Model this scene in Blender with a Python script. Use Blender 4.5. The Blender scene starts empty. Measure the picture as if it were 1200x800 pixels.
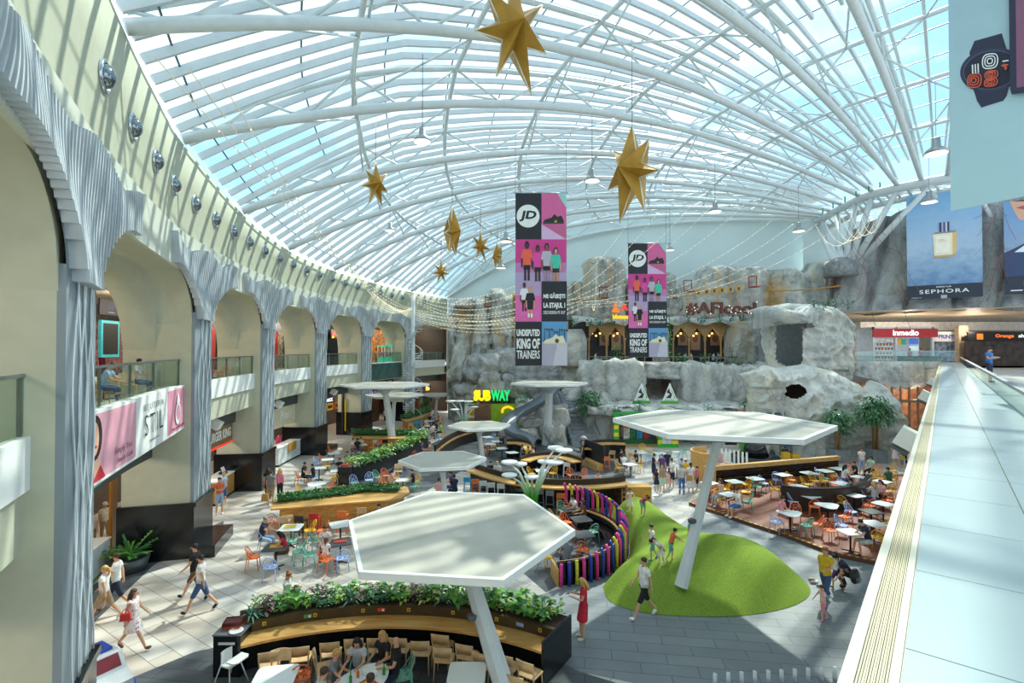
SUN_E, SKY_E, EXPO = 6.0, 1.75, 0.08
import bpy, bmesh, math, random, bisect
import numpy as np
from mathutils import Vector, Matrix, noise
random.seed(7)
PI = math.pi
COL = bpy.context.scene.collection
CAMZ, PITCH, FPX = 8.0, math.radians(0.8), 600.0

# ---------------------------------------------------------------- measuring: rays through the photograph to places in the hall
def ray(x, y):
    a, b = (x-600)/FPX, (400-y)/FPX
    return Vector((a, math.cos(PITCH)-b*math.sin(PITCH), math.sin(PITCH)+b*math.cos(PITCH)))
def at_z(x, y, z=0.0):
    d = ray(x, y); t = (z-CAMZ)/d.z
    return Vector((d.x*t, d.y*t, z))
def at_Y(x, y, Y):
    d = ray(x, y); t = Y/d.y
    return Vector((d.x*t, Y, CAMZ+d.z*t))
def px_of(p):
    fx = p[0]; fy = p[1]*math.cos(PITCH)+(p[2]-CAMZ)*math.sin(PITCH)
    fz = -p[1]*math.sin(PITCH)+(p[2]-CAMZ)*math.cos(PITCH)
    if fy < .05: return (9999, 9999)
    return (600+FPX*fx/fy, 400-FPX*fz/fy)
def lerp(a, b, t): return a+(b-a)*t
def interp(x, xs, ys):
    if x <= xs[0]: return ys[0]
    if x >= xs[-1]: return ys[-1]
    i = bisect.bisect_right(xs, x)-1; d = xs[i+1]-xs[i]
    return ys[i]+(ys[i+1]-ys[i])*((x-xs[i])/d if d else 0)

# ---------------------------------------------------------------- materials (all procedural)
MATS = {}
def srgb(c):
    if isinstance(c, str):
        c = c.lstrip('#'); c = [int(c[i:i+2], 16)/255 for i in (0, 2, 4)]
    return tuple((v/12.92 if v <= .04045 else ((v+.055)/1.055)**2.4) for v in c[:3])+(1,)
def mat(name, col, rough=.55, metal=0, var=.06, scale=3.0, bump=0, bscale=40, emit=0, spec=.5, alpha=None, stretch=None):
    if name in MATS: return MATS[name]
    m = bpy.data.materials.new(name); m.use_nodes = True; MATS[name] = m
    n, l = m.node_tree.nodes, m.node_tree.links
    b = n['Principled BSDF']; c = srgb(col)
    b.inputs['Roughness'].default_value = rough; b.inputs['Metallic'].default_value = metal
    b.inputs['Specular IOR Level'].default_value = spec
    b.inputs['Base Color'].default_value = c
    m.diffuse_color = c
    if var or bump:
        tc = n.new('ShaderNodeTexCoord'); mp = n.new('ShaderNodeMapping')
        l.new(tc.outputs['Object'], mp.inputs['Vector'])
        if stretch: mp.inputs['Scale'].default_value = stretch
    if var:
        t = n.new('ShaderNodeTexNoise'); t.inputs['Scale'].default_value = scale; t.inputs['Detail'].default_value = 3
        l.new(mp.outputs['Vector'], t.inputs['Vector'])
        r = n.new('ShaderNodeValToRGB'); l.new(t.outputs['Fac'], r.inputs['Fac'])
        r.color_ramp.elements[0].position = .3; r.color_ramp.elements[1].position = .7
        r.color_ramp.elements[0].color = tuple(max(0, v*(1-var*2)) for v in c[:3])+(1,)
        r.color_ramp.elements[1].color = tuple(min(1, v*(1+var*2)) for v in c[:3])+(1,)
        l.new(r.outputs['Color'], b.inputs['Base Color'])
        if emit:
            l.new(r.outputs['Color'], b.inputs['Emission Color'])
    if emit:
        b.inputs['Emission Strength'].default_value = emit
        if not var: b.inputs['Emission Color'].default_value = c
    if bump:
        t2 = n.new('ShaderNodeTexNoise'); t2.inputs['Scale'].default_value = bscale; t2.inputs['Detail'].default_value = 4
        l.new(mp.outputs['Vector'], t2.inputs['Vector'])
        bp = n.new('ShaderNodeBump'); bp.inputs['Strength'].default_value = bump; bp.inputs['Distance'].default_value = .05
        l.new(t2.outputs['Fac'], bp.inputs['Height']); l.new(bp.outputs['Normal'], b.inputs['Normal'])
    return m
def node_mat(name, build):
    if name in MATS: return MATS[name]
    m = bpy.data.materials.new(name); m.use_nodes = True; MATS[name] = m
    n, l = m.node_tree.nodes, m.node_tree.links
    build(m, n, l, n['Principled BSDF'])
    return m
def glass_mat(name, tint, opacity=.12, rough=.03):
    def bld(m, n, l, b):
        n.remove(b)
        out = n['Material Output']; tr = n.new('ShaderNodeBsdfTransparent'); gl = n.new('ShaderNodeBsdfGlossy')
        tr.inputs['Color'].default_value = srgb(tint); gl.inputs['Roughness'].default_value = rough
        tx = n.new('ShaderNodeTexNoise'); tx.inputs['Scale'].default_value = .7
        mm = n.new('ShaderNodeMath'); mm.operation = 'MULTIPLY'; mm.inputs[1].default_value = opacity*2
        l.new(tx.outputs['Fac'], mm.inputs[0])
        mx = n.new('ShaderNodeMixShader'); l.new(mm.outputs[0], mx.inputs[0])
        l.new(tr.outputs[0], mx.inputs[1]); l.new(gl.outputs[0], mx.inputs[2]); l.new(mx.outputs[0], out.inputs['Surface'])
    return node_mat(name, bld)

# ---------------------------------------------------------------- mesh builder
class MB:
    def __init__(s): s.v, s.f, s.mi, s.sm = [], [], [], []
    def add(s, vs, fs, mi=0, smooth=False):
        o = len(s.v); s.v.extend([tuple(p) for p in vs])
        for f in fs: s.f.append([i+o for i in f]); s.mi.append(mi); s.sm.append(smooth)
        return s
    def box(s, c, d, rz=0, mi=0, taper=1.0, M=None):
        vs = []
        for z in (-1, 1):
            k = taper if z > 0 else 1
            for x, y in ((-1, -1), (1, -1), (1, 1), (-1, 1)):
                vs.append(Vector((x*d[0]/2*k, y*d[1]/2*k, z*d[2]/2)))
        R = Matrix.Rotation(rz, 3, 'Z') if M is None else M
        vs = [R @ v+Vector(c) for v in vs]
        return s.add(vs, [(0, 3, 2, 1), (4, 5, 6, 7), (0, 1, 5, 4), (1, 2, 6, 5), (2, 3, 7, 6), (3, 0, 4, 7)], mi)
    def bar(s, p0, p1, w, h=None, up=(0, 0, 1), mi=0):
        h = h or w; p0, p1 = Vector(p0), Vector(p1); d = p1-p0
        if d.length < 1e-6: return s
        z = d.normalized(); u = Vector(up)
        if abs(z.dot(u)) > .98: u = Vector((0, 1, 0))
        x = z.cross(u).normalized(); y = x.cross(z)
        vs = [p+x*a*w/2+y*b*h/2 for p in (p0, p1) for a, b in ((-1, -1), (1, -1), (1, 1), (-1, 1))]
        return s.add(vs, [(0, 3, 2, 1), (4, 5, 6, 7), (0, 1, 5, 4), (1, 2, 6, 5), (2, 3, 7, 6), (3, 0, 4, 7)], mi)
    def tube(s, pts, r, n=6, mi=0, caps=True, smooth=True, closed=False, flat=1.0):
        pts = [Vector(p) for p in pts]; N = len(pts)
        rs = r if isinstance(r, (list, tuple)) else [r]*N
        vs, fs = [], []; ref = None
        for i, p in enumerate(pts):
            a = pts[(i-1) % N] if (i or closed) else pts[0]; b = pts[(i+1) % N] if (i < N-1 or closed) else pts[-1]
            t = (b-a)
            t = t.normalized() if t.length > 1e-9 else Vector((0, 0, 1))
            if ref is None:
                ref = Vector((0, 0, 1)) if abs(t.z) < .9 else Vector((1, 0, 0))
            x = t.cross(ref)
            if x.length < 1e-6: x = t.cross(Vector((0, 1, 0)))
            x.normalize(); y = x.cross(t); ref = y
            for k in range(n):
                an = 2*PI*k/n
                vs.append(p+x*math.cos(an)*rs[i]+y*math.sin(an)*rs[i]*flat)
        M = N if closed else N-1
        for i in range(M):
            j = (i+1) % N
            for k in range(n):
                k2 = (k+1) % n
                fs.append((i*n+k, i*n+k2, j*n+k2, j*n+k))
        if caps and not closed:
            fs.append(tuple(reversed(range(n)))); fs.append(tuple(range((N-1)*n, N*n)))
        return s.add(vs, fs, mi, smooth)
    def lathe(s, prof, c=(0, 0, 0), n=12, mi=0, smooth=True, sx=1, sy=1):
        vs, fs = [], []
        for r, z in prof:
            for k in range(n):
                a = 2*PI*k/n; vs.append((c[0]+r*sx*math.cos(a), c[1]+r*sy*math.sin(a), c[2]+z))
        for i in range(len(prof)-1):
            for k in range(n):
                k2 = (k+1) % n; fs.append((i*n+k, i*n+k2, (i+1)*n+k2, (i+1)*n+k))
        fs.append(tuple(reversed(range(n)))); fs.append(tuple(range((len(prof)-1)*n, len(prof)*n)))
        return s.add(vs, fs, mi, smooth)
    def prism(s, poly, z0, z1, mi=0, side=None):
        n = len(poly)
        a = sum(poly[i][0]*poly[(i+1) % n][1]-poly[(i+1) % n][0]*poly[i][1] for i in range(n))
        if a < 0: poly = list(reversed(poly))
        vs = [(p[0], p[1], z0) for p in poly]+[(p[0], p[1], z1) for p in poly]
        s.add(vs, [tuple(reversed(range(n))), tuple(range(n, 2*n))], mi)
        return s.add(vs, [(i, (i+1) % n, n+(i+1) % n, n+i) for i in range(n)], mi if side is None else side)
    def sph(s, c, r, n=8, m=6, mi=0, smooth=True):
        if not isinstance(r, (tuple, list)): r = (r, r, r)
        vs = [(c[0], c[1], c[2]-r[2])]; fs = []
        for i in range(1, m):
            th = PI*i/m-PI/2
            for k in range(n):
                a = 2*PI*k/n
                vs.append((c[0]+r[0]*math.cos(th)*math.cos(a), c[1]+r[1]*math.cos(th)*math.sin(a), c[2]+r[2]*math.sin(th)))
        vs.append((c[0], c[1], c[2]+r[2])); T = len(vs)-1
        for k in range(n):
            k2 = (k+1) % n
            fs.append((0, 1+k2, 1+k)); fs.append((T, 1+(m-2)*n+k, 1+(m-2)*n+k2))
            for i in range(m-2):
                fs.append((1+i*n+k, 1+i*n+k2, 1+(i+1)*n+k2, 1+(i+1)*n+k))
        return s.add(vs, fs, mi, smooth)
    def sweep(s, path, section, mi=0, closed_sec=True, smooth=False, mis=None):
        """path: list of (origin, outward) plan frames; section: (out, z) pairs."""
        n = len(section); vs, fs, mm = [], [], []
        for (o, w) in path:
            for a, z in section: vs.append((o[0]+w[0]*a, o[1]+w[1]*a, z))
        K = n if closed_sec else n-1
        for i in range(len(path)-1):
            for k in range(K):
                k2 = (k+1) % n; fs.append((i*n+k, (i+1)*n+k, (i+1)*n+k2, i*n+k2)); mm.append(mi if mis is None else mis[k])
        o = len(s.v); s.v.extend(vs)
        for f, q in zip(fs, mm): s.f.append([i+o for i in f]); s.mi.append(q); s.sm.append(smooth)
        if closed_sec:
            s.f.append([o+k for k in range(n)]); s.mi.append(mi); s.sm.append(False)
            s.f.append([o+(len(path)-1)*n+k for k in reversed(range(n))]); s.mi.append(mi); s.sm.append(False)
        return s
    def grid(s, P, mi=0, smooth=True, mask=None):
        """P[i][j] points"""
        ni, nj = len(P), len(P[0]); fs = []
        for i in range(ni-1):
            for j in range(nj-1):
                if mask is None or mask(i, j): fs.append((i*nj+j, (i+1)*nj+j, (i+1)*nj+j+1, i*nj+j+1))
        return s.add([p for r in P for p in r], fs, mi, smooth)
    def mesh(s, name, mats):
        me = bpy.data.meshes.new(name); me.from_pydata(s.v, [], s.f)
        for m in (mats if isinstance(mats, (list, tuple)) else [mats]): me.materials.append(m)
        me.polygons.foreach_set('material_index', s.mi); me.polygons.foreach_set('use_smooth', s.sm)
        me.update(); return me
    def build(s, name, mats, parent=None, loc=None, rz=0):
        o = bpy.data.objects.new(name, s.mesh(name, mats)); COL.objects.link(o)
        if loc is not None: o.location = loc
        if rz: o.rotation_euler.z = rz
        if parent is not None: o.parent = parent
        return o

def recenter(o):
    """put a world-space mesh's origin at the base of the thing"""
    me = o.data; n = len(me.vertices)
    co = np.empty(n*3, np.float32); me.vertices.foreach_get('co', co); co = co.reshape(-1, 3)
    c = np.array([(co[:, 0].min()+co[:, 0].max())/2, (co[:, 1].min()+co[:, 1].max())/2, co[:, 2].min()], np.float32)
    me.vertices.foreach_set('co', (co-c).ravel()); me.update(); o.location = Vector(c)
    return o
def empty(name, loc, rz=0, tilt=None):
    o = bpy.data.objects.new(name, None); COL.objects.link(o); o.empty_display_size = .2
    o.location = loc; o.rotation_euler.z = rz
    return o
LABELS = {}
def tag(o, label, cat, group=None):
    o['label'] = label; o['category'] = cat
    if group: o['group'] = group
    LABELS.setdefault(label, []).append(o)
    return o
def struct(o): o['kind'] = 'structure'; return o
KIDS = {}
def part(mb, name, mats, parent, loc=None, rz=0):
    o = mb.build(name, mats, parent, loc, rz); KIDS.setdefault(parent.name, []).append(o); return o
def dup(o, loc=None, rz=None, parent=None):
    c = o.copy(); COL.objects.link(c)
    if parent is not None: c.parent = parent
    if loc is not None: c.location = loc
    if rz is not None: c.rotation_euler.z = rz
    for k in ('label', 'category', 'group'):
        if parent is None and k in c.keys(): del c[k]
    for ch in KIDS.get(o.name, []):
        KIDS.setdefault(c.name, []).append(dup(ch, parent=c))
    return c
_O = 'first second third fourth fifth sixth seventh eighth ninth tenth eleventh twelfth thirteenth fourteenth fifteenth sixteenth seventeenth eighteenth nineteenth'.split()
_T = {2: 'twent', 3: 'thirt', 4: 'fort', 5: 'fift', 6: 'sixt', 7: 'sevent', 8: 'eight', 9: 'ninet'}
ORD = _O+[(_T[k]+'ieth') if r == 0 else _T[k]+'y-'+_O[r-1] for k in range(2, 10) for r in range(10)]
def nth(i, n, way='from the left'):
    if n == 1: return ''
    if i == 0: return 'leftmost one' if 'left' in way else 'first ' + way
    if i == n-1 and 'left' in way: return 'rightmost one'
    return ORD[i]+' '+way
PENDING = []
def later(o, desc, cat, group, p=None):
    """label resolved at the end: things with the same description are told apart by their order from the left"""
    PENDING.append((o, desc, cat, group, Vector(p) if p is not None else None))
def resolve():
    sets = {}
    for e in PENDING: sets.setdefault(e[1], []).append(e)
    for desc, es in sets.items():
        es.sort(key=lambda e: px_of(e[4] if e[4] is not None else e[0].location)[0])
        for i, e in enumerate(es):
            w = nth(i, len(es)); tag(e[0], desc+(', '+w if w else ''), e[2], e[3])
FONT_CACHE = {}
def text_mb(txt, size=1.0, depth=.02, bold=0, sx=1.0, spacing=1.0, align='CENTER', line=1.0):
    """block letters as mesh data, lying in XZ facing -Y"""
    cu = bpy.data.curves.new('letters', 'FONT'); cu.body = txt; cu.size = size; cu.extrude = depth/2; cu.offset = bold
    cu.align_x = align; cu.align_y = 'CENTER'; cu.space_character = spacing; cu.space_line = line; cu.resolution_u = 3
    o = bpy.data.objects.new('letters', cu); me = o.to_mesh()
    mb = MB(); mb.add([(v.co.x*sx, -v.co.z, v.co.y) for v in me.vertices], [tuple(p.vertices) for p in me.polygons])
    o.to_mesh_clear(); bpy.data.objects.remove(o); bpy.data.curves.remove(cu)
    return mb
def place(mb, M, mi=0, dst=None):
    """append builder mb, transformed, into dst"""
    dst = dst or MB()
    dst.add([M @ Vector(v) for v in mb.v], mb.f, mi)
    for k in range(len(mb.f)): dst.sm[-len(mb.f)+k] = mb.sm[k]
    return dst
# ---------------------------------------------------------------- people: one skinned body per pose, hair and clothing as children
SK = {'a': '#d9a583', 'b': '#c98f6b', 'c': '#e4b897', 'd': '#a9714f'}
def fk(pose, child):
    J, E, R, B = [], [], [], []
    def j(p, r, par=None, bone=None):
        J.append(Vector(p)); R.append(r)
        if par is not None: E.append((par, len(J)-1)); B.append(bone)
        return len(J)-1
    lean = pose.get('lean', 0); Rt = Matrix.Rotation(-lean, 3, 'X'); pel = Vector((0, 0, .95))
    def T(x, y, z): return pel+Rt @ (Vector((x, y, z))-pel)
    p0 = j(pel, .125); w = j(T(0, .005, 1.12), .118, p0, 'waist'); c = j(T(0, .01, 1.33), .135, w, 'chest'); nb = j(T(0, -.01, 1.465), .075, c, 'chest')
    hd = pose.get('nod', 0); hs = 1.22 if child else 1.0; Rh = Rt @ Matrix.Rotation(-hd, 3, 'X'); nk = T(0, 0, 1.52)
    n1 = j(nk, .05, nb, 'neck'); hc = nk+Rh @ Vector((0, .028, .10))*hs; h1 = j(hc, .088*hs, n1, 'head'); h2 = j(nk+Rh @ Vector((0, .012, .175))*hs, .07*hs, h1, 'head')
    hands = []; feet = []
    for s, side in ((-1, 'l'), (1, 'r')):
        fl, kn = pose['leg_'+side][:2]; ab = pose['leg_'+side][2] if len(pose['leg_'+side]) > 2 else .03
        hp = pel+Vector((s*.085, 0, -.06)); d = Vector((s*math.sin(ab), math.sin(fl)*math.cos(ab), -math.cos(fl)*math.cos(ab))); k = hp+d*.42
        d2 = Vector((s*math.sin(ab)*.3, math.sin(fl-kn), -math.cos(fl-kn))).normalized(); an = k+d2*.42; ft = pose.get('foot_'+side, fl-kn)
        toe = an+Vector((0, math.cos(ft*.7)*.16, -.045+math.sin(ft*.7)*.16)); heel = an+Vector((0, -.035, -.045))
        a = j(hp, .088, p0, 'hip'); m = j(hp.lerp(k, .5), .074, a, 'thigh'); b = j(k, .055, m, 'thigh'); cf = j(k.lerp(an, .35), .052, b, 'shin'); e = j(an, .036, cf, 'shin'); f1 = j(an+Vector((0, .05, -.045)), .04, e, 'foot'); j(toe, .03, f1, 'foot'); feet.append(toe); feet.append(heel)
        fl, ab, el = pose['arm_'+side][:3]; inw = pose['arm_'+side][3] if len(pose['arm_'+side]) > 3 else .1
        sh = T(s*.165, -.01, 1.425); d = Rt @ Vector((s*math.sin(ab), math.sin(fl)*math.cos(ab), -math.cos(fl)*math.cos(ab))); eb = sh+d*.28
        d2 = Rt @ Vector((s*(math.sin(ab)*.3)-s*inw, math.sin(fl+el), -math.cos(fl+el))).normalized(); wr = eb+d2*.25
        a = j(sh, .06, c, 'shoulder'); b = j(sh.lerp(eb, .5), .048, a, 'uarm'); m = j(eb, .04, b, 'uarm2'); g = j(wr, .028, m, 'farm'); j(wr+d2*.075, .032, g, 'hand'); hands.append((wr, d2, s))
    return J, E, R, B, hands, feet, hc, Rh, hs
BODY = {}
def body(key, pose, child=False):
    if key in BODY: return BODY[key]
    J, E, R, B, hands, feet, hc, Rh, hs = fk(pose, child)
    me = bpy.data.meshes.new('t'); me.from_pydata(J, E, []); o = bpy.data.objects.new('t', me); COL.objects.link(o)
    o.modifiers.new('s', 'SKIN'); sv = me.skin_vertices[0].data if me.skin_vertices else None
    if sv is None:
        bm = bmesh.new(); bm.from_mesh(me); bm.verts.layers.skin.verify(); bm.to_mesh(me); bm.free(); sv = me.skin_vertices[0].data
    for i, r in enumerate(R): sv[i].radius = (r, r*(.82 if i < 3 else 1)); sv[i].use_root = (i == 0)
    ss = o.modifiers.new('u', 'SUBSURF'); ss.levels = ss.render_levels = 1
    dg = bpy.context.evaluated_depsgraph_get(); m2 = o.evaluated_get(dg).to_mesh()
    V = [v.co.copy() for v in m2.vertices]; N = [v.normal.copy() for v in m2.vertices]; F = [tuple(p.vertices) for p in m2.polygons]
    o.evaluated_get(dg).to_mesh_clear(); bpy.data.objects.remove(o)
    lab = []
    for v in V:
        best = None
        for (a, b), bn in zip(E, B):
            ab = J[b]-J[a]; t = max(0, min(1, (v-J[a]).dot(ab)/max(ab.length_squared, 1e-9))); d = (v-J[a]-ab*t).length/lerp(R[a], R[b], t)
            if best is None or d < best[0]: best = (d, bn, t, v.x)
        lab.append((best[1], best[2]))
    # extra surface detail: fingers, thumb, face
    X = MB()
    for wr, d, s in hands:
        d = d.normalized(); sd = d.cross(UPV); sd = sd.normalized() if sd.length > .1 else Vector((1, 0, 0)); nn = d.cross(sd)
        if nn.y < 0 and abs(d.z) > .7: nn = -nn
        for k, L in enumerate((.062, .075, .07, .055)):
            b = wr+d*.085+sd*(.013*(k-1.5)*1.4); X.tube([b, b+d*L*.5+nn*.006, b+d*L*.85+nn*.022], [.0095, .009, .007], 5)
        b = wr+d*.035+sd*(.026*(1 if (sd.y > 0) else -1)); e = (sd if sd.y > 0 else -sd); X.tube([b, b+e*.022+d*.022, b+e*.028+d*.055], [.011, .01, .008], 5)
    def H(x, y, z): return hc+Rh @ Vector((x, y, z))*hs
    X.tube([H(0, .083, .018), H(0, .107, -.012), H(0, .088, -.02)], [.008, .014, .008], 5)
    for s in (-1, 1):
        X.sph(H(s*.084, -.005, -.005), (.012*hs, .018*hs, .028*hs), 6, 5); X.sph(H(s*.031, .082, .015), .0105*hs, 6, 4, mi=1)
    X.box(H(0, .086, -.042), (.042*hs, .012, .011), mi=2)
    zmin = min(p.z for p in feet)-.03
    BODY[key] = dict(V=V, N=N, F=F, lab=lab, X=X, hc=hc, Rh=Rh, hs=hs, zmin=zmin, J=J, hands=hands); return BODY[key]
UPV = Vector((0, 0, 1))
def L_(a, b, c=.03): return (a, b, c)
POSES = {
 'stand': dict(leg_l=(.03, .02, .05), leg_r=(-.02, .02, .05), arm_l=(.05, .12, .15), arm_r=(-.02, .12, .2)),
 'walk': dict(leg_l=(.48, .12), leg_r=(-.38, .35), arm_l=(-.35, .1, .25), arm_r=(.4, .1, .3), foot_r=-.9),
 'walk2': dict(leg_l=(-.42, .3), leg_r=(.5, .1), arm_l=(.35, .1, .5), arm_r=(-.3, .12, .2), foot_l=-.9),
 'phone': dict(leg_l=(.03, .02, .05), leg_r=(.2, .25, .05), arm_l=(.25, .1, 1.55, .35), arm_r=(.3, .1, 1.6, .35), nod=.35),
 'walkphone': dict(leg_l=(.42, .1), leg_r=(-.35, .3), arm_l=(.3, .15, 1.4, .2), arm_r=(-.2, .15, .2), foot_r=-.8, nod=.1),
 'sit': dict(leg_l=(1.5, 1.5, .12), leg_r=(1.45, 1.4, .12), arm_l=(.5, .15, 1.0, .35), arm_r=(.5, .15, 1.05, .35), lean=.12),
 'sitlean': dict(leg_l=(1.5, 1.6, .12), leg_r=(1.5, 1.35, .12), arm_l=(.95, .15, .7, .5), arm_r=(.9, .15, .8, .5), lean=.4, nod=.1),
 'sithand': dict(leg_l=(1.5, 1.5, .12), leg_r=(1.45, 1.5, .12), arm_l=(.7, .1, 1.0, .4), arm_r=(.95, .05, 1.9, .3), lean=.22),
 'sitrelax': dict(leg_l=(1.4, 1.2, .1), leg_r=(1.5, 1.45, .1), arm_l=(.3, .15, 1.1, .45), arm_r=(.3, .15, 1.1, .45), lean=-.08),
 'bend': dict(leg_l=(.15, .3, .12), leg_r=(.25, .35, .1), arm_l=(.2, .1, .1), arm_r=(.3, .1, .1), lean=1.1),
 'reach': dict(leg_l=(.4, .5), leg_r=(-.25, .3), arm_l=(1.3, .3, .1), arm_r=(1.2, .4, .2), lean=.35),
 'play': dict(leg_l=(.35, .4), leg_r=(-.2, .4), arm_l=(.5, .5, .4), arm_r=(.4, .55, .4), lean=.1),
 'crouch': dict(leg_l=(1.9, 2.3, .2), leg_r=(1.5, 2.2, .2), arm_l=(.9, .1, .4), arm_r=(.9, .1, .4), lean=.75),
 'cross': dict(leg_l=(.03, .02, .06), leg_r=(.0, .02, .06), arm_l=(.25, .1, 1.5, .9), arm_r=(.25, .1, 1.45, .9)),
}
for _k, _p in POSES.items():
    body((_k, False), _p)
    if _k in ('stand', 'walk', 'walk2', 'bend', 'reach', 'play', 'sit', 'phone'): body((_k, True), _p, True)
HAIRC = {'dark': '#241c18', 'brown': '#4a3222', 'blonde': '#c9a061', 'grey': '#8a8580', 'black': '#17161a', 'plum': '#5a2340', 'ginger': '#9c5a30'}
CLO = {'white': '#eceae6', 'black': '#1d1e22', 'navy': '#232c46', 'grey': '#7d8288', 'red': '#c6273a', 'orange': '#e0704a', 'yellow': '#dcb52a', 'pink': '#e58aa0', 'hotpink': '#e0408a', 'green': '#3b6b4a', 'lime': '#9fce3a', 'blue': '#3a6fb0', 'jeans': '#3d5a86', 'khaki': '#a58d6c', 'brown': '#6a4e3b', 'purple': '#5b3f7a', 'teal': '#63b0a8', 'mint': '#b9dcc4', 'lightgrey': '#bfc3c6', 'cream': '#e5dccb', 'lightblue': '#9fbcdc', 'salmon': '#e8b9b0'}
CN = {'hotpink': 'bright pink', 'jeans': 'denim', 'lime': 'lime green', 'lightgrey': 'light grey', 'lightblue': 'light blue'}
def cloth(c, pat=None):
    if pat == 'floral':
        def bld(m, n, l, b):
            tc = n.new('ShaderNodeTexCoord'); v = n.new('ShaderNodeTexVoronoi'); v.inputs['Scale'].default_value = 14; l.new(tc.outputs['Object'], v.inputs['Vector'])
            r = n.new('ShaderNodeValToRGB'); r.color_ramp.interpolation = 'CONSTANT'; r.color_ramp.elements[0].color = srgb('#c8485a' if c != 'teal' else '#7fb3a6'); r.color_ramp.elements[1].position = .3; r.color_ramp.elements[1].color = srgb('#f2eae6')
            l.new(v.outputs['Distance'], r.inputs['Fac']); l.new(r.outputs['Color'], b.inputs['Base Color']); b.inputs['Roughness'].default_value = .85
        return node_mat('cloth_floral_'+c, bld)
    return mat('cloth_'+c, CLO[c], .85, var=.08, scale=9, bump=.2, bscale=18)
def person(at, face, pose='stand', h=1.72, skin='a', hair='dark', style='short', top='white', sleeve=.55, bottom='shorts', bcol='navy', shoe='white', child=False, z=0, pat=None, where='', seat=None, grp=None, extra=''):
    D = body((pose, child), POSES[pose], child); k = h/1.75; V, N, F, lab = D['V'], D['N'], D['F'], D['lab']
    zo = -D['zmin'] if seat is None else (seat/k-(.95-.115))
    t = lambda v: Vector((v.x*k, v.y*k, (v.z+zo)*k))
    rz = math.radians(face)-PI/2; e = empty('person', (at[0], at[1], z), rz)
    ms = mat('skin_'+skin, SK[skin], .5, var=.03); mb = MB(); mb.add([t(v) for v in V], F, 0, True); mb.add([t(Vector(v)) for v in D['X'].v], D['X'].f, 0, True)
    for i, m in enumerate(D['X'].mi): mb.mi[len(F)+i] = m
    part(mb, 'body', [ms, mat('eye_dark', '#1b1512', .3), mat('lips', '#a8574f', .5)], e)
    def shell(nm, test, off, m, extra_mb=None, mm=None):
        ok = [test(*lab[i], V[i]) for i in range(len(V))]; fs = [f for f in F if all(ok[i] for i in f)]
        if not fs and extra_mb is None: return
        use = sorted({i for f in fs for i in f}); mp = {i: q for q, i in enumerate(use)}
        b = MB(); b.add([t(V[i]+N[i]*off) for i in use], [[mp[i] for i in f] for f in fs], 0, True)
        if extra_mb: b.add([t(Vector(v)) for v in extra_mb.v], extra_mb.f, 0, True)
        part(b, nm, m, e)
    pz = .95; kn = min(D['J'][i].z for i in range(len(D['J'])))
    torso = ('waist', 'chest', 'shoulder')
    def is_top(l, u, v): return l in torso or (l == 'hip' and v.z > .9) or (l == 'uarm' and u < sleeve*2) or (l == 'uarm2' and u < sleeve*2-.85) or (l == 'farm' and sleeve >= .9)
    thigh_lim = {'shorts': .95, 'pants': 2, 'leggings': 2}.get(bottom, 0)
    if bottom in ('dress', 'skirt'):
        sk = MB(); hem = .38 if bottom == 'dress' else .62; sitp = seat is not None; P = []
        hips = Vector((0, 0, .97)); kL, kR = D['J'][9], D['J'][21]
        kc = (kL+kR)/2
        for i in range(6):
            u = i/5; c = hips.lerp(kc, u*(hem/.42)*.95); rx = lerp(.15, .19+abs(kL.x-kR.x)*.3, u); ry = lerp(.13, .14+abs(kL.y-kR.y)*.30, u)
            if sitp: P.append([Vector((c.x+rx*math.cos(a), c.y, c.z+.1*math.sin(a))) for a in [2*PI*q/14 for q in range(15)]])
            else: P.append([Vector((c.x+rx*math.cos(a)*(1+.04*math.sin(5*a)), c.y+ry*math.sin(a), c.z)) for a in [2*PI*q/14 for q in range(15)]])
        sk.grid(P)
        if bottom == 'dress': shell('dress', lambda l, u, v: is_top(l, u, v) or l == 'hip', .016, cloth(top, pat), sk)
        else: shell('top', is_top, .018, cloth(top)); shell('skirt', lambda l, u, v: l == 'hip', .016, cloth(bcol, pat if pat else None), sk)
    else:
        shell('trousers' if bottom in ('pants', 'leggings') else 'shorts', lambda l, u, v: l == 'hip' or (l == 'waist' and u < .5) or (l == 'thigh') or (l == 'shin' and bottom in ('pants', 'leggings') and (u < .95)), .013 if bottom != 'shorts' else .02, cloth(bcol))
        shell('shirt', is_top, .02, cloth(top, pat))
    for sgn in ((-1, 1) if shoe else ()): shell('shoe', lambda l, u, v: v.x*sgn > 0 and (l == 'foot' or (l == 'shin' and v.z-D['zmin'] < .09 and u > .8)), .012, mat('shoe_'+shoe, CLO.get(shoe, '#888888'), .6))
    hc, Rh, hs = D['hc'], D['Rh'], D['hs']; Ri = Rh.transposed()
    if style != 'bald':
        def hm(l, u, v):
            q = (Ri @ (v-hc))/hs; return l in ('head', 'neck') and (q.z > .045 or (q.y < .03 and q.z > -.015) or (q.y < -.03 and q.z > -.06))
        ex = MB(); H = lambda x, y, z: hc+Rh @ Vector((x, y, z))*hs
        ex.sph(H(0, -.03, .055), (.095*hs, .092*hs, .075*hs), 10, 7)
        if style == 'long': ex.tube([H(0, -.05, .06), H(0, -.1, -.03), H(0, -.12, -.14), H(0, -.12, -.27)], [.085*hs, .1*hs, .1*hs, .05], 8, flat=.6); [ex.tube([H(s*.06, -.0, .06), H(s*.095, -.03, -.05), H(s*.1, -.04, -.18)], [.03, .035, .02], 6) for s in (-1, 1)]
        if style == 'tail': ex.tube([H(0, -.09, .06), H(0, -.15, .03), H(0, -.16, -.08), H(0, -.14, -.2)], [.03, .045, .04, .012], 7)
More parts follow.
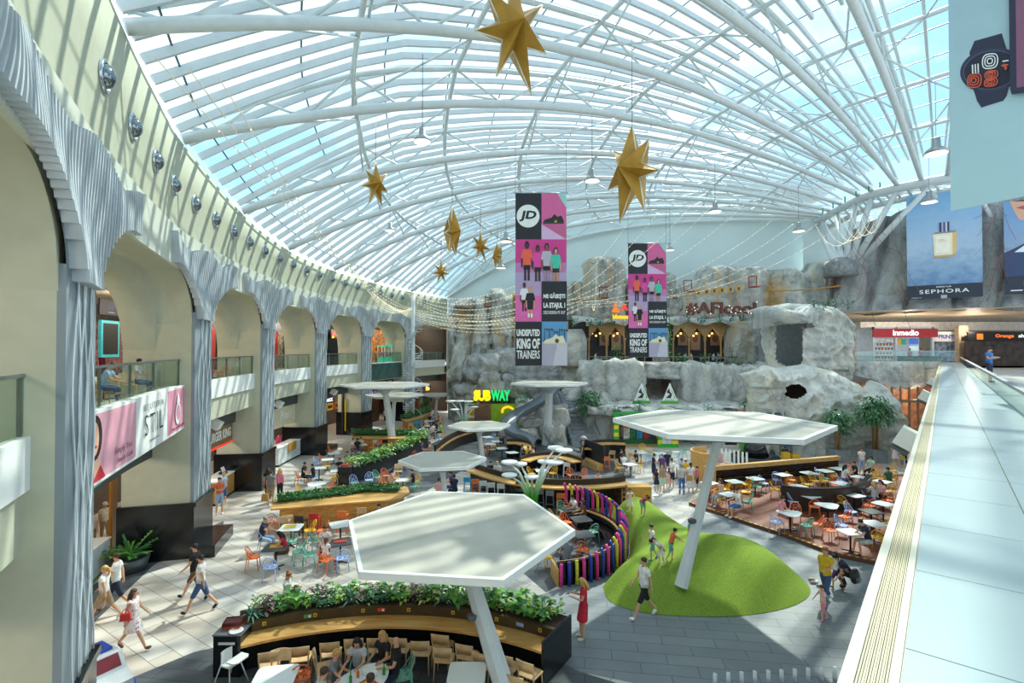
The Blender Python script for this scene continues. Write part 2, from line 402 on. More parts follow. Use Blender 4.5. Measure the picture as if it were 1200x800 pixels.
        if style == 'bun': ex.sph(H(0, -.08, .11), .05*hs, 8, 6)
        if style == 'curly': [ex.sph(H(.08*math.cos(a)*math.cos(b), -.01+.09*math.sin(a)*math.cos(b), .055+.075*math.sin(b)), .034*hs, 6, 5) for a in [i*PI/4 for i in range(8)] for b in (.1, .7, 1.2)]
        if style == 'cap': ex.prism([(-.07, .06), (.07, .06), (.06, .17), (-.06, .17)], 0, .012) if False else ex.sph(H(0, .12, .045), (.075, .07, .012), 8, 4)
        shell('hair' if style != 'cap' else 'cap', hm, .016, mat('hair_'+hair, HAIRC[hair], .6, var=.15, scale=25) if style != 'cap' else cloth(hair if hair in CLO else 'black'), ex)
    g = 'floral '+('dress' if bottom == 'dress' else 'top') if pat and bottom != 'skirt' else CN.get(top, top)+' '+('dress' if bottom == 'dress' else 'top')
    lo = '' if bottom == 'dress' else ', %s %s' % (CN.get(bcol, bcol), {'pants': 'trousers', 'leggings': 'leggings'}.get(bottom, bottom))
    hr = 'bald' if style == 'bald' else ('capped' if style == 'cap' else {'long': 'long ', 'tail': 'ponytailed ', 'bun': 'pinned-up ', 'curly': 'curly '}.get(style, '')+{'plum': 'plum', 'grey': 'grey'}.get(hair, hair)+'-haired')
    nm = 'child' if child else 'person'
    vb = {'sit': 'seated', 'sitlean': 'leaning forward', 'sithand': 'seated', 'sitrelax': 'seated', 'walk': 'walking', 'walk2': 'walking', 'walkphone': 'walking', 'bend': 'bending', 'crouch': 'crouching', 'play': 'playing', 'reach': 'reaching out'}.get(pose, 'standing')
    later(e, ('%s %s in %s%s, %s %s' % (hr, nm, g, lo, vb, where)).strip(), 'person', grp, (at[0], at[1], z)); return e
# ---------------------------------------------------------------- camera, light, sky
cam = bpy.data.cameras.new('camera'); camo = bpy.data.objects.new('camera', cam); COL.objects.link(camo)
cam.lens = 18; cam.sensor_width = 36; cam.clip_start = .05; cam.clip_end = 500
camo.location = (0, 0, CAMZ); camo.rotation_euler = (PI/2+PITCH, 0, 0)
bpy.context.scene.camera = camo
sun = bpy.data.lights.new('sun', 'SUN'); suno = bpy.data.objects.new('sun', sun); COL.objects.link(suno)
sun.energy = SUN_E; sun.angle = math.radians(1.0); sun.color = (1, .93, .8)
suno.rotation_euler = Vector((-2.5, -4.0, -5.6)).to_track_quat('-Z', 'Y').to_euler(); suno.location = (20, 40, 40)
w = bpy.data.worlds.new('sky'); bpy.context.scene.world = w; w.use_nodes = True
wn, wl = w.node_tree.nodes, w.node_tree.links
bg = wn['Background']; tc = wn.new('ShaderNodeTexCoord'); mp = wn.new('ShaderNodeMapping'); mp.inputs['Scale'].default_value = (1, 1, 1.8)
nz = wn.new('ShaderNodeTexNoise'); nz.inputs['Scale'].default_value = 2.6; nz.inputs['Detail'].default_value = 7; nz.inputs['Roughness'].default_value = .55
rp = wn.new('ShaderNodeValToRGB'); rp.color_ramp.elements[0].position = .42; rp.color_ramp.elements[1].position = .60
rp.color_ramp.elements[0].color = srgb('#a5cdec'); rp.color_ramp.elements[1].color = srgb('#fbfdff')
e = rp.color_ramp.elements.new(.5); e.color = srgb('#d9ebf7')
wl.new(tc.outputs['Generated'], mp.inputs['Vector']); wl.new(mp.outputs['Vector'], nz.inputs['Vector'])
wl.new(nz.outputs['Fac'], rp.inputs['Fac']); wl.new(rp.outputs['Color'], bg.inputs['Color']); bg.inputs['Strength'].default_value = SKY_E
vs = bpy.context.scene.view_settings; vs.view_transform = 'Standard'; vs.look = 'None'; vs.exposure = EXPO; vs.gamma = 1.0

# ---------------------------------------------------------------- materials of the shell
def tile_mat(name, c1, c2, mortar, bw, bh, rot, spots=None, rough=.35, off=.5):
    def bld(m, n, l, b):
        tc = n.new('ShaderNodeTexCoord'); mp = n.new('ShaderNodeMapping'); mp.inputs['Rotation'].default_value = (0, 0, rot)
        l.new(tc.outputs['Object'], mp.inputs['Vector'])
        br = n.new('ShaderNodeTexBrick'); br.inputs['Scale'].default_value = 1; br.inputs['Brick Width'].default_value = bw
        br.inputs['Row Height'].default_value = bh; br.inputs['Mortar Size'].default_value = .012; br.offset = off
        br.inputs['Color1'].default_value = srgb(c1); br.inputs['Color2'].default_value = srgb(c2); br.inputs['Mortar'].default_value = srgb(mortar)
        l.new(mp.outputs['Vector'], br.inputs['Vector'])
        nz = n.new('ShaderNodeTexNoise'); nz.inputs['Scale'].default_value = 1.2; nz.inputs['Detail'].default_value = 5; l.new(mp.outputs['Vector'], nz.inputs['Vector'])
        mx = n.new('ShaderNodeMix'); mx.data_type = 'RGBA'; mx.blend_type = 'MULTIPLY'; mx.inputs[0].default_value = .35
        l.new(br.outputs['Color'], mx.inputs[6]); l.new(nz.outputs['Fac'], mx.inputs[7]); l.new(mx.outputs[2], b.inputs['Base Color'])
        b.inputs['Roughness'].default_value = rough; b.inputs['Specular IOR Level'].default_value = .4
    return node_mat(name, bld)
M_FLOOR = tile_mat('floor_tiles', '#e3e0da', '#d2c9bd', '#8e8a84', 1.2, .6, math.radians(33))
M_DARKFLOOR = tile_mat('dark_stone_planks', '#62686d', '#575d63', '#3c4146', 1.6, .4, math.radians(8), rough=.5)
M_MIDFLOOR = tile_mat('grey_stone_planks', '#8f969a', '#838b91', '#666c70', 1.4, .45, math.radians(8), rough=.5)
M_CREAM = mat('cream_plaster', '#bfc1ab', .6, var=.02)
M_CREAM2 = mat('warm_cream_plaster', '#c9bfa2', .6, var=.02)
M_WHITE = mat('white_paint', '#eef1ee', .45, var=.015)
M_STEEL = mat('white_steel', '#d2dadc', .4, var=.02)
M_BAR = mat('glazing_bar_white', '#ccd3d6', .45, var=.02)
M_BLACK = mat('black_gloss', '#15171a', .18, var=.1)
M_DARK = mat('dark_panel', '#2b2e31', .4, var=.08)
M_PIER = mat('grey_panel', '#87939a', .5, var=.03, scale=.6)
M_PIERL = mat('pale_wave_strip', '#dfe6e8', .5, var=.03)
M_CAP = mat('ribbed_grey', '#b9c2c8', .6, var=.06, scale=2)
M_PALE = mat('pale_blue_wall', '#d6e8ea', .7, var=.02, scale=.3)
M_ROOFG = glass_mat('roof_glass', '#e6f4f6', .05)
M_RAILG = glass_mat('rail_glass', '#eaf4f1', .10)
M_CHROME = mat('chrome', '#b9c2c8', .15, 1, var=.03)
M_ALU = mat('brushed_metal', '#9aa0a2', .35, .9, var=.05)
M_GREYM = mat('dark_grey_metal', '#5d6468', .4, .6, var=.05)

# ---------------------------------------------------------------- plan of the curved left side
def catmull(pts, n=24):
    P = [Vector((*p, 0)) for p in pts]; P = [P[0]*2-P[1]]+P+[P[-1]*2-P[-2]]; out = []
    for i in range(1, len(P)-2):
        for k in range(n):
            t = k/n; a, b, c, d = P[i-1:i+3]
            out.append(.5*((2*b)+(c-a)*t+(2*a-5*b+4*c-d)*t*t+(3*b-a-3*c+d)*t**3))
    out.append(P[-2]); return out
LPTS = [(22, -17), (14, -13.5), (7.5, -9), (2, -4), (-2.5, 1.2), (-5.6, 5.2), (-7.5, 8.5), (-8.5, 10.4), (-10.5, 14.8), (-12.35, 19.8), (-14.25, 29.1), (-14.85, 38.7), (-13.95, 47.5), (-11.8, 57), (-8.3, 66)]
LC = catmull(LPTS); LS = [0]
for a, b in zip(LC, LC[1:]): LS.append(LS[-1]+(b-a).length)
LX, LY = [p.x for p in LC], [p.y for p in LC]
def Lpt(s, wo=0.0):
    p = Vector((interp(s, LS, LX), interp(s, LS, LY), 0))
    q = Vector((interp(s+.3, LS, LX), interp(s+.3, LS, LY), 0)); r = Vector((interp(s-.3, LS, LX), interp(s-.3, LS, LY), 0))
    t = (q-r).normalized(); w = Vector((-t.y, t.x, 0)); return p+w*wo
def Lfr(s):
    p = Lpt(s); q = Lpt(s, 1); return p, q-p
def sY(Y): return float(np.interp(Y, LY[80:], LS[80:]))
def ztop(Y): return 8+interp(Y, [10, 20, 28, 35, 66], [7.8, 7.4, 6.7, 6.4, 6.4])
def path(s0, s1, step=.5):
    n = max(2, int(abs(s1-s0)/step)+1); return [Lfr(lerp(s0, s1, i/(n-1))) for i in range(n)]

# ---------------------------------------------------------------- floor
mb = MB(); mb.add([(-40, -30, 0), (70, -30, 0), (70, 90, 0), (-40, 90, 0)], [(0, 1, 2, 3)]); struct(mb.build('floor', M_FLOOR))
def inlay(pxs, m, z):
    mb = MB(); ps = [at_z(x, y, 0) for x, y in pxs]; mb.prism([(p.x, p.y) for p in ps], -.05, z); return struct(mb.build('floor', m))
inlay([(60, 838), (140, 800), (227, 764), (285, 751), (380, 736), (470, 730), (560, 742), (645, 768), (690, 790), (735, 804), (760, 900), (300, 1000), (60, 1000)], M_DARKFLOOR, .004)
inlay([(590, 712), (651, 691), (704, 677), (760, 640), (800, 612), (815, 598), (870, 612), (960, 643), (1030, 660), (1060, 900), (790, 900), (743, 800), (680, 787), (646, 770)], M_MIDFLOOR, .006)
inlay([(100, 690), (165, 655), (236, 622), (262, 610), (262, 616), (180, 662), (104, 735)], M_DARKFLOOR, .004)
inlay([(556, 604), (544, 575), (600, 590), (742, 590), (738, 600), (712, 618), (700, 660), (640, 694), (600, 660)], M_DARKFLOOR, .005)
inlay([(395, 580), (420, 552), (505, 520), (545, 500), (600, 505), (720, 540), (745, 560), (700, 562), (620, 562), (540, 552), (500, 575), (470, 580)], M_DARKFLOOR, .004)

# ---------------------------------------------------------------- left side: frieze, upper band, porthole lights
S0, S1 = sY(9.2)-22, LS[-1]
mb = MB()
mb.sweep(path(S0, S1), [(-.12, 10.82), (-.12, 12.2), (-.012, 12.2), (-.012, 10.82)]); struct(mb.build('wall_left', mat('frieze_white', '#c9cdbf', .55, var=.02)))
mb = MB(); P = []
for o, wv in path(S0, S1, .6):
    zt = ztop(o.y); P.append([o+wv*.0+Vector((0, 0, 12.2)), o+wv*.02+Vector((0, 0, 12.6)), o+wv*.02+Vector((0, 0, lerp(12.6, zt, .5))), o+Vector((0, 0, zt)), o+wv*.5+Vector((0, 0, zt)), o+wv*.6+Vector((0, 0, 12.2))])
mb.grid(P); struct(mb.build('wall_left', mat('upper_band', '#b0b49e', .6, var=.02, bump=.15, bscale=60)))
port = empty('porthole_light', (0, 0, 0))
pm = MB(); pm.lathe([(.36, 0), (.36, .1), (.29, .12), (.29, .05)], n=16); part(pm, 'ring', M_CHROME, port)
pm = MB(); pm.sph((0, 0, .06), (.27, .27, .22), 14, 8); part(pm, 'dome', mat('smoked_chrome', '#8d989e', .08, 1, var=.1, scale=1), KIDS[port.name][0])
k = 0
for i in range(30):
    s = sY(8.7)+i*2.45-(1.0 if i == 0 else 0)
    p, wv = Lfr(s)
    if p.y > 62: break
    o = port if k == 0 else dup(port); k += 1
    z = 13.65+interp(p.y, [8, 14], [.35, 0]); o.location = p+wv*.06+Vector((0, 0, z))
    o.rotation_euler = (-wv).to_track_quat('Z', 'Y').to_euler()
    later(o, 'round chrome porthole light in the cream band above the arches', 'light', 'porthole lights in the cream band')

# ---------------------------------------------------------------- piers, arches, balconies
PC = [sY(9.25)-9.7]+[sY(y) for y in (9.25, 20.7, 30.0, 39.6, 48.4, 57.6)]
HW = 1.0
def arch_z(d, r=1.9, top=10.85, drop=1.9):
    return top if d >= r else top-drop*(1-math.sqrt(max(0, 1-((r-d)/r)**2)))
def pier(k, s):
    p, wv = Lfr(s)
    t = empty('pillar', p)
    def T(mb): mb.v = [tuple(Vector(v)-p) for v in mb.v]; return mb
    far = k >= 4
    mb = MB(); mb.sweep(path(s-HW, s+HW, .5), [(.02, 2.1), (.02, 11.2), (2.3, 11.2), (2.3, 2.1)]); part(T(mb), 'shaft', M_CREAM, t)
    mb = MB(); mb.sweep(path(s-HW-.12, s+HW+.12, .5), [(-.15, 0), (-.15, 1.95), (-.22, 1.95), (-.22, 2.1), (2.4, 2.1), (2.4, 0)]); part(T(mb), 'plinth', M_BLACK, t)
    if k in (2, 4):
        mb = MB(); mb.sweep(path(s-HW-.2, s+HW+.3, .5), [(-.9, 0), (-.9, .45), (-.1, .45), (-.1, 0)]); part(T(mb), 'step', M_BLACK, t)
    # grey front panel with raised wavy strips
    mb = MB(); mb.sweep(path(s-HW, s+HW, .5), [(-.1, 2.1), (-.1, 9.4), (.02, 9.4), (.02, 2.1)]); part(T(mb), 'front_panel', M_PIER, t)
    mb = MB(); ns = 6
    for i in range(ns):
        base = -.42+1.2*i/(ns-1); pts = []
        for j in range(44 if k < 3 else 22):
            z = 2.1+7.2*j/(43 if k < 3 else 21)
            d = base+.19*math.sin(z*1.35+k+PI*(i % 2)+.25*i)+.1*math.sin(z*.55+k)
            d = max(-.97, min(.97, d)); pts.append(Lpt(s+d, -.13)+Vector((0, 0, z)))
        mb.tube(pts, .017, 5)
    part(T(mb), 'wave_strips', M_PIERL, t)
    # ribbed capital flaring into the arches: upright wavy lamellae on a backing plate
    mb = MB(); lo_, hi_ = (-6.2 if k == 1 else -4.0), 4.0; sp_ = .17 if k < 3 else .26; n = int((hi_-lo_)/sp_); nz = 12 if k < 3 else 7; P = []
    def zlow(ds): d = abs(ds)-HW; return 9.2 if d < 0 else min(11.0, arch_z(d, 2.8, 10.95, 1.72))
    def zhigh(ds): return 11.75+.15*math.sin(ds*1.7+k)
    for i in range(n*2+1):
        ds = lo_+(hi_-lo_)*i/(2*n); P.append([Lpt(s+ds, -.1)+Vector((0, 0, z)) for z in (zlow(ds), zhigh(ds))])
    mb.grid(P, mi=1, smooth=False)
    for i in range(n+1):
        d0 = lo_+(hi_-lo_)*i/n; za, zb_ = zlow(d0)-.05, zhigh(d0); secs = []
        for j in range(nz+1):
            z = lerp(za, zb_, j/nz); d = d0+.14*math.sin(z*1.5+d0*.9+k)+.07*math.sin(z*3.1+d0*1.7); dp = -.3+.05*math.sin(z*2.0+d0*1.3)
            secs.append([Lpt(s+d-.035, -.1)+Vector((0, 0, z)), Lpt(s+d-.035, dp)+Vector((0, 0, z)), Lpt(s+d+.035, dp)+Vector((0, 0, z)), Lpt(s+d+.035, -.1)+Vector((0, 0, z))])
        mb.grid(secs, smooth=False)
        for q in (secs[0], secs[-1]): mb.add(q, [(0, 1, 2, 3)])
    part(T(mb), 'capital', [M_CAP, mat('capital_back', '#77838b', .6, var=.05)], t)
    later(t, 'cream pillar with grey wave-relief front and black plinth, left side', 'pillar', 'pillars along the left side', p)
for k, s in enumerate(PC): pier(k, s)
GR = mat('gallery_floor', '#b7b2a8', .4, var=.05)
def glass_rail(pth, z0, z1, label, post_every=3, mtop=M_ALU, group='glass balustrades of the upper gallery'):
    o0 = pth[len(pth)//2][0]; t = empty('glass_railing', (o0.x, o0.y, z0))
    def T(mb): mb.v = [(v[0]-o0.x, v[1]-o0.y, v[2]-z0) for v in mb.v]; return mb
    mb = MB(); mb.sweep(pth, [(-.01, z0), (-.01, z1-.06), (.01, z1-.06), (.01, z0)]); part(T(mb), 'glass_panel', M_RAILG, t)
    mb = MB(); mb.sweep(pth, [(-.03, z1-.06), (-.03, z1), (.03, z1), (.03, z1-.06)]); part(T(mb), 'handrail', mtop, t)
    for i in range(0, len(pth), post_every):
        o, wv = pth[i]; mb = MB(); mb.bar(o+wv*.04+Vector((0, 0, z0)), o+wv*.04+Vector((0, 0, z1-.05)), .05, .05); part(T(mb), 'post', M_ALU, t)
    tag(t, label, 'railing', group)
BAY = []
for k in range(len(PC)-1): BAY.append((PC[k]+HW, PC[k+1]-HW))
BAY.append((PC[-1]+HW, S1))
RL = ['bottom left corner, beside the nearest pillar', 'above the long jewellery shop banner', 'above the burger restaurant', 'above the ice cream shop', 'beside the red neon sign', 'in front of the green claw machines', 'at the far end beside the spiral stair']
for k, (a, b) in enumerate(BAY):
    last = k == len(BAY)-1
    # arch soffit, with the fill of its rounded corners
    mb = MB(); n = 40; fr = []; sof = []
    for i in range(n+1):
        s = lerp(a, b, i/n); z = arch_z(min(s-a, 99 if last else b-s)); q = Lpt(s)
        z2 = arch_z(min(s-a, 99 if last else b-s), 2.6, 10.55, 2.6)
        sof.append([q+Vector((0, 0, z)), Lpt(s, .6)+Vector((0, 0, z)), Lpt(s, 1.2)+Vector((0, 0, z)), Lpt(s, 1.22)+Vector((0, 0, min(z, z2))), Lpt(s, 2.3)+Vector((0, 0, min(z, z2)))])
        fr.append([q+Vector((0, 0, z)), q+Vector((0, 0, 10.95))])
    mb.grid(sof); mb.grid(fr, smooth=False); struct(mb.build('wall_left', M_CREAM))
    # balcony slab, white and cream fascia bands
    mb = MB(); mb.sweep(path(a, b), [(.45, 5.95), (.45, 6.3), (10, 6.3), (10, 5.95)]); struct(mb.build('floor', GR))
    mb = MB(); mb.sweep(path(a, b), [(.32, 5.75), (.32, 6.6), (.5, 6.6), (.5, 5.75)]); struct(mb.build('trim_1', M_WHITE))
    mb = MB(); mb.sweep(path(a, b), [(.42, 4.76), (.42, 5.75), (.9, 5.75), (.9, 4.76)]); struct(mb.build('trim_2', M_CREAM))
    glass_rail([(Lpt(lerp(a, b, i/12), .42), Lfr(lerp(a, b, i/12))[1]) for i in range(13)], 6.6, 7.6, 'clear glass balustrade of the upper gallery, '+RL[k])
    # inside of the gallery
    mb = MB(); mb.sweep(path(a-1, b+1), [(2.2, 10.5), (2.2, 10.9), (10, 10.9), (10, 10.5)]); struct(mb.build('ceiling', M_CREAM2))
    mb = MB(); mb.sweep(path(a-1, b+1), [(9, 6.3), (9, 10.6), (9.3, 10.6), (9.3, 6.3)]); struct(mb.build('wall_left', mat('gallery_back', '#4a4440', .6, var=.1)))
    # ground floor: dark header, side walls, shop back wall, ceiling
    mb = MB(); mb.sweep(path(a, b), [(1.3, 3.9), (1.3, 4.8), (1.6, 4.8), (1.6, 3.9)]); struct(mb.build('wall_left', mat('header_dark', '#41484a', .5, var=.05)))
    mb = MB(); mb.sweep(path(a-1, b+1), [(6.5, 0), (6.5, 5.9), (6.8, 5.9), (6.8, 0)]); struct(mb.build('wall_left', mat('shop_back', '#5b4c40', .6, var=.15, scale=1)))
    mb = MB(); mb.sweep(path(a-1, b+1), [(.8, 4.75), (.8, 5.0), (6.6, 5.0), (6.6, 4.75)]); struct(mb.build('ceiling', M_CREAM2))
    # downlights
    for j in range(2):
        s = lerp(a, b, .3+.4*j); q = Lpt(s, 4)
        l = bpy.data.lights.new('gallery_lamp', 'POINT'); l.energy = 130; l.color = (1, .86, .7); l.shadow_soft_size = .3
        o = bpy.data.objects.new('gallery_lamp', l); COL.objects.link(o); o.location = q+Vector((0, 0, 10.1))
        l2 = bpy.data.lights.new('shop_lamp', 'POINT'); l2.energy = 120; l2.color = (1, .9, .78); l2.shadow_soft_size = .3
        o = bpy.data.objects.new('shop_lamp', l2); COL.objects.link(o); o.location = Lpt(s, 3.4)+Vector((0, 0, 4.3))
# ---------------------------------------------------------------- glass roof: a fan of trussed ribs from the curved wall to the ring beam
BP = catmull([(35.2, 59.5), (34.9, 57.3), (34.2, 52), (34.1, 49), (35.2, 46.6), (37.3, 44.1), (41, 41.3), (46, 39.2), (54, 37.5)], 10)
BS = [0]
for a, b in zip(BP, BP[1:]): BS.append(BS[-1]+(b-a).length)
def beam_at(t): return Vector((interp(t*BS[-1], BS, [p.x for p in BP]), interp(t*BS[-1], BS, [p.y for p in BP]), 0))
def beam_near(x, y): return min(range(len(BP)), key=lambda i: (BP[i].x-x)**2+(BP[i].y-y)**2)
RIBL = [S1, sY(58), sY(50), sY(42), sY(33.5), sY(26), sY(18.5), sY(12.4), sY(6.4), sY(2.2), sY(2.2)-6.5, sY(2.2)-13, sY(2.2)-20]
RIBB = [(35.2, 59.5), (35.1, 58.7), (35, 57.9), (34.9, 57), (34.6, 55.4), (34.3, 53), (34.1, 50), (34.2, 48.4), (35.2, 46.6), (36.3, 45.2), (37.5, 43.9), (39.4, 42.4), (41.5, 41.1)]
ZB = 23.0
def rib_pt(u, s):
    """u: rib number (float), s: 0 at the left wall .. 1 at the ring beam -> inner surface of the roof"""
    i = min(int(u), len(RIBL)-2); f = u-i
    l = Lpt(lerp(RIBL[i], RIBL[i+1], f)); b = Vector((*RIBB[i], 0)).lerp(Vector((*RIBB[i+1], 0)), f)
    p = l.lerp(b, s); z0 = ztop(l.y)+.15
    return Vector((p.x, p.y, z0+(ZB-z0)*(1-(1-s)**3.5)+.9*math.sin(PI*s)*.6))
UP = Vector((0, 0, 1))
SS = [0, .02, .045, .075, .11, .15, .2, .25, .31, .37, .44, .51, .58, .65, .72, .79, .86, .93, 1]
def goff(s): return min(1, .06+s*7)
def hgt(s): return 1.7*min(1, .25+s*6)*min(1, .3+(1-s)*5)
for i in range(len(RIBL)):
    lo = [rib_pt(i, s) for s in SS]; hi = [rib_pt(i, s)+UP*hgt(s) for s in SS]
    mb = MB(); mb.tube(lo, .21, 8); mb.tube(hi, .12, 6)
    for k in range(len(SS)-1):
        mb.tube([lo[k], hi[k+1]] if k % 2 else [hi[k], lo[k+1]], .06, 5)
    struct(mb.build('roof_truss', M_STEEL))
for s in (.11, .2, .31, .44, .58, .72, .86):
    pts = [rib_pt(i*.5, s)+UP*(hgt(s)*.95) for i in range(2*len(RIBL)-1)]
    mb = MB(); mb.tube(pts, .12, 6); struct(mb.build('roof_purlin', M_STEEL))
for i in range(len(RIBL)-1):
    mb = MB()
    for a, b, c in ((.02, .11, 0), (.11, .2, 1), (.2, .31, 0), (.31, .44, 1), (.44, .58, 0), (.58, .72, 1), (.72, .86, 0)):
        p = rib_pt(i+(0 if c else 1), a)+UP*hgt(a)*.3; q = rib_pt(i+.5, b)+UP*hgt(b)*.9; r = rib_pt(i+(1 if c else 0), b)+UP*hgt(b)*.1
        mb.tube([p, q], .055, 5); mb.tube([q, r], .055, 5)
    struct(mb.build('roof_brace', M_STEEL))
    mb = MB(); nb = 6 if i < 8 else 5
    for j in range(nb):
        u = i+(j+.5)/nb; pts = [rib_pt(u, s)+UP*2.05*goff(s) for s in (SS if j % 2 == 0 else SS[:12])]
        for a, b in zip(pts, pts[1:]): mb.bar(a, b, .14, .26)
    struct(mb.build('roof_glazing_bar', M_BAR))
mb = MB()
for s in [.012+.062*k for k in range(16)]:
    mb.tube([rib_pt(i*.25, s)+UP*(.1+2.15*goff(s)) for i in range(4*(len(RIBL)-1)+1)], .035, 4)
struct(mb.build('roof_glazing_joint', M_GREYM))
mb = MB(); mb.grid([[rib_pt(i*.25, s)+UP*(.1+2.18*goff(s)) for s in SS] for i in range(4*(len(RIBL)-1)+1)]); struct(mb.build('ceiling', M_ROOFG))
# ring beam, its struts on the rock pedestal and the glass beyond it
mb = MB(); mb.tube([Vector((p.x, p.y, ZB-.35)) for p in BP], .42, 10); mb.tube([Vector((p.x+1.2, p.y+.6, ZB-1.1)) for p in BP], .3, 8)
for k in range(0, len(BP)-1, 3): mb.tube([Vector((BP[k].x, BP[k].y, ZB-.3)), Vector((BP[k].x+1.2, BP[k].y+.6, ZB-1.1))], .12, 6)
struct(mb.build('roof_ring_beam', M_STEEL))
foot = Vector((31.9, 49.6, 16.6)); mb = MB()
for k in (4, 10, 16, 24, 32, 40, 48):
    mb.tube([foot+Vector((.06*k-.9, 0, 0)), Vector((BP[k].x, BP[k].y, ZB-.6))], [.34, .22], 8)
for k in (46, 54, 62): mb.tube([Vector((44, 45, 16)), Vector((BP[k].x, BP[k].y, ZB-.6))], .2, 8)
struct(mb.build('roof_strut', M_STEEL)); mb = MB(); mb.lathe([(1.5, -1.6), (1.25, -.3), (.6, .2)], foot, 9); struct(mb.build('roof_strut_base', mat('concrete_grey', '#85898a', .8, var=.15)))
mb = MB(); mb.grid([[Vector((p.x, p.y, ZB)), Vector((p.x+9, p.y+5, ZB+1.5)), Vector((p.x+22, p.y+12, ZB+1))] for p in BP]); struct(mb.build('ceiling', M_ROOFG))
mb = MB()
for k in range(0, len(BP), 4):
    p = BP[k]; mb.tube([Vector((p.x, p.y, ZB-.1)), Vector((p.x+9, p.y+5, ZB+1.3)), Vector((p.x+22, p.y+12, ZB+.8))], .14, 6)
for e in (3, 6, 9, 13): mb.tube([Vector((p.x+e, p.y+e*.55, ZB+.15*e)) for p in BP], .1, 5)
struct(mb.build('roof_truss', M_STEEL))
# pale gable wall closing the vault at the far end
mb = MB(); n = 40; P = []
for i in range(n+1):
    q = rib_pt(0, i/n); P.append([Vector((q.x, q.y+.4, 3)), Vector((q.x, q.y+.4, q.z+2.2))])
mb.grid(P, smooth=False); mb.add([(33.4, 58.6, 3), (50, 56, 3), (50, 56, 22), (33.4, 58.6, 22.6)], [(0, 1, 2, 3)]); struct(mb.build('wall_back', M_PALE))
# ---------------------------------------------------------------- artificial rock
def rock_mat(name, c0, c1, stain, st=.5):
    def bld(m, n, l, b):
        tc = n.new('ShaderNodeTexCoord'); mp = n.new('ShaderNodeMapping'); mp.inputs['Scale'].default_value = (1, 1, .22)
        l.new(tc.outputs['Object'], mp.inputs['Vector'])
        a = n.new('ShaderNodeTexNoise'); a.inputs['Scale'].default_value = 1.1; a.inputs['Detail'].default_value = 6; l.new(mp.outputs[0], a.inputs['Vector'])
        r = n.new('ShaderNodeValToRGB'); r.color_ramp.elements[0].color = srgb(c0); r.color_ramp.elements[1].color = srgb(c1)
        r.color_ramp.elements[0].position = .3; r.color_ramp.elements[1].position = .68; l.new(a.outputs['Fac'], r.inputs['Fac'])
        s = n.new('ShaderNodeTexNoise'); s.inputs['Scale'].default_value = .55; s.inputs['Detail'].default_value = 4; l.new(mp.outputs[0], s.inputs['Vector'])
        sr = n.new('ShaderNodeValToRGB'); sr.color_ramp.elements[0].position = .53; sr.color_ramp.elements[1].position = .68
        sr.color_ramp.elements[1].color = (st, st, st, 1); l.new(s.outputs['Fac'], sr.inputs['Fac'])
        mx = n.new('ShaderNodeMix'); mx.data_type = 'RGBA'; l.new(sr.outputs['Color'], mx.inputs[0]); l.new(r.outputs['Color'], mx.inputs[6]); mx.inputs[7].default_value = srgb(stain)
        v = n.new('ShaderNodeTexVoronoi'); v.feature = 'DISTANCE_TO_EDGE'; v.inputs['Scale'].default_value = .45
        wv = n.new('ShaderNodeTexNoise'); wv.inputs['Scale'].default_value = .8; wv.inputs['Detail'].default_value = 3; l.new(tc.outputs['Object'], wv.inputs['Vector'])
        ad = n.new('ShaderNodeVectorMath'); ad.operation = 'MULTIPLY_ADD'; l.new(wv.outputs['Color'], ad.inputs[0]); ad.inputs[1].default_value = (2, 2, 2); l.new(tc.outputs['Object'], ad.inputs[2])
        l.new(ad.outputs[0], v.inputs['Vector'])
        cr = n.new('ShaderNodeValToRGB'); cr.color_ramp.elements[0].position = .0; cr.color_ramp.elements[1].position = .035
        cr.color_ramp.elements[0].color = (.5, .5, .5, 1); l.new(v.outputs['Distance'], cr.inputs['Fac'])
        m2 = n.new('ShaderNodeMix'); m2.data_type = 'RGBA'; m2.blend_type = 'MULTIPLY'; m2.inputs[0].default_value = .55
        l.new(mx.outputs[2], m2.inputs[6]); l.new(cr.outputs['Color'], m2.inputs[7]); l.new(m2.outputs[2], b.inputs['Base Color'])
        bn = n.new('ShaderNodeTexNoise'); bn.inputs['Scale'].default_value = 2.2; bn.inputs['Detail'].default_value = 8; bn.inputs['Roughness'].default_value = .65
        l.new(tc.outputs['Object'], bn.inputs['Vector'])
        bp = n.new('ShaderNodeBump'); bp.inputs['Strength'].default_value = .9; bp.inputs['Distance'].default_value = .35
        l.new(bn.outputs['Fac'], bp.inputs['Height']); l.new(bp.outputs['Normal'], b.inputs['Normal']); b.inputs['Roughness'].default_value = .75
        b.inputs['Specular IOR Level'].default_value = .3
    return node_mat(name, bld)
M_ROCK = rock_mat('rock_stained', '#8b8f8b', '#dedfd6', '#c29a58', .85)
M_ROCKG = rock_mat('rock_grey', '#adb0ae', '#e2e3dc', '#c2b79c', .4)
M_ROCKD = rock_mat('rock_dark', '#858a8d', '#c0c3c2', '#a89d8a', .4)
M_ROCKL = rock_mat('rock_light', '#c4c6be', '#efefe6', '#d8cba6', .5)
def fbm(p, o=4): return noise.fractal(p, 1.0, 2.0, o)
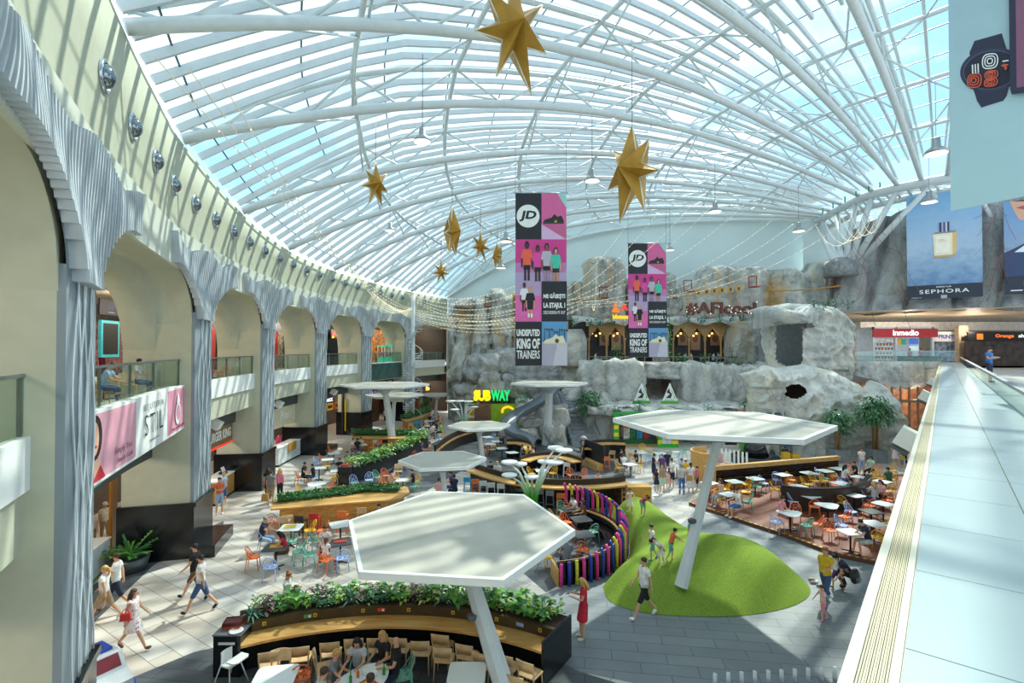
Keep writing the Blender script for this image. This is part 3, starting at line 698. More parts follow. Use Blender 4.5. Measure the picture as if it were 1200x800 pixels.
def rock_sheet(name, m, xL, xR, Yf, topf, zb, step=.22, amp=.7, col=1.6, colw=2.2, seed=0, rnd=1.2, bumps=(), holes=(), back=2.5, botf=None):
    """rock face: outline measured on the photograph, standing at depth Yf(x)"""
    YM = Yf((xL+xR)/2); n = max(6, int((xR-xL)/FPX*YM/step)); zt = max(at_Y(x, topf(x), Yf(x)).z for x in np.linspace(xL, xR, 12))
    mrow = max(5, int((zt-zb)/step)); sv = Vector((seed*13.1, seed*7.7, 0)); P = []
    for i in range(n+1):
        x = lerp(xL, xR, i/n); Y = Yf(x); b = at_Y(x, 400, Y); ztx = at_Y(x, topf(x), Y).z; c = []
        zbx = zb if botf is None else at_Y(x, botf(x), Y).z
        for j in range(mrow+1):
            z = lerp(zbx, ztx, j/mrow); q = Vector((b.x, 0, z))+sv
            cx = b.x/colw+.5*noise.noise(Vector((b.x*.5, z*.12, seed)))
            cell = noise.noise(Vector((math.floor(cx)*3.7, math.floor(z/4+math.floor(cx)*.37)*2.9, seed+.5)))
            fr = cx-math.floor(cx); groove = max(0, 1-min(fr, 1-fr)*9)
            d = col*(cell*.9-groove*.55)+amp*fbm(Vector((q.x*.28, seed, q.z*.14)), 5)+amp*.35*(1-abs(noise.noise(q*1.1))*2)
            for (bx, by, rx, ry, h) in bumps:
                yp = px_of((b.x, Y, z))[1]; e = ((x-bx)/rx)**2+((yp-by)/ry)**2
                if e < 1: d += h*math.sqrt(1-e)
            ed = min((x-xL), (xR-x))/FPX*Y
            for e in (ed, ztx-z):
                if e < rnd: d -= back*(1-math.sqrt(max(0, 1-(1-max(0, e)/rnd)**2)))
            c.append(Vector((b.x*(1-d*.0), Y-d, z)))
        P.append(c)
    def mask(i, j):
        p = P[i][j]; xx, yy = px_of((p.x, p.y, p.z))
        return not any(abs((xx-hx)/hw)**6+abs((yy-hy)/hh)**6 < 1 if hh > 12 else ((xx-hx)/hw)**2+((yy-hy)/hh)**2 < 1 for hx, hy, hw, hh in holes)
    mb = MB(); mb.grid(P, mask=mask if holes else None); return struct(mb.build(name, m))
def boulder(px, py, w, h, Y, seed, m, label='', dep=None, facet=.32, sq0=.35):
    c = at_Y(px, py, Y); rw, rh = w/2/FPX*Y, h/2/FPX*Y; rd = dep or (rw+rh)/2
    bm = bmesh.new(); bmesh.ops.create_icosphere(bm, subdivisions=4, radius=1)
    for v in bm.verts:
        n = v.co.normalized(); q = n*1.5+Vector((seed*3.3, seed*1.7, 0))
        s = 1+facet*noise.noise(q)+.10*noise.noise(q*3)
        vd = noise.voronoi(q*1.1)[0]; s += .28*min(.5, vd[1]-vd[0])-.07
        sq = 1/max(abs(n.x), abs(n.y), abs(n.z)); s *= lerp(1, sq, sq0)
        v.co = Vector((n.x*rw*s, n.y*rd*s, n.z*rh*s))
    bm.verts.ensure_lookup_table()
    mb = MB(); mb.add([v.co for v in bm.verts], [[v.index for v in f.verts] for f in bm.faces], 0, True); bm.free()
    o = mb.build('boulder', m, loc=c); recenter_keep(o)
    return struct(o)
def recenter_keep(o):
    b = min(v.co.z for v in o.data.vertices)
    for v in o.data.vertices: v.co.z -= b
    o.location.z += b
# back rock, upper band: stained columns
tops = lambda xs, ys: (lambda x: interp(x, xs, ys))
rock_sheet('wall_back', M_ROCK, 520, 612, lambda x: 56, tops([520, 527, 545, 571, 573, 590, 592, 600, 612], [372, 352, 347, 347, 335, 333, 344, 338, 334]), 0, seed=1, col=1.5)
rock_sheet('wall_back', M_ROCK, 598, 690, lambda x: 57, tops([598, 640, 664, 680, 690], [338, 330, 327, 326, 330]), 10, seed=2)
rock_sheet('wall_back', M_ROCK, 686, 738, lambda x: 54, tops([686, 690, 705, 735, 738], [306, 299, 297, 298, 304]), 10.4, seed=3, col=.5, colw=5)
rock_sheet('wall_back', M_ROCK, 732, 805, lambda x: 55.5, tops([732, 760, 778, 792, 797, 805], [320, 320, 318, 313, 334, 336]), 10.4, seed=4, col=.8)
rock_sheet('wall_back', M_ROCK, 800, 912, lambda x: 54, tops([800, 806, 822, 826, 835, 850, 880, 900, 905, 912], [340, 329, 327, 314, 309, 307, 308, 309, 318, 322]), 10.4, seed=5, col=.7, colw=4)
rock_sheet('wall_back', M_ROCK, 903, 1000, lambda x: 53, tops([903, 912, 940, 950, 957, 962, 985, 1000], [322, 312, 310, 316, 312, 304, 300, 300]), 8, seed=6, col=.8)
# the rock apron over the restaurant level and below it
rock_sheet('wall_back', M_ROCKG, 672, 870, lambda x: 51.5, lambda x: 371+2*math.sin(x*.1), 0, botf=lambda x: 379+2*math.sin(x*.2), seed=7, col=.5, step=.18, rnd=.6, back=1.2)
rock_sheet('wall_back', M_ROCK, 858, 912, lambda x: 50.5, tops([858, 863, 905, 912], [384, 374, 375, 384]), 2, seed=8, col=.4, colw=5)
rock_sheet('wall_back', M_ROCKG, 660, 692, lambda x: 50.5, tops([660, 664, 688, 692], [395, 385, 384, 395]), 2, seed=9, col=.3, colw=5)
rock_sheet('wall_back', M_ROCK, 772, 790, lambda x: 50.8, tops([772, 775, 787, 790], [390, 378, 378, 390]), 5, seed=10, col=.2, colw=5)
rock_sheet('wall_back', M_ROCKD, 596, 760, lambda x: 55, lambda x: 432+4*math.sin(x*.13), 0, seed=11, col=1.4, colw=3, amp=1.4)
rock_sheet('wall_back', M_ROCKD, 740, 925, lambda x: 52.5, lambda x: 424, 0, seed=12, col=.8, colw=3, amp=1.2)
# the right hand rock: tower with a doorway, big light rock below with a hole
rock_sheet('wall_right', M_ROCKL, 905, 1006, lambda x: 44.5, tops([905, 912, 935, 960, 985, 1000, 1006], [372, 357, 353, 354, 358, 372, 392]), 0, seed=13, col=.5, colw=6, amp=.9, holes=[(924, 405, 16, 24)], rnd=.8, back=1.4, step=.11)
rock_sheet('wall_right', M_ROCKL, 886, 1057, lambda x: 38.5, tops([886, 905, 925, 955, 985, 1005, 1020, 1036, 1042, 1047, 1057], [440, 428, 432, 427, 434, 447, 456, 454, 447, 450, 500]), 0, seed=14, col=.4, colw=7, amp=1.1, holes=[(931, 459, 13.5, 8.5)], rnd=1.1, back=1.8, step=.09, bumps=[(1025, 490, 35, 30, 1.2), (960, 480, 40, 30, .8)])
rock_sheet('wall_right', M_ROCKG, 900, 960, lambda x: 43, lambda x: 360+4*math.sin(x*.15), 0, botf=lambda x: interp(x, [900, 912, 945, 960], [384, 380, 379, 384]), seed=15, col=.3, step=.15, rnd=.5, bumps=[(930, 370, 26, 14, 1.2)])
# dark room behind the doorway and the hole
mb = MB(); a = at_Y(900, 400, 46); mb.box((a.x+2.2, 47.5, 7.5), (4.5, .2, 6), mi=0); mb.box((a.x+2.2, 46, 6.2), (4.5, 3, .2), mi=0); struct(mb.build('wall_right', mat('inner_room', '#8b9398', .7)))
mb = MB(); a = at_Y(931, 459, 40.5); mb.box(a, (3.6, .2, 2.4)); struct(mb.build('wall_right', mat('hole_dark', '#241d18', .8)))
# high rock behind the perfume banner
PR0, PR1 = Vector((31.5, 51.2, 0)), Vector((52, 36.5, 0)); rd = (PR1-PR0); rl = rd.length; rd.normalize(); rn = Vector((rd.y, -rd.x, 0))
mb = MB(); P = []; n, mrow = 110, 44
for i in range(n+1):
    u = rl*i/n; base = PR0+rd*u; c = []; ztx = interp(u, [0, 1.2, 2.2, 4, 8, 26], [15.5, 17.6, 19.6, 20.4, 21.5, 22]); zbx = 11.3+.5*noise.noise(Vector((u*.4, 3, 0)))
    for j in range(mrow+1):
        z = lerp(zbx, ztx, j/mrow); cx = (u-(z-11)*.22)/3.1; fr = cx-math.floor(cx); gr = max(0, 1-min(fr, 1-fr)*8)
        d = .8*noise.noise(Vector((math.floor(cx)*2.3, 5, 0)))-.9*gr+.7*fbm(Vector((u*.3, 8, z*.2)), 5)+.8*max(0, 1-(z-zbx)/1.6)
        c.append(base+rn*d+Vector((0, 0, z)))
    P.append(c)
mb.grid(P); mb.grid([[c[0], c[0]-rn*4+Vector((0, 0, .3))] for c in P]); struct(mb.build('wall_right', M_ROCKD))
# boulders below the restaurant terrace
for i, (x0, y0, x1, y1, Y) in enumerate([(679, 424, 712, 462, 49.2), (707, 424, 754, 470, 48.4), (750, 425, 797, 443, 48.6), (793, 426, 831, 469, 48.2), (828, 428, 848, 472, 48.0), (843, 430, 868, 470, 48.0), (864, 430, 885, 470, 47.6), (882, 428, 913, 472, 47.2)]):
    boulder((x0+x1)/2, (y0+y1)/2, (x1-x0)*1.08, (y1-y0)*1.1, Y, i+1, M_ROCKG, '', dep=1.8, facet=.16, sq0=.75)
for i, (x0, y0, x1, y1, Y) in enumerate([(548, 418, 582, 446, 53), (572, 412, 604, 438, 53.4), (560, 436, 590, 462, 52.4), (588, 440, 612, 464, 52.6), (600, 428, 640, 450, 53), (606, 446, 642, 470, 51.5), (536, 450, 562, 470, 53), (640, 436, 668, 456, 52.5), (660, 455, 700, 480, 49.5), (684, 446, 716, 476, 49), (700, 458, 730, 486, 48), (660, 478, 690, 498, 47), (606, 470, 634, 492, 48.5), (630, 476, 664, 510, 44.5), (612, 490, 640, 508, 44.5), (588, 494, 604, 520, 43.5), (606, 502, 628, 516, 43.0), (640, 498, 662, 526, 42.8), (690, 480, 724, 516, 46), (655, 430, 676, 450, 53)]):
    boulder((x0+x1)/2, (y0+y1)/2, (x1-x0)*1.12, (y1-y0)*1.15, Y, i+31, M_ROCKD if Y > 51 else M_ROCKG, 'rough grey boulder in the rock pile around the slide', facet=.4, sq0=.5)
# sloping rock ledge above the ground floor shops
mb = MB(); P = []
for i in range(61):
    x = lerp(700, 925, i/60); c = []
    for j in range(13):
        Y = lerp(42.6, 50, j/12); p = at_Y(x, 400, Y); z = lerp(3.0, 3.4, j/12)+.35*fbm(Vector((p.x*.6, Y*.6, 2)), 4)
        c.append(Vector((p.x, Y, z)))
    P.append(c)
mb.grid(P); struct(mb.build('trim_3', M_ROCKG))
rock_sheet('wall_back', M_ROCKG, 690, 935, lambda x: 42.6, lambda x: 476+2*math.sin(x*.2), 2.5, seed=17, col=.3, step=.16, rnd=.4, back=.6)
rock_sheet('wall_back', M_ROCKD, 808, 848, lambda x: 43, lambda x: 480, 0, seed=18, col=.3, amp=.6, rnd=.4)
rock_sheet('wall_back', M_ROCKD, 684, 720, lambda x: 43.4, lambda x: 478, 0, seed=19, col=.4, amp=.6, rnd=.4)
# ---------------------------------------------------------------- parapet ledge under the camera and the upper walkway on the right
PD, PN = Vector((.645, .764, 0)), Vector((.764, -.645, 0))
def pp(t, o, z): return PD*t+PN*o+Vector((0, 0, z))
def pbox(t0, t1, o0, o1, z0, z1, mb, mi=0):
    vs = [pp(t, o, z) for z in (z0, z1) for t, o in ((t0, o0), (t0, o1), (t1, o1), (t1, o0))]
    mb.add(vs, [(0, 1, 2, 3), (7, 6, 5, 4), (0, 4, 5, 1), (1, 5, 6, 2), (2, 6, 7, 3), (3, 7, 4, 0)], mi); return mb
ZL = 6.8; TE = 60.0
mb = pbox(-5, TE, -.29, -.13, 5.2, ZL-.012, MB()); pbox(-5, TE, -.305, -.262, 5.2, ZL, mb); pbox(-5, TE, -.165, -.135, ZL-.03, ZL, mb); pbox(-5, TE, -.13, 1.1, 5.2, ZL-.02, mb)
struct(mb.build('trim_4', mat('ledge_cream', '#c9c6b4', .45, var=.02)))
mb = MB()
for i in range(11): pbox(-5, TE, -.2575+i*.0083, -.2525+i*.0083+.0008*(i % 3), ZL-.02, ZL-.004, mb)
struct(mb.build('trim_5', mat('linear_vent_slats', '#c3b893', .5, var=.03)))
mb = pbox(-5, TE, -.26, -.167, ZL-.03, ZL-.0118, MB()); struct(mb.build('trim_6', mat('vent_dark', '#6b6250', .7)))
mb = MB(); t = -5
while t < TE:
    t1 = min(t+.95, TE); pbox(t+.004, t1-.004, -.128, .426, ZL-.03, ZL, mb); pbox(t+.004, t1-.004, .436, 1.1, ZL-.03, ZL, mb); t += .95
struct(mb.build('trim_7', mat('ledge_panels', '#a3b4b7', .3, var=.02, scale=.5)))
mb = MB(); g = empty('glass_railing', pp(20, 1.05, ZL)); go = g.location
def rel(mb, o): mb.v = [tuple(Vector(v)-o) for v in mb.v]; return mb
part(rel(pbox(1, TE, 1.04, 1.06, ZL, 7.22, MB()), go), 'glass_panel', M_RAILG, g)
part(rel(pbox(1, TE, 1.0, 1.1, 7.22, 7.28, MB()), go), 'handrail', M_ALU, g)
tag(g, 'long glass railing with a flat metal handrail on the white ledge at right', 'railing')
mb = MB(); mb.add([pp(-8, 1.1, 6.3), pp(-8, 40, 6.3), pp(90, 40, 6.3), pp(90, 1.1, 6.3)], [(0, 1, 2, 3)]); struct(mb.build('floor', mat('walkway_tiles', '#b9bcb9', .3, var=.05)))
mb = MB(); mb.add([(31, 45.6, 6.3), (52, 45.6, 6.3), (52, 62, 6.3), (31, 62, 6.3)], [(0, 1, 2, 3)]); struct(mb.build('floor', mat('walkway_tiles', '#b9bcb9', .3)))
# rock faced slab edge under the news kiosk
rock_sheet('wall_right', M_ROCKG, 1000, 1106, lambda x: 45.6, lambda x: 423, 0, botf=lambda x: interp(x, [1000, 1020, 1045, 1070, 1106], [440, 444, 456, 455, 447]), seed=21, col=.3, step=.16, rnd=.3, back=.3, amp=.5)
for i, (t, z) in enumerate([(12.6, 6.25), (25, 6.2), (38, 6.1)]):
    fl = empty('floodlight', pp(t, -.55, z)); mb = MB(); M = Matrix((PD, -PN, UP)).transposed()
    mb.box((0, 0, 0), (.4, .36, .36), M=Matrix.Rotation(.5, 3, PD) @ M); hs_ = part(mb, 'housing', M_WHITE, fl)
    mb = MB(); mb.box(-PN*.14-UP*.22, (.32, .3, .06), M=Matrix.Rotation(.5, 3, PD) @ M); part(mb, 'lens', M_GREYM, hs_)
    mb = MB(); mb.bar(PN*.27, PN*.02, .08, .08); part(mb, 'bracket', M_ALU, fl)
    later(fl, 'white box floodlight fixed to the outer side of the white ledge', 'light', 'floodlights on the ledge')
# ceiling and shop fronts of the far right gallery
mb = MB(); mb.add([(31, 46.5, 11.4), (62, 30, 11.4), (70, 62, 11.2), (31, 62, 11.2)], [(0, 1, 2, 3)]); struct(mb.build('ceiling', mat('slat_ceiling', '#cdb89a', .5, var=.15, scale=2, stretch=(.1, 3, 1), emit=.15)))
mb = MB(); mb.box((48, 55.3, 8.9), (36, .3, 5.2)); struct(mb.build('wall_back', mat('gallery_wall_grey', '#aeb2b2', .6)))
mb = MB(); mb.box((46.5, 54.2, 10.35), (20, 1.2, .9)); struct(mb.build('trim_8', mat('bulkhead_white', '#e8e6e0', .5)))
# ground floor opening under the slab: warm restaurant interior
mb = MB(); mb.box((38, 47.5, 2.4), (16, .3, 5)); struct(mb.build('wall_right', mat('restaurant_warm', '#8a5a3c', .6, var=.35, scale=1.5, emit=.25)))
mb = MB()
for i in range(12):
    x = 32+i*.75; mb.box((x, 44.2, 2.6), (.12, .12, 4.2))
mb.box((36, 44, 3.5), (9, .3, .25)); struct(mb.build('trim_9', mat('warm_posts', '#9b7a55', .5)))
for p in ((36, 45.5, 3.8), (39, 50, 9.8), (45, 50, 9.8), (33, 57, 8.8), (20, 52.9, 9.3), (12, 52.9, 9.3), (16, 45.5, 2.3), (21, 46, 2.3)):
    l = bpy.data.lights.new('shop_lamp', 'POINT'); l.energy = (25 if 9.2 < p[2] < 9.5 else 250) if p[2] > 3 else 90; l.color = (1, .85, .68); l.shadow_soft_size = .4
    o = bpy.data.objects.new('shop_lamp', l); COL.objects.link(o); o.location = p
# ---------------------------------------------------------------- furniture materials
HUES = {'orange': '#ee7a3c', 'yellow': '#e8b32c', 'blue': '#a9bfe8', 'teal': '#79b9a2', 'tan': '#d8b585', 'red': '#c92b2f', 'white': '#e4e6e4', 'black': '#24272c', 'cyan': '#2fa6dc', 'grey': '#8f979c'}
HN = {'blue': 'light blue', 'teal': 'green', 'cyan': 'bright blue', 'tan': 'light wood'}
def hue(c): return mat('plastic_'+c, HUES[c], .45, var=.03)
def wood_mat(name, c1, c2, sc=(1, 9, 9)):
    def bld(m, n, l, b):
        tc = n.new('ShaderNodeTexCoord'); mp = n.new('ShaderNodeMapping'); mp.inputs['Scale'].default_value = sc
        l.new(tc.outputs['Object'], mp.inputs['Vector'])
        t = n.new('ShaderNodeTexNoise'); t.inputs['Scale'].default_value = 1.3; t.inputs['Detail'].default_value = 6; l.new(mp.outputs[0], t.inputs['Vector'])
        r = n.new('ShaderNodeValToRGB'); r.color_ramp.elements[0].color = srgb(c1); r.color_ramp.elements[1].color = srgb(c2)
        r.color_ramp.elements[0].position = .35; r.color_ramp.elements[1].position = .65
        l.new(t.outputs['Fac'], r.inputs['Fac']); l.new(r.outputs['Color'], b.inputs['Base Color']); b.inputs['Roughness'].default_value = .42
    return node_mat(name, bld)
M_OAK = wood_mat('oak', '#c8954f', '#dcb06c'); M_OAKD = wood_mat('honey_oak', '#b98339', '#cc9a50')
M_BEECH = wood_mat('beech', '#cfa877', '#dcbb8d', (6, 6, 2))
M_DECK = tile_mat('red_deck_boards', '#97533a', '#864832', '#5a3324', 2.4, .14, math.radians(15), rough=.5)
M_SOIL = mat('soil', '#3a2c20', .9, var=.2, scale=20)
LEAF = [mat('leaf_'+n, c, .5, var=.12, scale=6) for n, c in (('deep', '#3f8044'), ('fresh', '#74b24a'), ('lime', '#a6c858'), ('blue', '#6a9f84'), ('dark', '#2c6238'), ('rose', '#93606a'))]
M_CANOPY = mat('canopy_membrane', '#b4b1a6', .75, var=.04, scale=1.2, bump=.1, bscale=120)
# ---------------------------------------------------------------- prototypes (built once, first copy is used in place)
def arc(c, r, a0, a1, n, z=0): return [Vector((c[0]+r*math.cos(lerp(a0, a1, i/n)), c[1]+r*math.sin(lerp(a0, a1, i/n)), z)) for i in range(n+1)]
def lattice_chair(m):
    t = empty('lattice_chair', (0, 0, 0))
    mb = MB(); sq = [(math.copysign(abs(math.cos(a))**.6, math.cos(a))*.225, math.copysign(abs(math.sin(a))**.6, math.sin(a))*.22) for a in [2*PI*i/14 for i in range(14)]]
    mb.prism(sq, .435, .46); part(mb, 'seat', m, t)
    mb = MB(); hoop = []
    for i in range(15):
        a = PI*i/14; x = -.235*math.cos(a); z = .5+.34*math.sin(a)**.8; y = -.06-.19*math.sin(a)**.7; hoop.append((x, y, z))
    mb.tube([(-.2, .02, .45)]+hoop+[(.2, .02, .45)], .017, 5)
    def bz(x, z): return (x, -.06-.19*max(0, min(1, (z-.46)/.3))**.6*(1-(abs(x)/.3)**2*.6), z)
    for sx in (-1, 1):
        mb.tube([bz(sx*.15, .46), bz(sx*.02, .6), bz(-sx*.1, .72), bz(-sx*.15, .79)], .012, 4)
        mb.tube([bz(sx*.05, .46), bz(sx*.14, .6), bz(sx*.19, .7)], .012, 4)
    mb.tube([bz(.09*math.cos(a), .66+.085*math.sin(a)) for a in [2*PI*i/10 for i in range(10)]], .012, 4, closed=True)
    part(mb, 'backrest', m, t)
    for sx in (-1, 1):
        for sy in (-1, 1):
            mb = MB(); mb.tube([(sx*.18, sy*.17, .44), (sx*.22, sy*.215, 0)], [.02, .013], 5); part(mb, 'leg', m, t)
    return t
def wood_chair(m):
    t = empty('wooden_chair', (0, 0, 0))
    mb = MB(); mb.prism([(-.22, -.2), (.22, -.2), (.235, .2), (.16, .235), (-.16, .235), (-.235, .2)], .44, .465); part(mb, 'seat', m, t)
    mb = MB(); P = []
    for i in range(9):
        x = lerp(-.235, .235, i/8); y = -.25+.05*(abs(x)/.235)**2; top = .84+.02*(1-(x/.235)**2)
        P.append([(x, y+.02, .60-.01*(1-(x/.235)**2)), (x, y-.03, top), (x, y-.055, top), (x, y-.005, .6), (x, y+.02, .60)])
    mb.grid(P); part(mb, 'backrest', m, t)
    for sx in (-1, 1):
        mb = MB(); mb.tube([(sx*.2, .18, .45), (sx*.215, .205, 0)], [.02, .014], 5); part(mb, 'leg', m, t)
        mb = MB(); mb.tube([(sx*.215, -.235, .74), (sx*.2, -.18, .45), (sx*.215, -.24, 0)], [.016, .021, .014], 5); part(mb, 'leg', m, t)
    return t
def bar_stool(m):
    t = empty('bar_stool', (0, 0, 0))
    mb = MB(); mb.box((0, 0, .735), (.40, .38, .04)); part(mb, 'seat', m, t)
    mb = MB(); mb.box((0, -.19, .87), (.40, .03, .22), M=Matrix.Rotation(.12, 3, 'X')); mb.bar((-.17, -.17, .74), (-.18, -.2, .92), .03); mb.bar((.17, -.17, .74), (.18, -.2, .92), .03); part(mb, 'backrest', m, t)
    for sx in (-1, 1):
        for sy in (-1, 1):
            mb = MB(); mb.bar((sx*.165, sy*.155, .72), (sx*.21, sy*.2, 0), .032, .032); part(mb, 'leg', m, t)
    mb = MB(); q = [(-.195, -.185, .3), (.195, -.185, .3), (.195, .185, .3), (-.195, .185, .3)]
    for i in range(4): mb.bar(q[i], q[(i+1) % 4], .025)
    part(mb, 'footrest', m, t); return t
def table(m, shape='square', mleg=None, r=.38):
    t = empty('cafe_table', (0, 0, 0)); mb = MB(); e = {'square': .25, 'round': 1.0, 'oval': 1.0, 'tri': 1}[shape]
    if shape == 'tri':
        poly = [(r*1.25*(math.cos(a)*(1+.16*math.cos(3*a))), r*1.25*math.sin(a)*(1+.16*math.cos(3*a))) for a in [2*PI*i/24 for i in range(24)]]
    else:
        kx = 1.7 if shape == 'oval' else 1
        poly = [(kx*math.copysign(abs(math.cos(a))**e, math.cos(a))*r, math.copysign(abs(math.sin(a))**e, math.sin(a))*r) for a in [2*PI*(i+.5)/24 for i in range(24)]]
    mb.prism(poly, .725, .752); part(mb, 'table_top', m, t)
    ml = mleg or M_DARK
    mb = MB(); mb.lathe([(.035, .03), (.035, .70), (.14, .724)], n=8); part(mb, 'column', ml, t)
    mb = MB()
    for k in range(4):
        a = PI/4+k*PI/2; mb.bar((0, 0, .02), (.3*math.cos(a), .3*math.sin(a), .015), .05, .03)
    part(mb, 'base', ml, t); return t
PROTO = {}
def spawn(key, make):
    if key not in PROTO: PROTO[key] = make(); return PROTO[key]
    return dup(PROTO[key])
M_TW = mat('table_white', '#e3e8e8', .3, var=.01); M_TD = mat('table_dark', '#3f4347', .4, var=.04); M_TG = mat('table_pale_green', '#cfdad6', .3, var=.01)
TABLES = []
def tbl(px, py, kind='white', shape='square', zone='', dz=0, r=.38, rz=None, at=None):
    p = at or at_z(px, py, .74+dz); m = {'white': M_TW, 'dark': M_TD, 'pale': M_TG}[kind]
    o = spawn(('t', kind, shape, r), lambda: table(m, shape, r=r)); o.location = (p.x, p.y, dz); o.rotation_euler.z = random.choice([.1, .35, .5]) if rz is None else rz
    TABLES.append((p.x, p.y, zone, r*(1.7 if shape == 'oval' else 1)))
    sh = {'square': 'square', 'round': 'round', 'oval': 'long oval', 'tri': 'rounded triangular'}[shape]
    later(o, '%s cafe table, %s top, %s' % (sh, {'white': 'white', 'dark': 'dark grey', 'pale': 'pale'}[kind], zone), 'table', 'cafe tables '+zone); return o
SEATS = []
def chair(px, py, col, zone, kind='lattice', face=None, dz=0, at=None, rz=None, push=True, h=.45):
    p = at or at_z(px, py, h+dz); p = Vector((p.x, p.y, dz))
    if kind == 'lattice': o = spawn(('l', col), lambda: lattice_chair(hue(col)))
    elif kind == 'wood': o = spawn(('w', col), lambda: wood_chair(M_BEECH))
    else: o = spawn(('s', col), lambda: bar_stool(M_BEECH if col == 'tan' else hue(col)))
    if rz is None:
        if face is not None: f = at_z(face[0], face[1], .5+dz); d = Vector((f.x-p.x, f.y-p.y, 0))
        else:
            c = [q for q in TABLES if q[2] == zone] or TABLES
            q = min(c, key=lambda q: (q[0]-p.x)**2+(q[1]-p.y)**2); d = Vector((q[0]-p.x, q[1]-p.y, 0))
            if push and d.length < q[3]+.36: p = Vector((q[0], q[1], dz))-d.normalized()*(q[3]+.36); p.z = dz
        rz = math.atan2(d.y, d.x)-PI/2+random.uniform(-.25, .25)
    # keep seats apart
    for _ in range(6):
        for q in SEATS:
            e = Vector((p.x-q.x, p.y-q.y, 0))
            if e.length < .56:
                if e.length < .01: e = Vector((.1, 0, 0))
                p += e.normalized()*(.57-e.length)
    SEATS.append(p); o.location = p; o.rotation_euler.z = rz
    nm = {'lattice': '%s lattice-back chair', 'wood': '%s plywood chair', 'stool': '%s bar stool'}[kind] % HN.get(col, col)
    later(o, nm+' '+zone, 'stool' if kind == 'stool' else 'chair', nm+' '+zone, p); return p, rz
# ---------------------------------------------------------------- umbrellas
def umbrella(c, z, R, rot, base, rp, label, zb=0, lamp=None, ax=1, ay=1):
    t = empty('canopy_umbrella', (base[0], base[1], zb)); o = t.location
    hexp = lambda r: [(c[0]-o.x+ax*r*math.cos(rot+k*PI/3), c[1]-o.y+ay*r*math.sin(rot+k*PI/3)) for k in range(6)]
    h = z-zb
    mb = MB(); mb.prism(hexp(R*.975), h-.06, h-.015); part(mb, 'canopy', M_CANOPY, t)
    mb = MB(); a, b = hexp(R), hexp(R*.965)
    for k in range(6):
        k2 = (k+1) % 6
        mb.add([(*a[k], h-.15), (*a[k2], h-.15), (*a[k2], h), (*a[k], h), (*b[k], h-.15), (*b[k2], h-.15), (*b[k2], h), (*b[k], h)], [(0, 1, 2, 3), (3, 2, 6, 7), (5, 4, 7, 6), (4, 5, 1, 0)])
    part(mb, 'rim', M_WHITE, t)
    mb = MB(); cc = (c[0]-o.x, c[1]-o.y)
    vs = [(*p, h-.19) for p in b]+[(cc[0]+.35*math.cos(rot+k*PI/3), cc[1]+.35*math.sin(rot+k*PI/3), h-.42) for k in range(6)]
    mb.add(vs, [((k+1) % 6, k, 6+k, 6+(k+1) % 6) for k in range(6)]); part(mb, 'underside', M_WHITE, t)
    mb = MB(); top = Vector((cc[0], cc[1], h-.35)); bt = Vector((0, 0, 0)); pts = [bt.lerp(top, i/8) for i in range(9)]
    mb.tube(pts, [rp*lerp(1.25, .8, (i/8)**.6) for i in range(9)], 8, smooth=False); mb.lathe([(rp*.8, -.5), (rp*1.3, -.2), (rp*3, .0)], (cc[0], cc[1], h-.35), 8); pl_ = part(mb, 'pole', M_STEEL, t)
    if lamp:
        q = bt.lerp(top, lamp); mb = MB(); mb.box(q+Vector((-.22, -.12, 0)), (.2, .16, .12), rz=.4); mb.bar(q, q+Vector((-.2, -.1, 0)), .05); part(mb, 'spot_lamp', M_GREYM, pl_)
    tag(t, label, 'umbrella', 'hexagonal canopy umbrellas'); return t
umbrella((-1.33, 12.85), 3.6, 3.2, math.radians(-6), (.05, 11.1), .22, 'large hexagonal white canopy umbrella in the foreground over the curved planter bar', lamp=.55, ax=.9, ay=1.04)
umbrella((6.83, 16.9), 5.6, 3.45, math.radians(45), (5.3, 16.15), .175, 'hexagonal white canopy umbrella on a leaning pole standing in the green mound', zb=.55, lamp=.42)
umbrella((3.1, 42.2), 5.2, 3.2, .1, (2.9, 42.8), .36, 'tall white canopy umbrella in front of the grey slide')
p = at_Y(567, 496, 34); umbrella((p.x-.3, 34), 2.95, 2.1, .2, (p.x, 34), .16, 'low white canopy umbrella left of the man standing in grey')
p = at_Y(519, 540, 24); umbrella((p.x, 24), 2.85, 2.05, .15, (p.x+.15, 24), .14, 'low white canopy umbrella above the left end of the long curved bar')
p = at_Y(451, 450, 40.5); q = at_z(461.5, 527); umbrella((p.x, 40.5), 5.2, 3.5, .1, (q.x, q.y), .3, 'tall white canopy umbrella with a thick leaning pole by the hedge-topped bar')
p = at_Y(462, 463, 46); umbrella((p.x, 46), 3.9, 2.6, .1, (p.x-.3, 46.5), .2, 'white canopy umbrella half hidden behind the tall leaning pole at far left')
p = at_Y(512, 462, 60); umbrella((p.x, 60), 2.7, 2.0, .1, (p.x-.2, 60), .16, 'small grey-white canopy umbrella beside the far spiral stair')
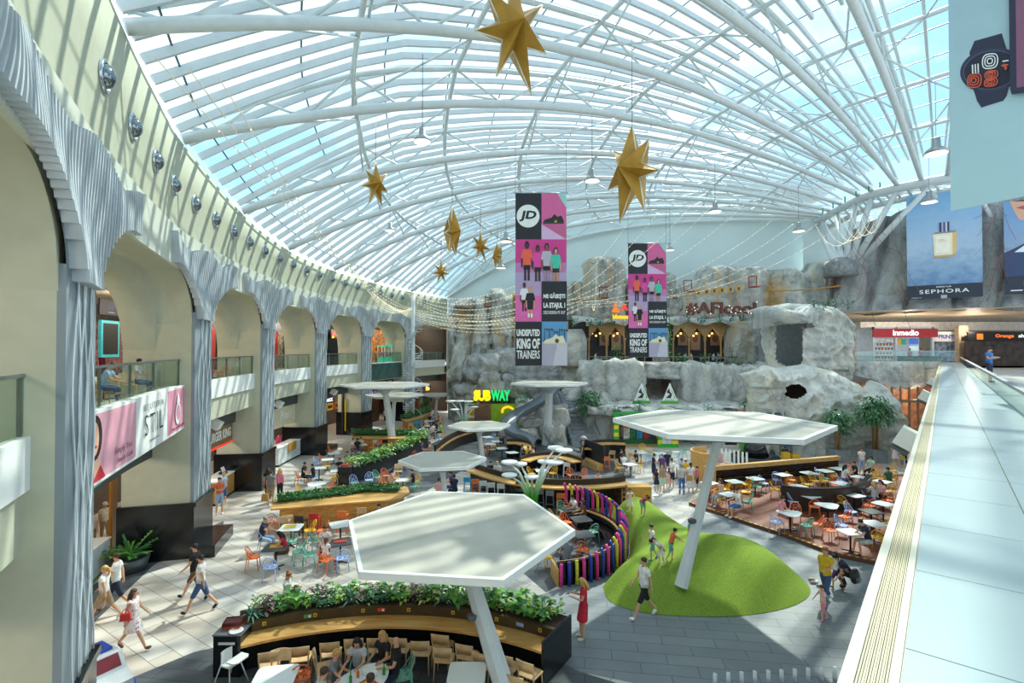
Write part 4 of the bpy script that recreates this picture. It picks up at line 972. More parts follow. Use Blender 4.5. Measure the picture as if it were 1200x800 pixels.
# ---------------------------------------------------------------- planting
def leaf(mb, b, d, L, W, mi, droop=.35, n=2):
    d = d.normalized(); sd = d.cross(UP)
    if sd.length < .1: sd = Vector((1, 0, 0))
    sd.normalize(); m = b+d*L*.5+UP*L*.08; t = b+d*L-UP*L*droop
    mb.add([b-sd*W*.15, b+sd*W*.15, m+sd*W*.5, t, m-sd*W*.5], [(0, 1, 2, 4), (4, 2, 3)], mi)
def plant(loc, kind, rnd, size=1.0, label=None, group=None):
    mb = MB()
    if kind == 'spiky':
        for i in range(22):
            a = rnd.uniform(0, 2*PI); e = rnd.uniform(.25, 1.3); leaf(mb, Vector((0, 0, .02)), Vector((math.cos(a)*math.cos(e), math.sin(a)*math.cos(e), math.sin(e))), rnd.uniform(.3, .48)*size, .05*size, 0, .25)
    elif kind == 'broad':
        for i in range(20):
            a = rnd.uniform(0, 2*PI); r = rnd.uniform(.02, .16)*size; h = rnd.uniform(.08, .38)*size; b = Vector((r*math.cos(a), r*math.sin(a), h))
            mb.bar((0, 0, 0), b, .012, mi=0); leaf(mb, b, Vector((math.cos(a), math.sin(a), rnd.uniform(-.1, .7))), rnd.uniform(.18, .3)*size, .15*size, i % 2, .3)
    elif kind == 'fern':
        for i in range(11):
            a = 2*PI*i/11+rnd.uniform(-.2, .2); L = rnd.uniform(.3, .45)*size; pr = Vector((0, 0, .05))
            for k in range(6):
                u = (k+1)/6; q = Vector((math.cos(a)*L*u, math.sin(a)*L*u, .05+.5*L*math.sin(u*2.4)))
                mb.bar(pr, q, .01); sd = Vector((-math.sin(a), math.cos(a), .1))
                for s in (-1, 1): leaf(mb, q, sd*s+Vector((math.cos(a), math.sin(a), 0))*.6, .13*size*(1.2-u*.6), .05*size, 0, .2)
                pr = q
    else:
        for i in range(34):
            a = rnd.uniform(0, 2*PI); h = rnd.uniform(.05, .36)*size; r = rnd.uniform(.03, .2)*size
            leaf(mb, Vector((r*math.cos(a), r*math.sin(a), h)), Vector((math.cos(a), math.sin(a), rnd.uniform(-.2, .6))), rnd.uniform(.11, .18)*size, .09*size, i % 2, .3)
        for i in range(6): mb.bar((0, 0, 0), (rnd.uniform(-.12, .12), rnd.uniform(-.12, .12), .25*size), .012)
    mi = {'spiky': (3, 0), 'broad': (1, 0), 'fern': (4, 1), 'bushy': (1, 2), 'lime': (2, 1), 'rose': (5, 0)}[kind]
    o = mb.build('potted_plant', [LEAF[mi[0]], LEAF[mi[1]]], loc=loc); o.rotation_euler.z = 0
    if label: later(o, label, 'plant', group)
    return o
def hedge(name, pts, z, w, h, n, label, mats=None, sz=.1, seed=1):
    rnd = random.Random(seed); mb = MB(); L = [0]
    for a, b in zip(pts, pts[1:]): L.append(L[-1]+(b-a).length)
    o0 = pts[0].lerp(pts[-1], .5); o0 = Vector((o0.x, o0.y, z))
    for i in range(n):
        s = rnd.uniform(0, L[-1]); p = Vector((interp(s, L, [q.x for q in pts]), interp(s, L, [q.y for q in pts]), z))-o0
        a = rnd.uniform(-PI, PI); th = rnd.uniform(0, PI); r = rnd.uniform(.75, 1)
        d = Vector((math.cos(a)*math.cos(th), math.sin(a)*math.cos(th), math.sin(th)))
        b = p+Vector((d.x*w/2*r, d.y*w/2*r, d.z*h*r)); leaf(mb, b, d+Vector((rnd.uniform(-.5, .5), rnd.uniform(-.5, .5), rnd.uniform(-.2, .6))), sz*rnd.uniform(.8, 1.5), sz*.8, rnd.choice((0, 0, 1, 2)), .3)
    core = [(q-o0)+Vector((0, 0, h*.35+z*0)) for q in pts]; core = [Vector((q.x, q.y, h*.4)) for q in core]; mb.tube(core, w*.36, 8, mi=1, flat=h/w*1.0)
    o = mb.build(name, mats or [LEAF[0], LEAF[4], LEAF[1]], loc=o0); tag(o, label, 'hedge'); return o
# ---------------------------------------------------------------- foreground curved bar with its long planter
def circ(p, q, r):
    ax, ay, bx, by, cx, cy = p.x, p.y, q.x, q.y, r.x, r.y; d = 2*(ax*(by-cy)+bx*(cy-ay)+cx*(ay-by))
    return Vector((((ax*ax+ay*ay)*(by-cy)+(bx*bx+by*by)*(cy-ay)+(cx*cx+cy*cy)*(ay-by))/d, ((ax*ax+ay*ay)*(cx-bx)+(bx*bx+by*by)*(ax-cx)+(cx*cx+cy*cy)*(bx-ax))/d, 0))
_p = [at_z(282, 757, .8), at_z(472, 734, .8), at_z(636, 764, .8)]; BC = circ(*_p); RF = (Vector((_p[1].x, _p[1].y, 0))-BC).length
A0, A1 = math.atan2(_p[2].y-BC.y, _p[2].x-BC.x), math.atan2(_p[0].y-BC.y, _p[0].x-BC.x); dR = RF-7.4; print('BAR', BC, RF, math.degrees(A0), math.degrees(A1))
def arcpath(c, a0, a1, n): return [(Vector((c[0], c[1], 0)), Vector((math.cos(lerp(a0, a1, i/n)), math.sin(lerp(a0, a1, i/n)), 0))) for i in range(n+1)]
def arcbar(name, label, cat, c, a0, a1, secs, n=32, group=None):
    """secs: (part name, material, [(r,z),...])"""
    o0 = Vector((c[0]+secs[0][2][0][0]*math.cos((a0+a1)/2), c[1]+secs[0][2][0][0]*math.sin((a0+a1)/2), 0)); t = empty(name, o0)
    for nm, m, sec in secs:
        mb = MB(); mb.sweep(arcpath((c[0]-o0.x, c[1]-o0.y), a0, a1, n), sec); part(mb, nm, m, t)
    tag(t, label, cat, group); return t
rect = lambda r0, r1, z0, z1: [(r0, z0), (r0, z1), (r1, z1), (r1, z0)]
M_RISER = mat('dark_bronze_riser', '#4a3b22', .5, var=.1)
bar1 = arcbar('planter_bar', 'long curved wooden bar counter with a black planter along its back, in the foreground', 'bar counter', BC, A0, A1, [('counter', M_OAK, rect(dR+7.4, dR+8.0, .74, .80)), ('front_panel', M_BLACK, rect(dR+7.75, dR+7.85, 0, .74)), ('riser', M_RISER, rect(dR+7.98, dR+8.08, .80, 1.06)), ('planter_box', M_BLACK, rect(dR+8.06, dR+8.78, 0, 1.04)), ('soil', M_SOIL, rect(dR+8.1, dR+8.74, 1.0, 1.05))])
o0 = bar1.location
for i in range(7):
    a = lerp(A1-.07, A0+.05, i/6); q = BC+Vector((math.cos(a), math.sin(a), 0))*(dR+7.965)-o0
    mb = MB(); mb.box((q.x, q.y, .95), (.09, .02, .09), rz=a+PI/2); mb.box((q.x-math.cos(a)*.012, q.y-math.sin(a)*.012, .95), (.04, .01, .04), rz=a+PI/2, mi=1); part(mb, 'power_socket', [mat('socket_yellow', '#e2b93b', .4), M_DARK], [c_ for c_ in KIDS[bar1.name] if c_.name.startswith('riser')][0])
mb = MB()
for a in (A0-.004,):
    q = BC+Vector((math.cos(a), math.sin(a), 0))*(dR+8.08)-o0; mb = MB(); mb.box((q.x, q.y, .54), (1.5, .05, 1.08), rz=a); part(mb, 'end_panel', M_BLACK, bar1)
for a, c in ((math.radians(93), '#d8452f'), (math.radians(64.5), '#9fb3e6'), (math.radians(107), '#54a864')):
    q = BC+Vector((math.cos(a), math.sin(a), 0))*(dR+7.965)-o0; mb = MB(); mb.box((q.x, q.y, .95), (.2, .012, .09), rz=a+PI/2); mb.box((q.x+.05, q.y-.01, .95), (.06, .012, .06), rz=a+PI/2, mi=1); part(mb, 'sticker', [mat('sticker_'+c, c), M_WHITE], [c_ for c_ in KIDS[bar1.name] if c_.name.startswith('riser')][0])
rnd = random.Random(5); kinds = ['spiky', 'broad', 'bushy', 'fern', 'rose', 'lime']
pn = {'spiky': 'spiky grey-green plant', 'broad': 'broad-leaved green plant', 'bushy': 'bushy light green plant', 'fern': 'dark green fern', 'rose': 'reddish-leaved plant', 'lime': 'yellow-green leafy plant'}
for i in range(46):
    f = (i+.5)/46; a = lerp(A1-.02, A0+.02, f); r = dR+8.42+(.17 if i % 2 else -.17)
    k = rnd.choice(['broad', 'bushy', 'bushy', 'lime', 'broad']) if f > .62 else kinds[(i*5+i//6) % 6]
    plant(BC+Vector((math.cos(a)*r, math.sin(a)*r, 1.04)), k, rnd, rnd.uniform(.9, 1.25), pn[k]+' in the long planter of the foreground bar', 'plants in the foreground planter')
# tray station at its left end
ts = empty('tray_station', (-6.95, 12.85, 0)); mb = MB(); mb.box((0, 0, .5), (.66, .55, 1.0)); part(mb, 'cabinet', M_BLACK, ts)
mb = MB(); mb.box((0, 0, 1.015), (.7, .6, .03)); part(mb, 'top', mat('grey_terrazzo', '#6b6f72', .5, var=.2, scale=30), ts)
mb = MB(); mb.box((0, -.285, .82), (.4, .012, .06)); part(mb, 'label_strip', M_WHITE, ts)
tag(ts, 'black tray return station at the left end of the foreground bar', 'tray station')
M_TRAY = mat('tray_maroon', '#5a1f22', .4); M_TRAYO = mat('tray_orange', '#c9502e', .4)
def tray(loc, m, rz=0, name='food_tray', w=.42, d=.32):
    mb = MB(); mb.box((0, 0, .006), (w, d, .012))
    for s in (-1, 1): mb.box((s*w/2, 0, .015), (.015, d, .03)); mb.box((0, s*d/2, .015), (w, .015, .03))
    return mb.build(name, m, loc=loc, rz=rz)
for i in range(5): later(tray((-7.0, 12.98, 1.03+i*.032), M_TRAY if i > 1 else M_TRAYO, .05*i), '%s tray stacked on the black tray station' % ('maroon' if i > 1 else 'orange'), 'tray', 'stacked trays', (-7-.01*i, 12.98, 1.03))
mb = MB(); mb.lathe([(.12, 0), (.17, .02), (.165, .035), (.11, .015)], n=14); tag(mb.build('plate', M_WHITE, loc=(-6.8, 12.72, 1.03)), 'white plate left on the black tray station at lower left', 'plate')
# wooden chairs along the bar
ZB1 = 'along the foreground bar'
for x in (316, 351, 384, 405, 424, 449, 472, 489, 506, 532, 556, 580, 601, 627):
    p_ = at_z(x, 764, .8); a = math.atan2(p_.y-BC.y, p_.x-BC.x); r = dR+7.05-random.uniform(0, .12); q = BC+Vector((math.cos(a)*r, math.sin(a)*r, 0)); chair(0, 0, 'tan', ZB1, 'wood', at=q, rz=a-PI/2+random.uniform(-.12, .12))
# high chair
hc = empty('high_chair', at_z(270, 803)); hm = M_WHITE
mb = MB(); P = [[(.16*math.sin(a), -.1-.06*math.cos(a), z) for z in (.52, .6, .72, .82)] for a in [lerp(-1.3, 1.3, i/8) for i in range(9)]]; mb.grid(P); mb.grid([[(p[0]*1.05, p[1]-.015, p[2]) for p in r] for r in P]); part(mb, 'backrest', hm, hc)
mb = MB(); mb.box((0, 0, .52), (.32, .3, .04)); part(mb, 'seat', hm, hc); mb = MB(); mb.prism([(-.22, .1), (.22, .1), (.22, .32), (.15, .38), (-.15, .38), (-.22, .32)], .66, .69); part(mb, 'tray', hm, hc)
for sx in (-1, 1):
    for sy in (-1, 1): mb = MB(); mb.tube([(sx*.15, sy*.13, .54), (sx*.27, sy*.27, 0)], .016, 6); part(mb, 'leg', M_STEEL, hc)
hc.rotation_euler.z = -1.9; tag(hc, 'white plastic high chair with metal legs beside the black tray station', 'high chair')
# ---------------------------------------------------------------- tables at the very front
ZF = 'in the lower foreground'
tbl(0, 0, 'white', 'oval', ZF, at=Vector((-3.35, 11.15, 0)), r=.5, rz=math.radians(62))
tbl(322, 794, 'white', 'square', ZF, r=.45, rz=.15); tbl(547, 789, 'white', 'square', ZF, r=.42, rz=0)
chair(352, 792, 'orange', ZF, rz=.4); chair(331, 776, 'tan', ZF, 'wood', rz=PI+.2); chair(385, 772, 'tan', ZF, 'wood', rz=-1.2)
# ---------------------------------------------------------------- bars, left middle
def polybar(name, label, top_px, body_px, zt, mtop, mbody, cat='bar counter', th=.07):
    ps = [at_z(x, y, zt) for x, y in top_px]; c = sum(ps, Vector())/len(ps); c.z = 0; t = empty(name, c)
    mb = MB(); mb.prism([(p.x-c.x, p.y-c.y) for p in ps], zt-th, zt); part(mb, 'counter', mtop, t)
    k = .9
    bp = [((p.x-c.x)*k, (p.y-c.y)*k) for p in ps] if body_px is None else [(at_z(x, y, 0).x-c.x, at_z(x, y, 0).y-c.y) for x, y in body_px]
    mb = MB(); mb.prism(bp, 0, zt-th); part(mb, 'body', mbody, t); tag(t, label, cat); return t
polybar('hedge_bar', 'honey-wood bar with a rounded right end and a green hedge on top, left of centre', [(317, 596), (360, 593), (407, 589), (435, 587), (455, 586), (470, 583), (480, 577), (478, 571), (465, 567), (440, 567), (400, 571), (350, 579), (322, 585)], None, 1.1, M_OAK, M_OAKD)
hedge('hedge', [at_z(x, y, 1.1) for x, y in ((325, 588), (360, 584), (400, 579), (430, 575), (452, 575), (468, 575))], 1.1, .75, .36, 1500, 'clipped dark green hedge on the honey-wood bar left of centre', seed=2)
ZA = 'by the hedge-topped wooden bar'
for a in ((323.5, 641, 'dark'), (341, 618, 'white'), (399, 614, 'white'), (399, 635, 'dark')): tbl(a[0], a[1], a[2], 'square', ZA, r=.42)
for x, y, c in ((300, 652, 'orange'), (317, 664, 'blue'), (341, 630, 'teal'), (358, 622, 'yellow'), (371, 621, 'orange'), (369, 632, 'teal'), (349, 646, 'teal'), (362, 650, 'teal'), (382, 655, 'orange'), (399, 651, 'blue'), (403, 623, 'yellow'), (319, 614, 'orange'), (310, 631, 'blue')): chair(x, y, c, ZA)
for x, y, c in ((334, 608, 'tan'), (353, 607, 'black'), (369, 604, 'red'), (402, 601, 'orange'), (424, 597, 'tan')): chair(x, y+2, c, ZA, 'stool', rz=random.uniform(-.3, .3), h=.75)
chair(337, 612, 'tan', ZA, 'wood', rz=.3)
ZBB = 'behind the hedge-topped bar'
for a in ((370, 567, 'white', 'tri'), (395, 551, 'white', 'square'), (384, 538, 'white', 'square'), (391, 531, 'white', 'square'), (430, 567, 'dark', 'square'), (420, 536, 'white', 'square'), (424, 521, 'white', 'square'), (447, 523, 'dark', 'square'), (472, 562, 'white', 'square'), (374, 548, 'white', 'square')): tbl(a[0], a[1], a[2], a[3], ZBB)
for x, y, c in ((351, 559, 'orange'), (368, 558, 'blue'), (363, 574, 'yellow'), (386, 571, 'orange'), (383, 545, 'yellow'), (394, 558, 'yellow'), (372, 542.5, 'blue'), (388, 528, 'orange'), (415, 565, 'blue'), (418, 571, 'teal'), (432.5, 562, 'blue'), (429, 574, 'orange'), (442, 559, 'teal'), (451, 557, 'orange'), (449, 566, 'orange'), (458, 566, 'yellow'), (408, 576, 'orange'), (418, 527, 'orange'), (429, 525, 'yellow'), (438, 525, 'blue'), (446, 528, 'yellow'), (437, 533, 'orange'), (467, 552, 'tan'), (487, 564, 'yellow'), (480, 569, 'teal'), (463, 560, 'yellow'), (379, 537, 'orange'), (471, 545, 'blue'), (478, 541, 'orange'), (483, 534, 'orange')): chair(x, y, c, ZBB, 'wood' if c == 'tan' else 'lattice')
# tray station and mixed planter in the middle left
p = at_z(405, 568); ts = empty('tray_station', p); mb = MB(); mb.box((0, 0, .55), (.75, .6, 1.1)); part(mb, 'cabinet', M_BLACK, ts); mb = MB(); mb.box((0, 0, 1.115), (.8, .65, .03)); part(mb, 'top', M_GREYM, ts); tag(ts, 'black tray return station at the near end of the mixed green planter', 'tray station')
for i in range(3): later(tray((p.x, p.y, 1.13+i*.032), M_TRAYO, .08*i), 'orange-red tray in the stack on the station by the mixed planter', 'tray', 'trays by the mixed planter', (p.x+i*.01, p.y, 1))
def planter(name, label, px, z, w, m):
    ps = [at_z(x, y, z) for x, y in px]; c = sum(ps, Vector())/len(ps); c.z = 0; t = empty(name, c); fr = []
    for i, p in enumerate(ps):
        d = (ps[min(i+1, len(ps)-1)]-ps[max(i-1, 0)]).normalized(); fr.append((Vector((p.x-c.x, p.y-c.y, 0)), Vector((-d.y, d.x, 0))))
    mb = MB(); mb.sweep(fr, [(-w/2, 0), (-w/2, z), (w/2, z), (w/2, 0)]); part(mb, 'box', m, t); mb = MB(); mb.sweep(fr, [(-w/2+.05, z-.05), (-w/2+.05, z+.01), (w/2-.05, z+.01), (w/2-.05, z-.05)]); part(mb, 'soil', M_SOIL, t); tag(t, label, 'planter'); return ps
ps = planter('long_planter', 'long dark planter box filled with mixed green plants, left of centre', [(409, 550), (425, 546.5), (445, 538.5), (465, 529.5), (482, 521), (498, 513)], .75, .6, M_DARK)
L = [0]
for a, b in zip(ps, ps[1:]): L.append(L[-1]+(b-a).length)
for i in range(26):
    s = L[-1]*(i+.5)/26; k = rnd.choice(['bushy', 'lime', 'broad', 'bushy', 'fern']); plant((interp(s, L, [q.x for q in ps])+rnd.uniform(-.15, .15), interp(s, L, [q.y for q in ps]), .76), k, rnd, rnd.uniform(1.6, 2.1), pn[k]+' in the dark planter left of centre', 'plants in the middle planter')
polybar('hedge_bar', 'far honey-wood bar with a low hedge and coloured stools behind the mixed planter', [(412, 512), (430, 513.5), (455, 513.5), (480, 514), (492, 513.5), (497, 510), (494, 506.5), (470, 506), (430, 506), (412, 507.5)], None, 1.1, M_OAK, M_OAKD)
hedge('hedge', [at_z(x, y, 1.1) for x, y in ((414, 509.3), (440, 509.5), (470, 509.5), (493, 509.5))], 1.1, 1.0, .42, 1000, 'low dark green hedge on the far bar behind the mixed planter', seed=3, sz=.13)
for x, y, c in ((430, 518, 'orange'), (438, 518, 'white'), (444, 518.5, 'orange'), (452, 517, 'black'), (467, 518, 'tan'), (475, 518, 'cyan'), (484, 518, 'tan')): chair(x, y+1, c, 'at the far hedge-topped bar', 'stool', rz=0, h=.75)
polybar('hedge_bar', 'farthest wooden bar with a hedge, left of the food stand with the bright sign', [(476, 494), (490, 490), (504, 484), (506, 481), (500, 480), (480, 486.5), (470, 491)], None, 1.1, M_OAK, M_OAKD)
hedge('hedge', [at_z(x, y, 1.1) for x, y in ((473, 491), (482, 488), (492, 485), (503, 481.5))], 1.1, 1.1, .5, 700, 'dark green hedge on the farthest bar at left', seed=4, sz=.16)
for x, y, c in ((486, 496, 'cyan'), (491, 494.5, 'cyan'), (481, 498, 'tan')): chair(x, y, c, 'at the farthest hedge bar', 'stool', rz=.3, h=.75)
ZC = 'in the far left seating area'
for a in ((504, 493, 'white'), (500, 499, 'white'), (496, 503, 'white'), (477, 506, 'white'), (512, 490, 'white'), (521, 514, 'white'), (469, 512, 'white')): tbl(a[0], a[1], a[2], 'square', ZC)
for x, y, c in ((509, 495, 'yellow'), (516, 491, 'yellow'), (519, 497, 'yellow'), (493, 497, 'tan'), (474, 502, 'orange'), (465, 505, 'yellow'), (518, 510, 'yellow'), (514, 515, 'blue'), (487, 505, 'yellow'), (498, 507, 'teal')): chair(x, y, c, ZC)
# ---------------------------------------------------------------- bars of the centre
def curve_bar(name, label, px, zt, w, secs):
    ps = [at_z(x, y, zt) for x, y in px]; c = sum(ps, Vector())/len(ps); c.z = 0; t = empty(name, c)
    sp = catmull([(p.x-c.x, p.y-c.y) for p in ps], 8); fr = []
    for i, p in enumerate(sp):
        d = (sp[min(i+1, len(sp)-1)]-sp[max(i-1, 0)]).normalized(); fr.append((p, Vector((-d.y, d.x, 0))))
    for nm, m, sec in secs: mb = MB(); mb.sweep(fr, sec); part(mb, nm, m, t)
    tag(t, label, 'bar counter'); return fr, c
M_BROWNB = mat('dark_brown_panel', '#2f2620', .45, var=.1)
LONG = [('counter', M_OAK, rect(0, .62, 1.02, 1.1)), ('front_panel', M_BLACK, rect(.3, .4, 0, 1.02)), ('riser', M_BROWNB, rect(.62, .72, .0, 1.38))]
curve_bar('curved_bar', 'long curved wooden bar with a dark front panel across the centre of the hall', [(546, 551), (575, 560.5), (605, 567.5), (640, 571.5), (685, 572), (720, 570), (742, 567)], 1.1, .62, LONG)
p0, p1 = at_z(737, 601), at_z(763, 600); mb = MB(); c = (p0+p1)/2; t = empty('wooden_box', c); mb.box((0, .3, .62), (1.15, .6, 1.25)); part(mb, 'body', M_OAKD, t); mb = MB(); mb.box((0, .3, .02), (1.17, .62, .04)); part(mb, 'plinth', M_BLACK, t); tag(t, 'light wooden block at the right end of the long curved bar', 'box')
ZD = 'at the long curved bar'
for x, y, c in ((548, 563, 'cyan'), (557.5, 565, 'orange'), (566, 567, 'white'), (574.5, 569, 'white'), (583, 570, 'white'), (632, 577, 'grey'), (642.6, 578.5, 'grey'), (657, 582, 'orange')): chair(x, y, c, ZD, 'stool', rz=random.uniform(-.1, .1), h=.75)
for x, y in ((593.6, 572), (606, 574)): chair(x, y, 'tan', ZD, 'wood', rz=0, h=.55)
tbl(757, 578, 'white', 'square', 'beside the green mound', r=.5, rz=.2)
# wooden step ladder by the bar
p = at_z(733, 594); sl = empty('step_ladder', p); mb = MB()
for sx in (-1, 1): mb.bar((sx*.2, -.1, 0), (sx*.16, .05, .9), .04)
part(mb, 'side_rail', M_OAK, sl); mb = MB()
for z in (.25, .5, .75): mb.box((0, -.06+z*.15, z), (.36, .12, .03))
part(mb, 'step', M_OAK, sl); tag(sl, 'small wooden step ladder leaning by the bar next to the green mound', 'ladder')
RB = [('counter', M_OAK, rect(-.1, .62, 1.02, 1.1)), ('front_panel', M_BLACK, rect(.1, .2, 0, 1.02)), ('riser', M_BROWNB, rect(.55, .65, 0, 1.3))]
curve_bar('curved_bar', 'short arched wooden bar with a dark front behind the long curved bar', [(619, 540), (628, 537), (643, 535), (658, 536.5), (672, 541)], 1.1, .5, RB)
curve_bar('curved_bar', 'small bent wooden bar with a black side left of the short arched bar', [(594, 519), (604, 519), (612, 521), (617, 527)], 1.1, .5, RB)
curve_bar('curved_bar', 'angled wooden bar with black panels in front of the sports shop', [(694, 526), (700, 521), (712, 519.5), (733, 520)], 1.1, .5, RB)
curve_bar('curved_bench', 'curved dark bench with wooden edges left of the low white umbrella', [(511, 528), (522, 519), (536, 511), (552, 506), (562, 504)], .9, .5, [('seat_back', M_BROWNB, rect(0, .15, 0, 1.3)), ('rail', M_OAK, rect(-.08, .0, .78, .9)), ('seat', M_OAKD, rect(.15, .7, .3, .5))])
p = at_z(697, 549); t = empty('dark_partition', p); mb = MB(); a, b = at_z(686, 541)-p, at_z(708, 551)-p; mb.bar(a+Vector((0, 0, .8)), b+Vector((0, 0, .8)), .1, 1.6); part(mb, 'panel', M_DARK, t); mb = MB(); off = Vector((-.3, -.25, 0)); mb.bar(a+off+Vector((0, 0, .22)), b+off+Vector((0, 0, .22)), .45, .44); part(mb, 'planter_box', M_OAK, t); tag(t, 'slanting dark partition with a low wooden planter box near the centre', 'partition')
ZE = 'inside the centre bars'
for x, y, k in ((635, 551, 'white'), (676, 555, 'dark'), (600, 530, 'white'), (582, 517, 'white'), (574, 520, 'white'), (571, 512, 'white'), (588, 525, 'white')): tbl(x, y, k, 'square', ZE)
for x, y, c in ((626, 549, 'yellow'), (624, 555, 'yellow'), (648, 554, 'yellow'), (638, 547, 'tan'), (669, 556, 'orange'), (683, 557, 'orange'), (587, 516, 'yellow'), (576, 526, 'tan'), (566, 522, 'orange'), (580, 521, 'blue'), (569, 527, 'orange'), (566, 517, 'teal'), (577, 513, 'blue')): chair(x, y, c, ZE, 'wood' if c == 'tan' else 'lattice')
chair(664, 545, 'white', ZE, 'stool', rz=0, h=.75)
ZG = 'in front of the sports shop'
for x, y, k in ((739, 544, 'white'), (751, 530, 'white'), (773, 531, 'pale'), (793, 546, 'white')): tbl(x, y, k, 'square', ZG)
for x, y, c in ((728, 548, 'yellow'), (749, 545, 'yellow'), (752, 526, 'yellow'), (757, 537, 'blue'), (738, 533, 'tan'), (762, 532, 'tan'), (767, 535, 'teal'), (781, 535, 'teal'), (793, 536, 'blue'), (800, 530, 'teal'), (744, 536, 'tan')): chair(x, y, c, ZG, 'wood' if c == 'tan' else 'lattice')
for x, y, c in ((711, 538, 'orange'), (717, 531, 'tan'), (705, 527, 'cyan')): chair(x, y, c, ZG, 'stool', rz=0, h=.75)
# ---------------------------------------------------------------- round bench with coloured padded posts
NC = (.95, 20.8); a0, a1 = math.radians(-80), math.radians(64)
nb = arcbar('curved_bench', 'round black slatted bench enclosed by pink, blue and yellow padded posts', 'bench', NC, a0, a1, [('back_wall', M_BLACK, rect(3.35, 3.5, 0, .78)), ('seat', M_BLACK, rect(2.75, 3.3, .38, .45)), ('seat_base', M_DARK, rect(3.0, 3.3, 0, .38)), ('rail', M_OAK, rect(3.27, 3.35, .70, .76))], 40)
mb = MB()
for z in (.5, .57, .64): mb.sweep(arcpath((NC[0]-nb.location.x, NC[1]-nb.location.y), a0, a1, 40), rect(3.3, 3.345, z, z+.045))
part(mb, 'back_slats', M_DARK, nb)
mb = MB(); q = Vector((NC[0]+3.1*math.cos(a0), NC[1]+3.1*math.sin(a0), 0))-nb.location; mb.box((q.x-.02, q.y-.0, .3), (.9, .06, .6), rz=a0); part(mb, 'end_panel', M_OAK, nb)
cols = [('pink', '#e63c93'), ('blue', '#2c3fa8'), ('yellow', '#d9d23a')]; seq = [0, 1, 2, 0, 1, 0, 1, 0, 1, 2, 0, 1, 2, 0, 1, 0, 0, 1, 2, 1, 0, 1, 2, 0, 1, 0, 2, 0, 1, 0, 0, 2, 0]
for i in range(33):
    f = i/32; a = lerp(a0+.02, a1, f); hh = interp(f, [0, .15, .45, 1], [.78, .95, 1.5, 1.75]); n = Vector((math.cos(a), math.sin(a), 0)); nm, cc = cols[seq[i]]; bf = min(1, f*2.2)
    mb = MB(); mb.tube([(0, 0, .05), (0, 0, hh*.7), n*-.02*bf+Vector((0, 0, hh*.82)), n*-.16*bf+Vector((0, 0, hh*.95)), n*-.26*bf+Vector((0, 0, hh))], .058, 8)
    for k in range(int(hh/.14)): mb.tube([(0, 0, .08+k*.12), (0, 0, .1+k*.12)], .061, 8)
    o = mb.build('padded_post', mat('foam_'+nm, cc, .4, var=.12, scale=8), loc=Vector((NC[0], NC[1], 0))+n*3.62)
    later(o, '%s padded post of the round bench beside the green mound' % nm, 'post', 'coloured padded posts')
ZN = 'inside the round bench'
for x, y in ((681, 608), (683, 626), (662, 639), (668, 596)): tbl(x, y, 'dark', 'square', ZN, r=.4, rz=.3)
for x, y, c in ((663.6, 604, 'yellow'), (669, 613, 'orange'), (675, 620, 'orange'), (689, 620, 'teal'), (672, 634, 'orange'), (683, 636, 'orange'), (650, 650, 'yellow'), (660, 598, 'teal')): chair(x, y, c, ZN)
# ---------------------------------------------------------------- green mound
FP = [(3.05, 17.3), (3.1, 16.3), (3.9, 15.65), (5.2, 15.4), (7, 15.45), (8.8, 16.05), (9.9, 17.1), (9.95, 18.5), (9.1, 20.2), (8, 21.9), (7.2, 23.8), (6.3, 25.2), (5.4, 25.7), (4.85, 24.6), (4.85, 22.5), (4.75, 20.8), (4.3, 19.3), (3.6, 18.2)]
sp = catmull(FP+[FP[0]], 6)[:-1]; cx, cy = 6.3, 19.4; rings = []; NR = 14
def hump(x, y): return .95*math.exp(-((x-7.6)**2/5+(y-18.3)**2/5))+.85*math.exp(-((x-5.7)**2/1.6+(y-23.6)**2/5))+.35*math.exp(-((x-4.4)**2/1.5+(y-17.2)**2/1.5))+.28
mb = MB(); P = []
for i in range(len(sp)+1):
    q = sp[i % len(sp)]; c = []
    for j in range(NR+1):
        f = j/NR; x, y = lerp(q.x, cx, f), lerp(q.y, cy, f); e = min(1, f*NR/4.5); c.append((x-cx, y-cy, .02+hump(x, y)*(math.sin(e*PI/2)**.8 if j else 0)))
    P.append(c)
mb.grid(P)
def grass(m, n, l, b):
    tc = n.new('ShaderNodeTexCoord'); t = n.new('ShaderNodeTexNoise'); t.inputs['Scale'].default_value = 45; t.inputs['Detail'].default_value = 4; l.new(tc.outputs['Object'], t.inputs['Vector'])
    r = n.new('ShaderNodeValToRGB'); r.color_ramp.elements[0].color = srgb('#5a7a2a'); r.color_ramp.elements[1].color = srgb('#98b04a'); r.color_ramp.elements[0].position = .3; r.color_ramp.elements[1].position = .7
    l.new(t.outputs['Fac'], r.inputs['Fac']); l.new(r.outputs['Color'], b.inputs['Base Color']); b.inputs['Roughness'].default_value = .9
    bp = n.new('ShaderNodeBump'); bp.inputs['Strength'].default_value = .5; bp.inputs['Distance'].default_value = .03; l.new(t.outputs['Fac'], bp.inputs['Height']); l.new(bp.outputs['Normal'], b.inputs['Normal'])
    b.inputs['Specular IOR Level'].default_value = .1
tag(mb.build('grass_mound', node_mat('artificial_grass', grass), loc=(cx, cy, 0)), 'low rolling mound covered in bright artificial grass', 'mound')
def ground(x, y):
    """height of the mound surface (0 elsewhere)"""
    return 0
